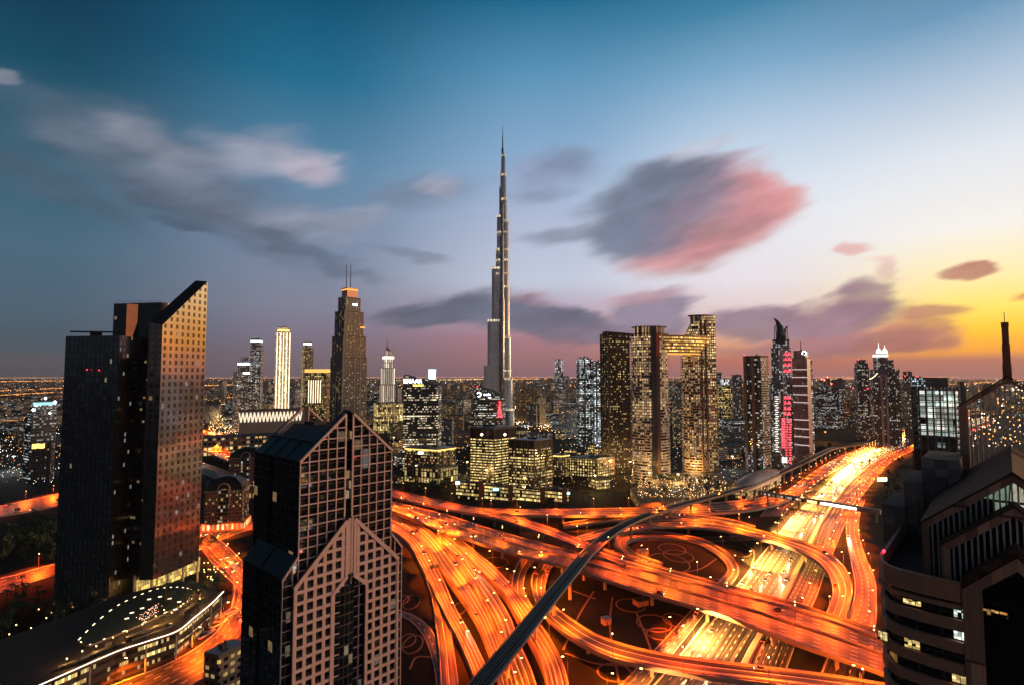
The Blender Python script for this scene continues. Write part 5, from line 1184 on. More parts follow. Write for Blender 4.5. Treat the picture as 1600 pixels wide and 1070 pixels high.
def complex3():
    ST_ = plain('fin_bronze', (.16, .085, .05), .5, .3)
    root, c, a, H = ringtower('oval balcony tower with a dark vertical fin, left end of the sky bridge', 985, 1047, 527, 770)
    po = [(c.x + x*2*a*.8, c.y + y*2*a*.64) for x, y in oval(28)]; k = MB(); k.prism(po, H-.3, zt(512, 770), 0, 1); k.build('crown_drum', [facade('drum', (4, 20), (.5, 1), .5, ((1, .5, .14), (1, .7, .34)), 1.1, (.42, .28, .18), (.02, .03, .035)), ROOF], root)
    for zz, s in ((zt(512, 770), 1.02), (zt(523, 770), 1.1)): k = MB(); k.prism([(c.x + x*2*a*.9*s, c.y + y*2*a*.72*s) for x, y in oval(28)], zz, zz+1.0, 0, 0, True); k.build('crown_rim', plain('rim_dark', (.06, .05, .05), .5), root)
    p = P(1022, 640, 770-a*.8-1); k = MB(); k.box((p.x, p.y, 0), (6.6, 7, zt(511, 740))); k.build('vertical_fin', plain('fin_black', (.012, .012, .014), .3), root)
    p = P(1028.6, 640, 770-a*.8-1); k = MB(); k.box((p.x, p.y+1, zt(555, 745)), (4.4, 6, zt(519, 745)-zt(555, 745))); k.build('orange_panel', plain('orange_panel', (.85, .14, .03), .4), root)
    p = P(1028.6, 640, 770-a*.8-1); k = MB(); k.box((p.x, p.y+1.2, 0), (4.2, 6, zt(555.2, 745))); k.build('fin_return', ST_, root)
    tp = lambda t: 1.0 if t < .80 else (1.06 if t < .84 else 1.06 - (t-.84)/.16*.42)
    root, c, a, H = ringtower('taller oval balcony tower with stepped top in sunset gold, right end of the sky bridge', 1064, 1118, 503, 800, taper=tp, slabm=plain('balcony_slab_sunset', (.72, .52, .32), .5, var=.15))  # sunset light painted into the slabs as a golden tint
    p = P(1108, 640, 800-5); hh = zt(493, 790); k = MB(); k.box((p.x, p.y, 0), (15, 22, hh)); k.build('corner_shaft', facade('shaft_flats', (3, 3.9), (.6, .6), .45, ((1, .52, .14), (1, .72, .34)), 2, (.50, .30, .14), cluster=1, vfall=(110, 200, 1.6)), root)  # golden frame colour and extra upper glow imitate sunset light
    for px in (1097.5, 1104.5): p = P(px, 640, 800-a*.78); k = MB(); k.box((p.x, p.y, 0), (2.0, 5, zt(500, 780))); k.build('vertical_fin', plain('fin_bronze2', (.22, .12, .06), .7), root)
    p = P(1094, 640, 800); k = MB(); k.prism([(p.x + x*24, p.y + y*20) for x, y in oval(20)], H-3, zt(495, 800), 0, 1); k.build('crown_drum', [MATS['drum'], ROOF], root)
    k = MB(); k.prism([(p.x + 3 + x*36, p.y + y*26) for x, y in oval(20)], zt(494.5, 800), zt(493, 800), 0, 0, True); k.build('crown_rim', MATS['rim_dark'], root)
    # bridge
    b0, b1 = P(1030, 540, 765), P(1100, 536, 795); base = (b0+b1)/2
    br = empty('sky_bridge', (base.x, base.y, zt(550, 780)), 'golden-lit sky bridge joining the two oval balcony towers high up', 'sky bridge')
    d = (b1-b0); d.z = 0; d.normalize(); nn = Vector((-d.y, d.x, 0)); L = (Vector((b1.x, b1.y, 0))-Vector((b0.x, b0.y, 0))).length
    lev = [(552, .58, 5), (547, .78, 0), (541, .92, 0), (536, 1.0, 0), (531, 1.05, 0), (526, 1.08, 0)]
    o = Vector((base.x, base.y, 0))
    def hull(w, lf=1.0):
        n = 10; pts = []
        for i in range(n+1): t = i/n - .5; pts.append(o + d*t*L*lf - nn*(w + 5*cos(pi*t)))
        for i in range(n+1): t = .5 - i/n; pts.append(o + d*t*L*lf + nn*(w + 2*cos(pi*t)))
        return [(q.x, q.y) for q in pts]
    for (p1_, w1, _), (p2_, w2, _) in zip(lev[:-1], lev[1:]):
        k = MB(); z1, z2 = zt(p1_, 780), zt(p2_, 780); k.prism(hull(12*w1), z1, z2, 0, 1, True); k.build('bridge_deck', [facade('bridge_lit', (3.4, 4.4), (.8, .5), 1.4, ((1, .48, .08), (1, .66, .2)), 2.6, (.6, .32, .10), (.03, .02, .01), cluster=.5, rowvar=.4), ROOF], br)
        k = MB(); k.prism(hull(12*w2+1.2), z2-.5, z2+.5, 0, 0, True); k.build('bridge_band', plain('bridge_gold', (.70, .38, .13), .4, .3), br)
    k = MB(); k.prism(hull(6.5, .92), zt(552, 780)-1.6, zt(552, 780), 0, 0, True); k.build('bridge_soffit', glow('soffit_gold', (1, .45, .07), 1.3), br)
    # third tower at the back left with a curved canopy
    root, pl, z = stack('residential_tower', 'dark brown tower with curved roof, left of the balcony towers', [(938.5, 983, 523, 850, .5, .75)], facade('brown_flats', (3.0, 3.8), (.55, .5), .2, GOLD, 2.4, (.045, .032, .026), (.012, .012, .012), 1.6, .2, cluster=1, colband=.5), kit=2)
    k = MB()
    for q, nx in zip(pl, pl[1:]+pl[:1]):
        a_, b_ = Vector((*q, 0)), Vector((*nx, 0))
        for t in (.0, .33, .66): p = a_.lerp(b_, t); k.box((p.x, p.y, 0), (1.5, 1.5, z+1), .5)
    k.build('rib', plain('brown_rib', (.10, .06, .045), .6), root)
    c0, c1 = P(943, 520, 846), P(1016, 533, 790)
    for dz, w in ((0, 1), (-7, .9)):
        k = MB(); n = 10; pts = []
        for i in range(n+1):
            t = i/n; x = c0.x+(c1.x-c0.x)*t; y = c0.y+(c1.y-c0.y)*t - 10*sin(pi*t); zz = z + 2 + dz - (zt(520, 830)-zt(531, 790))*t*.9
            pts.append((x, y, zz))
        for (p, q) in zip(pts[:-1], pts[1:]): k.obox((p[0], p[1]-9, p[2]), Vector(q)-Vector(p), (0, 20, 0), (0, 0, 2.6))
        k.build('roof_canopy', plain('canopy_bronze', (.22, .11, .08), .45, .3), root)
    # podium of the complex
    q = [G(985, 762, 12), G(1000, 786, 12), G(1040, 783, 12), G(1105, 762, 12), G(1150, 752, 12), G(1120, 735, 12), G(1040, 738, 12)]
    rt = empty('podium', (q[0].x, q[0].y, 0), 'curved sand-coloured podium at the foot of the balcony towers', 'podium'); k = MB(); k.prism([(p.x, p.y) for p in q], 0, 12, 0, 1); k.build('wall', [facade('podium_wall', (9, 12), (.25, .25), .5, GOLD, 2.5, (.3, .17, .08), cluster=.3), plain('podium_deck', (.07, .06, .05), .8)], rt)
    p = G(1046, 779, 4); k = MB(); k.box((p.x, p.y-1, 1), (20, 1, 8), .42); k.build('bright_screen', glow('screen', (1, .8, .45), 5), rt)
complex3()

# ================================================================== 7. right-hand skyline
r_, pl, z = stack('office_tower', 'dark slab tower with two brown vertical fins left of the horned tower', [(1163, 1201, 557, 850, -.5, .9)], facade('slab_glass', (2.6, 3.7), (.86, .62), .16, ((.85, .95, 1), (1, .85, .6)), 2.2, (.02, .02, .024), (.014, .02, .026), 2.0, .06, wob=.02, cluster=1.8, rowvar=.8), kit=2)
a, b_ = Vector((*pl[0], 0)), Vector((*pl[1], 0)); k = MB()
for q in (Vector((*pl[3], 0)).lerp(a, .5), a.lerp(b_, .02), a.lerp(b_, .5)): k.box((q.x, q.y-.6, 0), (4.6, 4.6, z+1), -.5)
k.build('vertical_fin', plain('rose_fin', (.22, .13, .10), .5), r_)
k = MB(); k.ball((pl[0][0], pl[0][1], z+3), 1.2); k.build('beacon', G_RED, r_)
def horned():
    Y = 900; HG = facade('horn_glass', (2.4, 3.7), (.8, .7), .12, WHITE, 2.2, (.012, .016, .02), (.012, .018, .024), 2.1, .07, wob=.02, cluster=1.7)
    root, pl, z = stack('horned_tower', 'dark tower crowned by two curved horns, with red light strips', [(1203, 1237, 600, Y, .6, .9), (1205, 1236, 545, Y, .6, .9), (1208, 1234, 532, Y, .6, .9)], HG, kit=0)
    cx = P(1219.5, 530, Y)
    for pts, rr in (([(1216, 538), (1220, 525), (1219, 512), (1214, 502), (1209, 497.5)], [5, 6.5, 5, 2.5, .6]), ([(1222, 538), (1223.5, 525), (1225, 516), (1228, 512), (1231.5, 510)], [5, 5, 3, 1.6, .5])):
        k = MB(); k.tube([P(x, y, Y-6) for x, y in pts], rr, 10); k.build('horn', plain('horn_metal', (.03, .05, .055), .35, .6), root)
    for x0 in (1211.5, 1229):
        k = MB()
        for py in range(508, 535, 5): k.bar(P(x0-2, py+5, Y-2), P(x0+2, py+5, Y-2), .7)
        for d in (-2, 2): k.bar(P(x0+d, 540, Y-2), P(x0+d*.4, 508 if x0 < 1220 else 514, Y-2), .8)
        k.build('lattice_mast', METAL, root)
    k = MB(); k.prism(grow(pl, .6), z-1, z+2, 0); k.build('cornice', METAL, root)
    RM = glow('red_strip', (1, .05, .07), 3.2)
    fa, fb = Vector((1226, 0, 0)), None
    for px in (1227, 1233):
        for i, py in enumerate((552, 560, 569, 578, 620, 628, 637, 645)):
            p = P(px, py, Y-20 if px < 1230 else Y-12); k = MB(); k.prism([(p.x-3, p.y-.6), (p.x+3, p.y-.6), (p.x+3, p.y+.6), (p.x-3, p.y+.6)], p.z-3, p.z+2, 0, poly1=[(p.x-.6, p.y-.6), (p.x+.6, p.y-.6), (p.x+.6, p.y+.6), (p.x-.6, p.y+.6)]); k.build('red_light', RM, root)
    for px, w in ((1224, 5), (1229.5, 3.6), (1235, 3)):
        k = MB()
        for py in range(654, 724, 4):
            if px == 1224 and py > 698: continue
            p = P(px, py, Y-24 if px < 1228 else Y-19 if px < 1232 else Y-13); k.box((p.x, p.y, p.z-1.3), (w, .8, 2.6 if px == 1224 else 1.8))
        k.build('red_light_stack', RM, root)
    p = P(1228, 716, Y-20); k = MB()
    for i in range(3): k.box((p.x-3, p.y-1, p.z-3*i), (7, .8, 1.6))
    k.build('white_light_stack', G_WHITE, root)
    for px in (1222.5, 1226): k = MB(); a = P(px, 550, Y-22); k.box((a.x, a.y, 0), (1.0, 1.0, a.z)); k.build('light_fin', plain('steel_fin', (.4, .4, .42), .3, .8), root)
    k = MB(); 
    for i in range(26): p = P(1214.5 if i % 2 else 1213, 620+i*3.4, Y-16); k.box((p.x, p.y, p.z), (5, 1, 1.1))
    k.build('white_light_stack', glow('white_dim', (1, .9, .75), 1.8), root)
horned()
r_, pl, z = stack('office_tower', 'pinkish square-windowed tower with white horizontal light lines and a roof mast', [(1237.5, 1266, 560, 950, -.3, .8), (1240, 1263, 549, 950, -.3, .8)], facade('pink_grid', (2.2, 3.6), (.55, .55), .04, WARM, 2, (.42, .2, .2), (.012, .01, .012), 1.5, .3, cluster=1), kit=1)
for py in (577, 589, 602, 616, 628, 655, 669, 681, 694):
    pl2, c = fit(1237.2, 1266.3, 950, -.3, .8); a, b_ = pl2[0], pl2[1]; zz = zt(py, 948); k = MB(); k.bar((a[0], a[1]-.6, zz), (b_[0], b_[1]-.6, zz), 1.0); k.build('light_line', glow('line_white', (1, .8, .76), .9), r_)
k = MB(); p = P(1251.5, 545, 950); k.tube([(p.x, p.y, z-2), (p.x, p.y, zt(533, 950))], [1.2, .6], 6); k.build('mast', METAL, r_)
k = MB(); p = P(1256.5, 551.5, 930); k.tube([p + Vector((cos(t)*3.4, 0, sin(t)*3.4)) for t in [radians(-70+i*24) for i in range(13)]], .7, 5); k.build('ring_logo', G_WHITE, r_)
k = MB(); p = P(1267.5, 640, 962); k.box((p.x, p.y, 0), (4, 9, zt(562, 962))); k.build('side_shaft', facade('shaft_lights', (2, 3.6), (.6, .5), .7, MIXED, 2, (.2, .14, .13)), r_)
stack('office_tower', 'wide dark office tower with many white lit windows and red rooftop lamps', [(1268, 1309, 607, 1500, .3, .6), (1278, 1296, 594, 1500, .3, .6)], OFF_W)
r_, pl, z = stack('office_tower', 'tower with a pale sail-shaped curved crown', [(1303, 1318, 607, 1520, .2, .9)], RES_M, kit=0)
p0 = P(1303, 600, 1510); k = MB(); n = 8; w = P(1317, 600, 1510).x - p0.x
for i in range(n):
    t0, t1 = i/n, (i+1)/n; h0, h1 = 30*sin(t0*pi/2)**.8, 30*sin(t1*pi/2)**.8
    k.prism([(p0.x+w*t0, p0.y), (p0.x+w*t1, p0.y), (p0.x+w*t1, p0.y+12), (p0.x+w*t0, p0.y+12)], z-1, z + (h0+h1)/2, 0)
k.build('sail_crown', plain('sail_crown', (.12, .10, .12), .4), r_)
for px, py in ((1285, 592), (1290, 588), (1299, 598), (1281, 596)):
    pass
k = MB()
for px, py in ((1284, 592), (1288, 593.5), (1293, 589), (1299, 599)): k.ball(P(px, py, 1490), 2.4)
rb = k.build('warning_light', glow('red_amber', (1, .12, .08), 8), None); tag(rb, 'cluster of red warning lamps on masts above the wide dark office tower', 'warning light')
r_, pl, z = stack('residential_tower', 'dark rounded-top tower left of the domed twin', [(1333.5, 1357, 575, 1250, .3, .8), (1335, 1356, 568, 1250, .3, .8), (1338, 1353, 563, 1250, .3, .8)], RES_D, kit=1)
k = MB(); k.ball((pl[0][0], pl[0][1], z+2), 1.6); k.ball(P(1333, 606, 1235), 1.8); k.ball(P(1356, 606.5, 1235), 1.8); k.build('warning_light', G_RED, r_)
def twin_dome():
    Y = 1150; root, pl, z = stack('domed_tower', 'dark stepped tower crowned by two floodlit white domes', [(1358, 1404.5, 620, Y, .35, .7), (1364, 1387, 557, Y, .35, .8), (1366, 1385, 553, Y, .35, .8)], RES_D, kit=0)
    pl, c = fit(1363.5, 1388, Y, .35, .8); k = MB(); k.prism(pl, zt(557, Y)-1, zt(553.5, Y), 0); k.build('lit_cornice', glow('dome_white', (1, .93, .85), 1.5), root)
    for px, py in ((1373, 535), (1382.5, 539)):
        p = P(px, 550, Y-4); zb = zt(552, Y)
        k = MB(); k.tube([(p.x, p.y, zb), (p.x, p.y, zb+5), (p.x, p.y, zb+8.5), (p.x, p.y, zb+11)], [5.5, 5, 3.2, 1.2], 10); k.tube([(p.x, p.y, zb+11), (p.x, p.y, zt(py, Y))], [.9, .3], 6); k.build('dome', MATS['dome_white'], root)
    for l, r, t, yy, m in ((1385, 1396, 562, Y+10, RES_D), (1388, 1404.5, 576, Y+6, RES_D), (1358, 1378, 577, Y-20, RES_D)):
        pl, c = fit(l, r, yy, .35, .9); k = MB(); k.prism(pl, 0, zt(t, yy), 0, 1); k.build('side_tower', [m, ROOF], root)
    k = MB(); k.tube([P(1359+i*2.4, 592-i*1.0-(i*i)*.18, Y-42) for i in range(6)], .8, 5); k.build('lit_arch', glow('arch_gold', (1, .8, .45), 2.5), root)
    for px in (1386.5, 1379): p = P(px, 640, Y-40); k = MB(); k.box((p.x, p.y, 0), (2.4, 3, zt(585, Y-40))); k.build('pale_fin', plain('rose_shaft', (.45, .3, .27), .5), root)
twin_dome()
r_, pl, z = stack('residential_tower', 'dark tower with red beacon left of the floodlit building site', [(1409, 1430, 588, 1100, .2, .8), (1410, 1424, 581, 1100, .2, .8)], RES_D, kit=1)
k = MB(); k.ball(P(1414, 587, 1085), 1.6); k.ball(P(1432, 588, 1085), 1.4); k.build('warning_light', G_RED, r_)
stack('residential_tower', 'bluish lit tower half hidden behind the floodlit building site', [(1422, 1446, 590, 900, .1, .8)], facade('blue_lit', (3, 3.6), (.7, .6), .55, ((.55, .8, 1), (.8, .95, 1)), 2, (.03, .035, .04)), kit=2)
# tower under construction, floors open and floodlit
def site_tower():
    Y = 350; pl, c = fit(1421, 1506, Y, -.12, .75); root = empty('unfinished_tower', (c[0], c[1], 0), 'unfinished tower with open floodlit floors beside the stone tower', 'building site'); H = zt(604, Y, 1463)
    k = MB(); z = 40
    fl = [];
    while z < H: k.prism(pl, z-.4, z, 0, 0, True); z += 3.7
    k.build('floor_slab', plain('raw_slab', (.08, .085, .085), .85), root)['kind'] = 'stuff'
    k = MB(); cp = inset(pl, .72); k.prism(cp, 0, H-2, 0, 1); k.build('lit_core', [facade('worklight_core', (4.2, 3.7), (.93, .84), 1.15, ((.72, .95, .86), (1, .97, .84)), 1.15, (.10, .12, .11), (.05, .06, .06), 1.4, .6, cluster=1.2, rowvar=.75, sub=2.2), ROOF], root)
    k = MB()
    for i in range(4):
        a, b_ = Vector((*pl[i], 0)), Vector((*pl[(i+1) % 4], 0)); n = 7 if i % 2 == 0 else 5
        for j in range(n): p = a.lerp(b_, (j+.06)/n*.98+.01); k.box((p.x, p.y, 0), (.7, .7, H), -.12)
    k.build('column', plain('raw_column', (.07, .075, .075), .85), root)
    k = MB(); k.prism(inset(pl, .45), H, H+6, 0); k.build('core_top', plain('raw_core', (.16, .15, .14), .85), root)
    k = MB(); rg = random.Random(2)
    for i in range(12):
        a, b_ = Vector((*pl[i % 4], 0)), Vector((*pl[(i+1) % 4], 0)); p = a.lerp(b_, rg.random()); k.bar((p.x, p.y, H), (p.x+rg.uniform(-1, 1), p.y, H+rg.uniform(1.5, 4)), .2)
    k.build('scaffold_pole', METAL, root)
    p = P(1504, 606, Y-6); k = MB(); k.box((p.x, p.y, 60), (1.6, 1.6, p.z-60+4)); k.bar((p.x-3, p.y, p.z+3.4), (p.x+3, p.y, p.z+3.4), .5); k.build('hoist_mast', DARKM, root)
    # netting on the lower floors
    k = MB(); k.prism(grow(pl, .4), 30, zt(704, Y), 0); k.build('safety_net', facade('net', (4, 3.7), (.9, .8), .03, WHITE, 1.5, (.012, .013, .014), (.02, .021, .022), 1.2, .9, cluster=1), root)
site_tower()
stack('residential_tower', 'dark tower between the balcony tower and the slab tower with yellow lit middle', [(1119, 1143, 602, 1250, .2, .7)], OFF_Y2)
stack('residential_tower', 'slim dark tower with red beacon behind the yellow-lit one', [(1142, 1158, 586, 1350, .3, .8)], RES_D)
stack('residential_tower', 'tower with crescent white top behind the yellow-lit one', [(1125, 1138, 592, 1700, .3, .8)], WHT)
stack('residential_tower', 'small tower glimpsed between the two oval balcony towers', [(1049, 1064, 627, 1200, .2, .8)], RES_W)
# centre background towers
stack('lit_tower', 'slim tower with a white floodlit notched crown in the middle distance', [(865, 880, 582, 1600, .3, .8), (867, 879.5, 562, 1600, .3, .8, WHT)], RES_M)
stack('residential_tower', 'dark companion right of the white-crowned slim tower, with red beacon', [(880, 889, 588, 1620, .3, .8)], RES_D)
stack('building_site', 'tower under construction with strips of cold white work lights', [(900.5, 926, 562, 1150, .3, .8), (903, 920, 559, 1150, .3, .8)], facade('site_white', (3.2, 3.6), (.6, .55), .36, ((.8, .95, 1), (.95, 1, .95)), 2.6, (.05, .055, .06), cluster=1.1, colband=.9), cat='building site')
stack('building_site', 'second construction tower with a glaring white lamp at its top, partly hidden', [(925, 942, 565, 1130, .3, .8)], MATS['site_white'], cat='building site')
for px in (938, 641, 1058.5):
    pass
# left group
r_, pl, z = stack('office_tower', 'round-shouldered tower with dazzling bluish white lights on its crown, far left', [(44, 93, 645, 800, .3, .8), (52, 92, 632, 800, .3, .8), (56, 88, 627, 800, .3, .8)], OFF_W, kit=0)
for px, py, s in ((52, 640, 2.4), (57, 633, 2.6), (71, 622, 2.2), (86, 628, 2.6), (63, 632, 1.6), (78, 645, 2)):
    p = P(px, py, 786); k = MB(); k.ball(p, s); k.build('flood_lamp', glow('flood_cyan', (.7, .95, 1), 9), r_)
pl, c = fit(55, 90, 795, .3, .8); k = MB(); k.prism(pl, zt(632, 795), zt(628, 795), 0); k.build('lit_crown', glow('crown_cyan', (.35, .8, .9), 1.2), r_)
r_, pl, z = stack('office_tower', 'dark brown slab with golden letters of light along its top, far left', [(57, 91, 690, 770, -.3, .5)], facade('slab_dark', (2.4, 3.6), (.6, .6), .1, MIXED, 1.6, (.03, .022, .02)), kit=0)
k = MB(); a, b_ = Vector((*pl[0], 0)), Vector((*pl[1], 0)); rg = random.Random(4)
for i in range(9): p = a.lerp(b_, .04+i*.075); k.box((p.x, p.y-.6, z-8.5+rg.uniform(0, 1)), (1.1, .6, 6.5), rg.uniform(-.2, .2))
k.build('gold_lettering', glow('gold_letters', (1, .6, .14), 2.8), r_)
# two mansard-roofed hotels
def mansard(label, pxl, pxr, pyt, pye, Y, base_gl=True):
    c = P((pxl+pxr)/2, 780, Y); root = empty('mansard_hotel', (c.x, c.y, 0), label, 'hotel'); w = (pxr-pxl)/FPX*Y; ze, ztp = zt(pye, Y), zt(pyt, Y); az0 = atan2(c.x, c.y); th = -az0 - .25
    poly = rect_poly(w*.78, w*.6, th, (c.x, c.y)); F = facade('mansard_wall', (3.0, 3.5), (.42, .5), .16, GOLD, 1.8, (.20, .12, .085), (.012, .012, .012), 1.5, .2, cluster=1)
    k = MB(); k.prism(poly, 0, ze, 0, 1); k.build('wall', [F, ROOF], root)
    k = MB(); k.prism(grow(poly, 1.4), ze-.8, ze+.4, 0, 0, True); k.prism(grow(poly, .8), 7.5, 8.3, 0, 0, True); k.build('cornice', plain('sand_trim', (.32, .2, .14), .7), root)
    p0 = poly; k = MB()
    for s0, z0, s1, z1 in ((.98, ze+.4, .84, ze+(ztp-ze)*.55), (.84, ze+(ztp-ze)*.55, .5, ztp-1.2), (.5, ztp-1.2, .22, ztp)): k.prism(inset(p0, s0), z0, z1, 0, 0, poly1=inset(p0, s1))
    k.build('mansard_roof', plain('slate', (.012, .014, .016), .4, var=.4), root)
    for i in range(4):   # round-arched dormers in the middle of each side
        a, b_ = Vector((*poly[i], 0)), Vector((*poly[(i+1) % 4], 0)); d = (b_-a).normalized(); n = Vector((d.y, -d.x, 0)); m = a.lerp(b_, .5) + n*.9
        k = MB(); R = min(5.2, (b_-a).length*.2); pts = [m + d*R*cos(t) + Vector((0, 0, ze + (ztp-ze)*.15 + R*sin(t))) for t in [pi*q/10 for q in range(11)]]
        k.tube([m + d*R + Vector((0, 0, ze-14))] + pts + [m - d*R + Vector((0, 0, ze-14))], .75, 6); k.build('arched_dormer', MATS['sand_trim'], root)
        bay = MB(); bay.obox(m - d*(R-.6) - n*.3 + Vector((0, 0, 8)), d*(2*R-1.2), n*1.0, Vector((0, 0, ze-6))); bay.build('bay_window', facade('bay_glz', (2.2, 3.5), (.8, .7), .22, MIXED, 1.8, (.10, .07, .05)), root)
    k = MB(); k.prism(grow(poly, 2.5), 0, 7.2, 0, 1); k.build('lit_arcade', [facade('hotel_arcade', (4.2, 7.2), (.5, .7), .8, ((1, .45, .1), (1, .7, .4)), 2.2, (.35, .16, .07), cluster=.6), ROOF], root)
    k = MB(); k.tube([(c.x, c.y, ztp-.3), (c.x, c.y, ztp+4)], [.5, .15], 6); k.build('finial', METAL, root)
mansard('brown mansard-roofed hotel with arched dormers beside the orange junction', 322, 389, 742, 762, 545)
mansard('smaller mansard-roofed hotel behind, half hidden by the glass tower', 357, 418, 697, 712, 680)
# small grey building in front of the gabled tower
r_, pl, z, q = block('small grey-roofed building tucked at the foot of the gabled tower', 330, 352, 392, 1030, 262, facade('small_block', (3.5, 3.5), (.6, .5), .35, GOLD, 1.6, (.09, .07, .06)), piers=False, seed=21)
# ================================================================== 8. metro viaduct, station, footbridge
def viaduct():
    pts = [(640, 1240), (700, 1143), (735, 1092), (752, 1069), (806, 1003), (852, 945), (900, 886), (920, 863), (960, 829.5), (1003, 808), (1052, 791.5), (1096, 780), (1145, 766.5), (1175, 757), (1208, 743), (1240, 729), (1284, 708), (1303, 700), (1354, 690.5), (1386, 680), (1418, 667.5), (1470, 655), (1530, 644)]
    cl = cat_rom([G(x, y, 16 if y > 700 else 14) for x, y in pts], [8]*(len(pts)-1))
    base = Vector((cl[0].x, cl[0].y, 0)); root = empty('metro_viaduct', base, 'long dark metro viaduct curving on piers from bottom centre to the right', 'viaduct')
    k = MB(); sweep(k, cl, [(-4.7, 0), (-2.8, -2.2), (2.8, -2.2), (4.7, 0)]); k.build('girder', plain('viaduct_concrete', (.30, .24, .19), .7, var=.2), root, loc=base)
    k = MB(); sweep(k, cl, [(-4.5, .01), (4.5, .01), (4.5, .12), (-4.5, .12)]); k.build('track_bed', plain('track_bed', (.022, .022, .023), .85, var=.4, scale=.6), root, loc=base)
    for s in (-4.66, 4.66): k = MB(); sweep(k, cl, [(s-.16, -.1), (s+.16, -.1), (s+.16, 1.35), (s-.16, 1.35)]); k.build('parapet', plain('viaduct_parapet', (.20, .16, .13), .6), root, loc=base)
    k = MB(); sweep(k, cl, [(-.5, .1), (.5, .1), (.5, .75), (-.5, .75)]); k.build('walkway', plain('walkway', (.05, .05, .05), .7), root, loc=base)
    for s in (-3.1, -1.65, 1.65, 3.1): k = MB(); sweep(k, cl, [(s-.07, .12), (s+.07, .12), (s+.07, .3), (s-.07, .3)]); k.build('rail', plain('rail_steel', (.35, .34, .33), .3, .9), root, loc=base)
    acc = 10
    for i in range(1, len(cl)):
        acc += (cl[i]-cl[i-1]).length
        if acc > 34: acc = 0; c = cl[i]; k = MB(); k.tube([(c.x, c.y, -.2), (c.x, c.y, c.z-4.6), (c.x, c.y, c.z-2.2)], [1.15, 1.15, 2.6], 10); k.build('pier', plain('pier_concrete', (.38, .29, .22), .7), root)
viaduct()
def station():
    a, b_ = G(1152, 762, 14), G(1212, 737, 14); c = (a+b_)/2; d = (b_-a); d.z = 0; L = d.length*1.06; d.normalize(); n = Vector((-d.y, d.x, 0))
    root = empty('metro_station', (c.x, c.y, 0), 'shell-shaped golden metro station straddling the viaduct', 'station'); R = 15
    k = MB(); N = 14; M_ = 12
    def pt(i, j):
        t = i/N*2-1; w = sqrt(max(0, 1-(abs(t)**2.6)*.8)); th = pi*j/M_; return c + d*t*L/2 + n*cos(th)*R*w + Vector((0, 0, -3 + sin(th)*R*w*.82))
    for i in range(N):
        for j in range(M_): k.face([pt(i, j), pt(i+1, j), pt(i+1, j+1), pt(i, j+1)], 0, [(i*5, j*3), (i*5+5, j*3), (i*5+5, j*3+3), (i*5, j*3+3)])
    k.build('shell_roof', facade('shell_panels', (5, 3), (.93, .9), 0, WARM, 0, (.2, .14, .09), (.34, .26, .19), 1.45, .4, .4, wob=.01), root, smooth=False)
    for e_, s in ((0, -1), (N, 1)):
        k = MB(); k.face([pt(e_, j) for j in range(M_+1)][::s], 0); k.build('end_glazing', glow('station_glow', (1, .5, .16), .5), root)
    k = MB(); k.obox(c - d*L*.42 - n*9 - Vector((0, 0, 14)), d*L*.84, n*18, Vector((0, 0, 12))); k.build('concourse', facade('concourse', (3, 4), (.8, .7), .6, GOLD, 1.2, (.12, .09, .06)), root)
station()
def footbridge():
    a, b_ = G(1186, 772, 9), G(1376, 803, 9); d = b_-a; L = d.length; d.normalize(); n = Vector((-d.y, d.x, 0)); base = Vector((a.x, a.y, 0))
    root = empty('footbridge', base, 'enclosed footbridge crossing the highway with lit panels along its side', 'footbridge')
    n = n if n.y > 0 else -n
    k = MB(); k.obox(a - n*2.6, d*L, n*5.2, Vector((0, 0, 4.0))); k.build('tube', plain('bridge_grey', (.24, .2, .17), .5), root)
    k = MB(); k.obox(a - n*2.9 + Vector((0, 0, 4.0)), d*L, n*5.8, Vector((0, 0, .5))); k.build('roof', plain('bridge_roof', (.12, .10, .09), .5), root)
    for t0, t1, m in ((.03, .42, 'w'), (.44, .52, 'y'), (.55, .83, 'W')):
        k = MB(); k.obox(a + d*L*t0 - n*2.75 + Vector((0, 0, .9)), d*L*(t1-t0), n*.1, Vector((0, 0, 2.4)))
        k.build('lit_panel', {'w': facade('fb_windows', (2.4, 8), (.85, 1), .8, ((1, .75, .5), (1, .9, .8)), .9, (.1, .08, .07), cluster=.4), 'y': glow('fb_yellow', (1, .65, .2), 3), 'W': glow('fb_white', (1, .9, .7), 6)}[m], root)
    for t in (.08, .36, .52, .74, .97): p = a + d*L*t; k = MB(); k.tube([(p.x, p.y, 0), (p.x, p.y, 9)], .9, 8); k.build('pier', MATS['pier_concrete'], root)
footbridge()
bb = G(1378, 748, 9); root = empty('billboard', (bb.x, bb.y, 0), 'bright blank roadside billboard on a single post right of the highway', 'billboard')
k = MB(); k.box((bb.x, bb.y, 6), (15, .8, 5.5), .15); k.build('panel', DARKM, root); k = MB(); k.box((bb.x-.05, bb.y-.55, 6.3), (14.4, .2, 4.9), .15); k.build('lit_face', glow('billboard_face', (1, .78, .32), 5), root)
k = MB(); k.tube([(bb.x, bb.y+.2, 0), (bb.x, bb.y+.2, 6.2)], .5, 8); k.build('post', METAL, root)
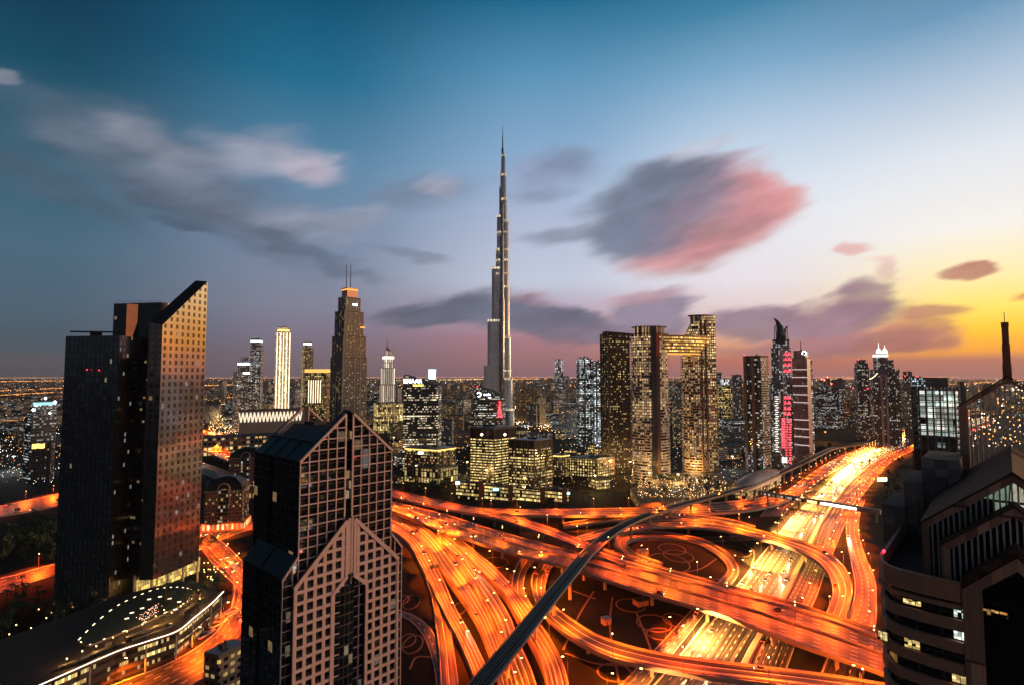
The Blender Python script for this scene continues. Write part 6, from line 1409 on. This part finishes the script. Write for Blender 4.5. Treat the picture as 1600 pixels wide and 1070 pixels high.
def gantry(pa, pb, z0, label):
    a, b_ = G(*pa, z0), G(*pb, z0); root = empty('sign_gantry', a, label, 'sign gantry'); k = MB()
    for p in (a, b_): k.tube([p, p+Vector((0, 0, 7))], .25, 6)
    k.bar(a+Vector((0, 0, 6.6)), b_+Vector((0, 0, 6.6)), .5); k.bar(a+Vector((0, 0, 5.4)), b_+Vector((0, 0, 5.4)), .3); k.build('frame', METAL, root)
    d = b_-a
    for t in (.3, .7): p = a+d*t; k = MB(); k.box((p.x, p.y-.5, p.z+5), (d.length*.3, .25, 2.6), atan2(d.y, d.x)); k.build('sign_panel', plain('sign_back', (.05, .06, .07), .5), root)
gantry((668, 900), (690, 896), 4, 'sign gantry over the leftmost carriageway of the fan')
gantry((640, 842), (656, 838), 4, 'sign gantry higher up the leftmost carriageway of the fan')
gantry((684, 842), (704, 838), 5.5, 'sign gantry over the middle carriageway of the fan')
gantry((1160, 800), (1178, 797), 2, 'sign gantry over the end of the farthest flyover')

# ================================================================== 9. podium with oval lawn at lower left
def podium():
    z = 13.0
    F = [(30, 1086), (180, 1020), (228, 1004), (274.6, 988), (300, 968), (328, 945), (347, 926)]
    Bk = [(300, 905), (250, 914), (185, 930), (120, 955), (40, 985), (-60, 1020)]
    f = [G(*p, z) for p in F]; b_ = [G(*p, z) for p in Bk]; root = empty('podium', (f[0].x, f[0].y, 0), 'hotel podium with a dark oval roof garden and a bright light strip along its edge', 'podium')
    poly = [(p.x, p.y) for p in f+b_]; k = MB()
    k.prism(poly, 0, z, 0, 1); k.build('podium_base', [facade('podium_face', (1.3, 4.4), (.88, .42), .55, GOLD, 2.0, (.05, .042, .038), (.012, .011, .01), 1.4, .3, cluster=1.6), plain('podium_roof', (.035, .032, .03), .85)], root)
    line = cat_rom(f, [6]*(len(f)-1)); base = Vector((f[0].x, f[0].y, 0))
    k = MB(); sweep(k, line, [(-1.6, .3), (1.6, .3), (1.6, .9), (-1.6, .9)]); k.build('canopy_edge', plain('canopy_edge', (.1, .085, .07), .6), root, loc=base)
    k = MB(); sweep(k, [p + Vector((0, 0, .9)) for p in line], [(.6, .02), (1.1, .02), (1.1, .2), (.6, .2)]); k.build('light_strip', glow('strip', (1, .72, .5), 4.2), root, loc=base)
    # second, lower ledge
    ln = cat_rom([G(p[0]+6, p[1]+10, 7) for p in F], [6]*(len(F)-1)); k = MB(); sweep(k, ln, [(-1.5, 0), (1.5, 0), (1.5, .7), (-1.5, .7)]); k.build('lower_ledge', MATS['canopy_edge'], root, loc=base)
    for t in (4, 12, 18, 24, 30, 35):
        if t < len(line): p = line[t] + Vector((2.5, -3.5, 0)); k = MB(); k.tube([(p.x, p.y, 0), (p.x, p.y, z+.3)], .42, 8); k.build('column', MATS['pale_column'], root)
    # oval lawn with a lit rim
    OV = [(122, 1000), (150, 972), (183, 946), (214, 931), (244, 920), (270, 917), (292, 918.5), (303, 924), (301, 934), (284, 944), (245, 963), (205, 981), (165, 997), (138, 1007)]
    ov = cat_rom([G(*p, z+1.0) for p in OV] + [G(*OV[0], z+1.0)], [5]*len(OV))
    k = MB(); k.prism([(p.x, p.y) for p in ov[:-1]][::-1], z, z+1.0, 0, 1); k.build('oval_lawn', [plain('lawn_rim', (.2, .17, .14), .7), plain('lawn', (.022, .045, .035), .9, var=.3)], root)
    for i in range(0, len(ov)-1, 2):
        if i % 4 == 0 or i < 36: p = ov[i]; q = ov[i+1]; k = MB(); k.bar(p.lerp(q, .1)+Vector((0, 0, .12)), p.lerp(q, .7)+Vector((0, 0, .12)), .4, .2); k.build('rim_light', glow('rim_light', (1, .74, .42), 3.4), root)
    # planted patch full of little lights in the middle, skylights
    rg = random.Random(9); k = MB()
    for i in range(70):
        u, v = rg.random(), rg.random(); x, y = 212+u*34+v*12, 964-u*22+v*6; p = G(x, y, z+1.3); k.ball(p, .16)
    k.build('garden_lights', glow('garden_dots', (1, .5, .3), 7), root)['kind'] = 'stuff'
    for x, y in ((233, 936), (250, 932), (265, 935), (206, 957), (222, 950), (198, 966), (280, 940), (274, 952)):
        p = G(x, y, z+1.05); k = MB(); k.box(p, (1.9, .7, .3), .5); k.build('path_light', MATS['rim_light'], root)
    # roof furniture: pergola slabs, skylights, ducts, low walls
    for (x0, y0, x1, y1, w) in ((196, 1000, 262, 976, 1.2), (206, 1004, 268, 982, .8), (284, 960, 318, 936, .9), (120, 1036, 170, 1014, 1.0), (90, 1046, 126, 1034, .8)):
        k = MB(); a, b2 = G(x0, y0, z), G(x1, y1, z); k.bar(a+Vector((0, 0, 1.4)), b2+Vector((0, 0, 1.4)), w*2, .35)
        for t in (.05, .35, .65, .95): p = a.lerp(b2, t); k.bar((p.x, p.y, z), (p.x, p.y, z+1.4), .3)
        k.build('pergola', plain('pergola_grey', (.12, .11, .10), .6), root)
    for i in range(9):
        p = G(150+i*19, 1022-i*7.4 - (6 if i % 2 else 0), z); k = MB(); k.box((p.x, p.y, z), (rg.uniform(2, 4), rg.uniform(1.5, 2.5), rg.uniform(.8, 1.8)), .4); k.build('roof_unit', CONC if i % 2 else METAL, root)
    for i in range(6):
        p = G(262+i*9, 962-i*5, z); k = MB(); k.prism(rect_poly(3.4, 1.6, .45, (p.x, p.y)), z, z+.7, 0, poly1=rect_poly(2.4, .3, .45, (p.x, p.y))); k.build('skylight', plain('skylight_glass', (.05, .07, .08), .15), root)
    for t in range(0, len(line)-1, 2):
        a, b2 = ln[min(t, len(ln)-1)], ln[min(t+1, len(ln)-1)]
        if t < 14: k = MB(); k.bar(a+Vector((1.2, -1.6, .1)), b2+Vector((1.2, -1.6, .1)), .35, .35); k.build('ledge_light', glow('ledge_light', (1, .66, .16), 2.6), root)
    # white zigzag planter frames right of the podium
    for pts in ([(318, 975), (346, 962), (356, 968), (330, 982)], [(340, 962), (366, 948), (374, 953), (352, 966)], [(302, 990), (326, 978), (336, 984), (312, 997)]):
        q = [G(*p, .35) for p in pts]; k = MB()
        for i in range(4): k.bar(q[i], q[(i+1) % 4], 1.4, .6)
        k.bar(q[0], q[2], 1.2, .6); o = k.build('planter', plain('planter_white', (.5, .42, .38), .6)); tag(o, 'pale triangular planter frame on the ground beside the podium edge', 'planter', 'planter frames by the podium')
podium()
# ================================================================== 10. garden rings and paths on the interchange islands
def ring_path(px, py, rx, ry, label):
    c = G(px, py, .1); r1 = (G(px+rx, py, .1)-c).length; r2 = (G(px, py-ry, .1)-G(px, py+ry, .1)).length/2; k = MB(); n = 40
    ln = [c + Vector((cos(2*pi*i/n)*r1, sin(2*pi*i/n)*r2, 0)) for i in range(n+1)]
    sweep(k, ln, [(-.45, 0), (.45, 0), (.45, .18), (-.45, .18)], 0, False); tag(k.build('garden_path', plain('path_edge', (.15, .10, .07), .8)), kind='structure')
for q in ((643, 940, 13, 11), (630, 937, 8, 7), (645, 1006, 15, 14), (637, 1000, 12, 10), (774, 878, 20, 8), (790, 966, 5, 8), (1050, 857, 20, 8), (1060, 868, 22, 9), (1045, 878, 30, 14), (1146, 861, 25, 8), (1022, 973, 26, 13), (1033, 990, 22, 9), (985, 945, 22, 10), (1055, 968, 18, 10), (960, 1050, 26, 14), (718, 950, 10, 9)): ring_path(*q, '')
def path_line(pts, w=.6):
    k = MB(); sweep(k, cat_rom([G(x, y, .1) for x, y in pts], [5]*(len(pts)-1)), [(-w, 0), (w, 0), (w, .15), (-w, .15)]); tag(k.build('garden_path', MATS['path_edge']), kind='structure')
for pts in ([(880, 1015), (905, 960), (928, 923)], [(957, 932), (953, 980), (968, 1070)], [(995, 958), (1012, 1000), (1020, 1022)], [(883, 1020), (930, 1036), (985, 1040)], [(888, 920), (930, 935)], [(1120, 872), (1095, 888), (1060, 895)], [(1085, 900), (1130, 906)], [(640, 1045), (652, 1026), (686, 1028)], [(700, 905), (740, 925), (750, 950)], [(1155, 843), (1178, 862), (1172, 890)]): path_line(pts)
HUT = plain('hut_wall', (.30, .2, .13), .7)
for x, y, s, lb in ((1004, 866, 8, 'small flat-roofed utility hut inside the loop ramp'), (1001, 944, 8, 'utility hut half under the widest overpass'), (947, 974, 5, 'little utility hut on the dark island')):
    p = G(x, y, 0); r = empty('utility_hut', p, lb, 'hut'); k = MB(); k.box((p.x, p.y, 0), (s, s*.8, 3.4), .4); k.build('wall', HUT, r); k = MB(); k.box((p.x, p.y, 3.4), (s+.6, s*.8+.6, .35), .4); k.build('roof', METAL, r)
    k = MB(); k.box((p.x+.3, p.y-s*.4-.06, 0), (1.0, .12, 2.1), .0); k.build('door', DARKM, r)

# ================================================================== 11. city floor: mid-rise fabric, far city, lights
BG = [facade('city_a', (3.2, 3.6), (.6, .5), .17, GOLD, 2.4, (.13, .125, .125)), facade('city_b', (3.4, 3.6), (.6, .5), .15, MIXED, 2.2, (.10, .105, .115), colband=.5), facade('city_c', (4, 4), (.8, .4), .22, WHITE, 2.0, (.085, .09, .10), rowvar=.9), facade('city_d', (3.2, 3.6), (.55, .6), .17, AMBER, 2.4, (.13, .10, .085))]
rg = random.Random(21)
KEEP = []      # footprints (x, y, r) that fill-in buildings must avoid
for o in bpy.data.objects:
    if o.parent is None and o.type == 'EMPTY' and o.get('category') in ('tower', 'skyscraper', 'office building', 'podium', 'hotel', 'building site', 'station', 'shopping mall'): KEEP.append((o.location.x, o.location.y, 48))
def road_near(x, y, d):
    for r in ROADS:
        for i in range(0, len(r.l), 3):
            m = (r.l[i]+r.r[i])/2
            if hypot(m.x-x, m.y-y) < d + (r.l[i]-r.r[i]).length/2: return True
    return False
def free(x, y, d):
    return all(hypot(x-a, y-b) > c + d*.6 for a, b, c in KEEP) and not road_near(x, y, d)
# named mid-distance fill (seen as separate blocks)
WHERE = [(120, 'far left beyond the sloped tower'), (470, 'between the sloped tower and the gabled tower'), (640, 'behind the gabled tower'), (800, 'near the foot of the tallest skyscraper'), (960, 'right of the tallest skyscraper'), (1130, 'around the oval balcony towers'), (1300, 'behind the horned tower'), (1440, 'beyond the bend of the highway')]
KINDS_ = [('apartment_block', 'flat-roofed apartment block'), ('office_block', 'plain office block')]
made = 0
def fill_box(mb, x, y, w, d, h, th, m):
    poly = rect_poly(w, d, th, (x, y)); mb.prism(poly, 0, h, m, 4); mb.prism(inset(poly, .5), h, h+2.5, 5)
mats_bg = BG + [ROOF, CONCD]
tries = 0
while made < 95 and tries < 2500:
    tries += 1
    px = rg.choice([rg.uniform(330, 480), rg.uniform(600, 970), rg.uniform(690, 960), rg.uniform(1110, 1170), rg.uniform(1265, 1420), rg.uniform(0, 100)])
    py = 606 + 150*rg.random()**1.6
    p = G(px, py, 0)
    if p.y < 620 or p.y > 3000 or (px < 600 and p.y < 1100): continue
    w, d = rg.uniform(26, 55), rg.uniform(22, 45)
    if not free(p.x, p.y, w*.62): continue
    h = min(rg.choice([12, 16, 22, 30, 45]) * rg.uniform(.8, 1.3), (CAM_H - 14) if p.y < 1100 else 130)
    if p.y > 1200: h *= rg.choice([1, 1.4, 2.4, 3.0])
    if p.y < 1000: h = min(h, 24)
    if 690 < px < 900 and p.y > 1050: h = min(h, 70)
    if px < 110: h = min(h, 20)
    th = rg.uniform(-.6, .6); KEEP.append((p.x, p.y, w*.5)); m = rg.randrange(4); nm = 'apartment_block' if m in (0, 3) else 'office_block'
    root = empty(nm, (p.x, p.y, 0)); b = MB(); poly = rect_poly(w, d, th, (p.x, p.y)); b.prism(poly, 0, h, 0, 1); b.build('wall', [BG[m], ROOF], root)
    k = MB(); k.prism(grow(poly, .3), h, h+1.4, 0); k.prism(inset(poly, .96), h+.02, h+.9, 1); k.build('roof_parapet', [CONCD, ROOF], root); roof_kit(root, inset(poly, .7), h+.9, made, 2)
    wh = next(t for lim, t in WHERE + [(9999, 'far right')] if px < lim)
    ht = 'low' if h < 22 else 'mid-height' if h < 60 else 'tall'
    tag(root, '%s flat-roofed building with %s lit windows, %s' % (ht, ('golden', 'mixed-colour', 'white', 'amber')[m], wh), 'building', 'background buildings ' + wh); made += 1
# low lit buildings between the towers and the interchange
tries = 0; made2 = 0
while made2 < 46 and tries < 3000:
    tries += 1
    p = G(rg.uniform(602, 1165), rg.uniform(672, 775), 0)
    w, d = rg.uniform(18, 34), rg.uniform(14, 26)
    if not free(p.x, p.y, w*.55): continue
    h = rg.choice([7, 9, 12, 16]); th = rg.uniform(-.5, .5); KEEP.append((p.x, p.y, w*.45)); m = rg.choice((0, 0, 1, 3))
    px = proj(p)[0]; wh = next(t for lim, t in WHERE + [(9999, 'far right')] if px < lim)
    root = empty('low_building', (p.x, p.y, 0), 'small low flat-roofed building with %s lit windows, %s' % (('golden', 'mixed-colour', 'white', 'amber')[m], wh), 'building', 'small low buildings ' + wh)
    poly = rect_poly(w, d, th, (p.x, p.y)); b = MB(); b.prism(poly, 0, h, 0, 1); b.build('wall', [facade('low_%d' % m, (3.6, 4), (.7, .55), .6, (GOLD, MIXED, WHITE, AMBER)[m], 2.0, (.09, .07, .055), cluster=.8), ROOF], root)
    k = MB(); k.prism(grow(poly, .35), h, h+1.1, 0); k.prism(inset(poly, .94), h+.02, h+.8, 1); k.build('roof_parapet', [CONCD, ROOF], root); roof_kit(root, inset(poly, .7), h+.8, made2, 2); made2 += 1
# the far city, uncountable
mb = MB(); n = 0
for i in range(2600):
    px = rg.uniform(-60, 1660); Yd = 1500 * (8.0 ** rg.random()); p = P(px, 590, Yd)
    if not (Yd > 2900 or free(p.x, p.y, 26)): continue
    w = rg.uniform(16, 50); h = rg.choice([6, 8, 10, 12, 18, 26]) * rg.uniform(.8, 1.3)
    if 330 < px < 1560 and Yd < 6000 and rg.random() < .16: h = rg.uniform(40, 120)
    if 640 < px < 900 and Yd < 3600 and rg.random() < .14: h = rg.uniform(40, 100)
    if px < 340: h = min(h, 14)
    fill_box(mb, p.x, p.y, w, rg.uniform(16, 40), h, rg.uniform(-.7, .7), rg.randrange(4)); n += 1
tag(mb.build('far_city', mats_bg, loc=(0, 3000, 0)), 'low far city spreading in lit blocks to the horizon', 'city', kind='stuff')
# lights of the far streets
mb = MB()
def dot(x, y, z, s, m): mb.ball((x, y, z), s, m)
for i in range(6500):
    px = rg.uniform(-80, 1680); py = 585.5 + 62 * rg.random()**2.1 if px > 340 else 585.2 + 120*rg.random()**1.7
    p = G(px, py, 8)
    if p.y > 40000 or p.y < 750 or (340 < px < 1500 and p.y < 1000): continue
    if p.y < 1500 and road_near(p.x, p.y, 6): continue
    s = min(p.y * .00036 * rg.uniform(.5, 1.5), 6); dot(p.x, p.y, 8, s, rg.choices((0, 1, 2), (.55, .3, .15))[0])
# straight far roads as strings of lamps
for (x0, y0, x1, y1, stp, m) in ((-20, 611, 110, 605, 1.6, 0), (-20, 618, 110, 611, 1.4, 0), (-20, 640, 60, 633, 2.2, 0), (-20, 645, 60, 640, 2, 0), (-20, 656, 60, 657, 2.5, 0), (-20, 596, 110, 594, 1.5, 0), (-20, 590, 320, 589, 1.6, 0), (320, 602, 370, 600, 1.4, 0), (318, 622, 372, 620, 1.5, 0), (318, 632, 372, 630, 1.6, 1), (320, 590, 1500, 588.5, 1.7, 0), (620, 594, 760, 592, 1.6, 1), (800, 592, 870, 591, 1.3, 0), (1480, 600, 1660, 590, 1.5, 0), (1480, 612, 1660, 606, 1.6, 0), (1490, 625, 1660, 618, 1.8, 1), (1490, 640, 1660, 640, 2.0, 0), (1280, 592, 1420, 590, 1.3, 0)):
    x = x0
    while x < x1:
        t = (x-x0)/(x1-x0); p = G(x, y0+(y1-y0)*t, 8); dot(p.x, p.y, 8, min(9, p.y*.00048*rg.uniform(.7, 1.3)), m); x += stp
# golden centre at the foot of the tallest tower and along the road to the right of it
for i in range(900):
    t = rg.random(); px = 806 + 140*t + rg.gauss(0, 6); py = 652 + 40*t*t + rg.gauss(0, 7)
    p = G(px, py, 6); 
    if p.y < 900 or not (590 < py < 720): continue
    dot(p.x, p.y, 6, p.y*.00055*rg.uniform(.5, 1.6), rg.choices((0, 1, 2), (.25, .5, .25 if t < .6 else .8))[0])
for i in range(900):
    px = rg.uniform(326, 440); py = 652 + 45*rg.random(); p = G(px, py, 7); dot(p.x, p.y, 7, p.y*.0005*rg.uniform(.5, 1.6), rg.choices((0, 1, 2), (.35, .55, .1))[0])
for i in range(700):
    px = rg.uniform(600, 1160); py = 690 + 70*rg.random(); p = G(px, py, 5)
    if road_near(p.x, p.y, 4): continue
    dot(p.x, p.y, 5, p.y*.0004*rg.uniform(.4, 1.3), rg.choices((0, 1, 2), (.3, .55, .15))[0])
for i in range(260):
    px = rg.uniform(0, 95); py = 655 + 100*rg.random(); p = G(px, py, 5); dot(p.x, p.y, 5, p.y*.0005*rg.uniform(.4, 1.3), rg.choices((0, 1, 2), (.2, .3, .5))[0])
for i in range(420):
    px = rg.uniform(1490, 1630); py = 598 + 100*rg.random()**1.4; p = G(px, py, 8); dot(p.x, p.y, 8, p.y*.0010*rg.uniform(.5, 1.6), rg.choices((0, 1, 2), (.6, .25, .15))[0])
for i in range(420):   # garden lights on the podium of the balcony towers
    px = rg.uniform(995, 1135); py = rg.uniform(742, 776); p = G(px, py, 12.6); dot(p.x, p.y, 12.6, .3*rg.uniform(.5, 1.5), rg.choices((0, 1, 2), (.4, .55, .05))[0])
for i in range(1500):  # the quarter to the right of the viewpoint, seen mirrored in the glass towers
    x, y = rg.uniform(170, 900), rg.uniform(-260, 140); z = rg.choice([6, 6, 10, 18, 30])
    dot(x, y, z, rg.uniform(.6, 2.2), rg.choices((0, 1, 2), (.35, .35, .3))[0])
for i in range(150):
    x, y = rg.uniform(190, 800), rg.uniform(-240, 130); mb.box((x, y, rg.uniform(4, 45)), (rg.uniform(3, 12), rg.uniform(3, 12), rg.uniform(1.5, 4)), rg.uniform(0, 3), rg.choice((3, 3, 4, 0)))
tag(mb.build('city_lights', [glow('city_orange', (1, .36, .07), 5), glow('city_warm', (1, .68, .3), 6), glow('city_white', (.9, .95, 1), 6), glow('city_sign', (.8, .93, 1), 16), glow('city_sign_red', (1, .12, .06), 14)], loc=(0, 2000, 0)), 'countless far street lights scattered across the city plain', 'lights', kind='stuff')
# glow of the lit districts: real lamps high on masts over the plazas (seen in the photo as pools of light)
MASTL = [(820, 655, 1.0, 'y'), (850, 660, 1.2, 'y'), (880, 668, 1, 'y'), (905, 678, .9, 'w'), (930, 690, .8, 'w'), (345, 660, 1.1, 'y'), (380, 668, 1.2, 'y'), (415, 672, 1.1, 'y'), (345, 680, .8, 'o'), (620, 668, .8, 'y'), (700, 690, .6, 'y'), (1130, 650, 1, 'o'), (1140, 660, .8, 'o'), (1300, 652, 1.2, 'y'), (1320, 648, 1, 'o'), (730, 745, .25, 'y'), (905, 735, .3, 'y'), (930, 770, .25, 'y'), (985, 745, .25, 'y'), (1060, 768, .25, 'y'), (1110, 745, .3, 'y'), (820, 775, .15, 'y'), (760, 760, .12, 'y'), (700, 748, .15, 'y'), (955, 742, .25, 'o'), (1015, 765, .2, 'y'), (1085, 752, .2, 'y'), (1145, 735, .25, 'w'), (1185, 730, .2, 'y'), (615, 700, .5, 'y'), (680, 670, .7, 'y'), (1290, 690, .4, 'o'), (960, 700, .5, 'w'), (20, 735, .5, 'w'), (60, 745, .4, 'w'), (650, 752, .2, 'y')]
for px, py, s, c in MASTL:
    p = G(px, py, 0); root = empty('floodlight_mast', p, 'tall floodlight mast lighting a city plaza', 'floodlight', 'floodlight masts over the city plazas'); k = MB(); k.tube([p, p+Vector((0, 0, 22))], [.4, .2], 6); k.build('pole', POLE, root)
    k = MB(); k.box((p.x, p.y, 22), (2.6, 2.6, .7)); k.build('lamp_head', {'y': G_WARM, 'w': G_WHITE, 'o': G_AMB}[c], root)
    ld = bpy.data.lights.new('lamp_light', 'POINT'); ld.energy = s*300000; ld.color = {'y': (1, .56, .18), 'w': (.85, .92, 1), 'o': (1, .3, .05)}[c]; ld.shadow_soft_size = 1.2
    lo = bpy.data.objects.new('lamp_light', ld); COL.objects.link(lo); lo.parent = root; lo.location = (0, 0, 21.5)

# ================================================================== 12. trees, palms, garden lamps
LEAF = plain('leaf', (.05, .075, .03), .7, var=.5, scale=.8); BARK = plain('bark', (.06, .045, .035), .9)
def tree_meshes(palm, seed):
    r = random.Random(seed); t = MB(); c = MB()
    if palm:
        H = r.uniform(6, 8); t.tube([(0, 0, 0), (.15, 0, H*.5), (.1, .1, H)], [.28, .2, .16], 6)
        for i in range(13):
            a = 2*pi*i/13 + r.uniform(-.2, .2); up_ = r.uniform(.1, .9); L = r.uniform(2.2, 3.0); pts = []
            for j in range(6): s = j/5; pts.append(Vector((.1+cos(a)*L*s, .1+sin(a)*L*s, H + up_*L*s - 1.5*L*s*s*.6)))
            sd = Vector((-sin(a), cos(a), 0))
            for j in range(5):
                w0, w1 = .42*sin(pi*min(1, j/5+.15)), .42*sin(pi*min(1, (j+1)/5+.05)); dz = Vector((0, 0, -.22))
                c.face([pts[j], pts[j]+sd*w0+dz, pts[j+1]+sd*w1+dz, pts[j+1]]); c.face([pts[j+1], pts[j+1]-sd*w1+dz, pts[j]-sd*w0+dz, pts[j]])
    else:
        H = r.uniform(5.5, 9); t.tube([(0, 0, 0), (.1, .05, H*.3), (0, .1, H*.6)], [.3, .22, .1], 6)
        for i in range(4): a = r.uniform(0, 6.3); t.tube([(0, .05, H*.35), (cos(a)*H*.2, sin(a)*H*.2, H*.62)], [.12, .05], 5)
        cl = [(r.gauss(0, H*.16), r.gauss(0, H*.16), H*(.62 + r.uniform(-.16, .24)), H*r.uniform(.12, .2)) for _ in range(9)]
        for x, y, z, R in cl:
            for i in range(34):
                d = Vector((r.gauss(0, 1), r.gauss(0, 1), r.gauss(0, .8))).normalized()*R*r.uniform(.6, 1.1); p = Vector((x, y, z))+d; s = r.uniform(.18, .42)
                u = Vector((r.gauss(0, 1), r.gauss(0, 1), r.gauss(0, 1))).normalized(); v = u.cross(d).normalized()*s; u = u*s
                c.face([p-u-v, p+u-v, p+u+v, p-u+v])
    a = t.build('trunk', BARK, None, loc=(0, 0, 0)); b_ = c.build('crown', LEAF, None, loc=(0, 0, 0)); me = (a.data, b_.data); bpy.data.objects.remove(a); bpy.data.objects.remove(b_); return me
TM = [tree_meshes(False, i) for i in range(4)]; PM = [tree_meshes(True, 10+i) for i in range(2)]
def plant(p, palm, label, group, s=1.0):
    root = empty('palm_tree' if palm else 'broadleaf_tree', p, label, 'palm' if palm else 'tree', group); root.rotation_euler = (0, 0, rg.uniform(0, 6.3)); root.scale = (s, s, s*rg.uniform(.85, 1.15))
    for nm, me in zip(('trunk', 'crown'), rg.choice(PM if palm else TM)): o = bpy.data.objects.new(nm, me); COL.objects.link(o); o.parent = root
def scatter(n, x0, x1, y0, y1, palm, label, group, z=0, s=1.0):
    c = 0; t = 0
    while c < n and t < n*20:
        t += 1; p = G(rg.uniform(x0, x1), rg.uniform(y0, y1), z)
        if z == 0 and road_near(p.x, p.y, 3): continue
        plant(p, palm, label, group, s*rg.uniform(.8, 1.25)); c += 1
scatter(34, 0, 92, 815, 880, False, 'dark tree in the unlit park at far left', 'trees in the dark park', 0, 1.5)
scatter(24, 0, 130, 940, 1060, False, 'small tree in the hotel garden at lower left', 'trees in the hotel garden')
scatter(16, 0, 90, 915, 960, True, 'palm beside the yellow-lit road at lower left', 'palms by the yellow-lit road')
scatter(12, 255, 320, 925, 960, True, 'palm on the podium roof beside the oval lawn', 'palms on the podium roof', 14)
scatter(30, 640, 700, 752, 775, False, 'tree in the dark grove behind the farthest flyover', 'trees in the grove by the low office', 0, 1.4)
scatter(22, 1230, 1300, 700, 725, False, 'tree in the dark plot behind the metro viaduct', 'trees behind the viaduct', 0, 1.6)
scatter(14, 1382, 1412, 720, 790, False, 'tree on the verge right of the highway', 'trees on the highway verge', 0, 1.2)
scatter(16, 885, 1000, 760, 786, True, 'palm in the lit garden in front of the balcony towers', 'palms before the balcony towers', 0, 1.2)
scatter(14, 330, 372, 900, 925, True, 'palm on the corner by the boulevard', 'palms by the boulevard corner')
scatter(26, 1010, 1130, 745, 768, False, 'shrub-like tree on the podium garden of the balcony towers', 'trees on the podium garden', 12, .8)
GH = glow('garden_lamp_head', (1, .55, .16), 9); a = MB(); a.tube([(0, 0, 0), (0, 0, 3.2)], .07, 5); po = a.build('pole', POLE, None, loc=(0, 0, 0)); a = MB(); a.ball((0, 0, 3.4), .42); hd = a.build('lamp_head', GH, None, loc=(0, 0, 0))
GL = (po.data, hd.data); bpy.data.objects.remove(po); bpy.data.objects.remove(hd)
def garden_lamp(p, light=False, en=1500):
    root = empty('garden_lamp', p, 'small garden lamp glowing warm in the dark lower-left grounds', 'garden lamp', 'garden lamps around the podium')
    for nm, me in zip(('pole', 'lamp_head'), GL): o = bpy.data.objects.new(nm, me); COL.objects.link(o); o.parent = root
    if light:
        ld = bpy.data.lights.new('lamp_light', 'POINT'); ld.energy = en; ld.color = (1, .45, .1); ld.shadow_soft_size = .4; lo = bpy.data.objects.new('lamp_light', ld); COL.objects.link(lo); lo.parent = root; lo.location = (0, 0, 4)
for i, (x, y) in enumerate(((243, 972), (132, 1006), (108, 1014), (83, 1022), (40, 1048), (8, 1060), (155, 1000), (195, 911), (160, 912), (25, 985), (48, 990), (60, 960), (80, 965), (100, 962), (72, 974), (92, 978), (128, 958), (118, 968), (14, 1000), (70, 1010), (50, 1030), (100, 1035), (30, 1022))):
    garden_lamp(G(x, y, 14 if (x, y) in ((243, 972), (195, 911)) else 0), i < 9, 5200)
for i, (x, y) in enumerate(((292, 948), (303, 938), (312, 944), (282, 956), (268, 966), (256, 962), (310, 930), (222, 985), (198, 996), (176, 1006), (150, 1020), (128, 1028), (104, 1040))): garden_lamp(G(x, y, 13), i % 2 == 0, 1800)
for i in range(24):
    garden_lamp(G(rg.uniform(318, 366), rg.uniform(880, 915), 0), i % 6 == 0, 2500)

# ================================================================== 13. haze
def haze():
    k = MB(); k.box((0, 10500, -1), (44000, 26000, 861)); o = k.build('haze', [], None, loc=(0, 10500, -1))
    m = bpy.data.materials.new('haze'); m.use_nodes = True; nt = m.node_tree; nt.nodes.clear(); out = nt.nodes.new('ShaderNodeOutputMaterial'); v = nt.nodes.new('ShaderNodeVolumePrincipled')
    v.inputs['Color'].default_value = (.9, .82, .8, 1); v.inputs['Density'].default_value = 2.2e-5; v.inputs['Anisotropy'].default_value = .2
    nt.links.new(v.outputs[0], out.inputs['Volume']); o.data.materials.append(m); tag(o, 'thin dusk haze over the city', 'haze', kind='stuff')
haze()
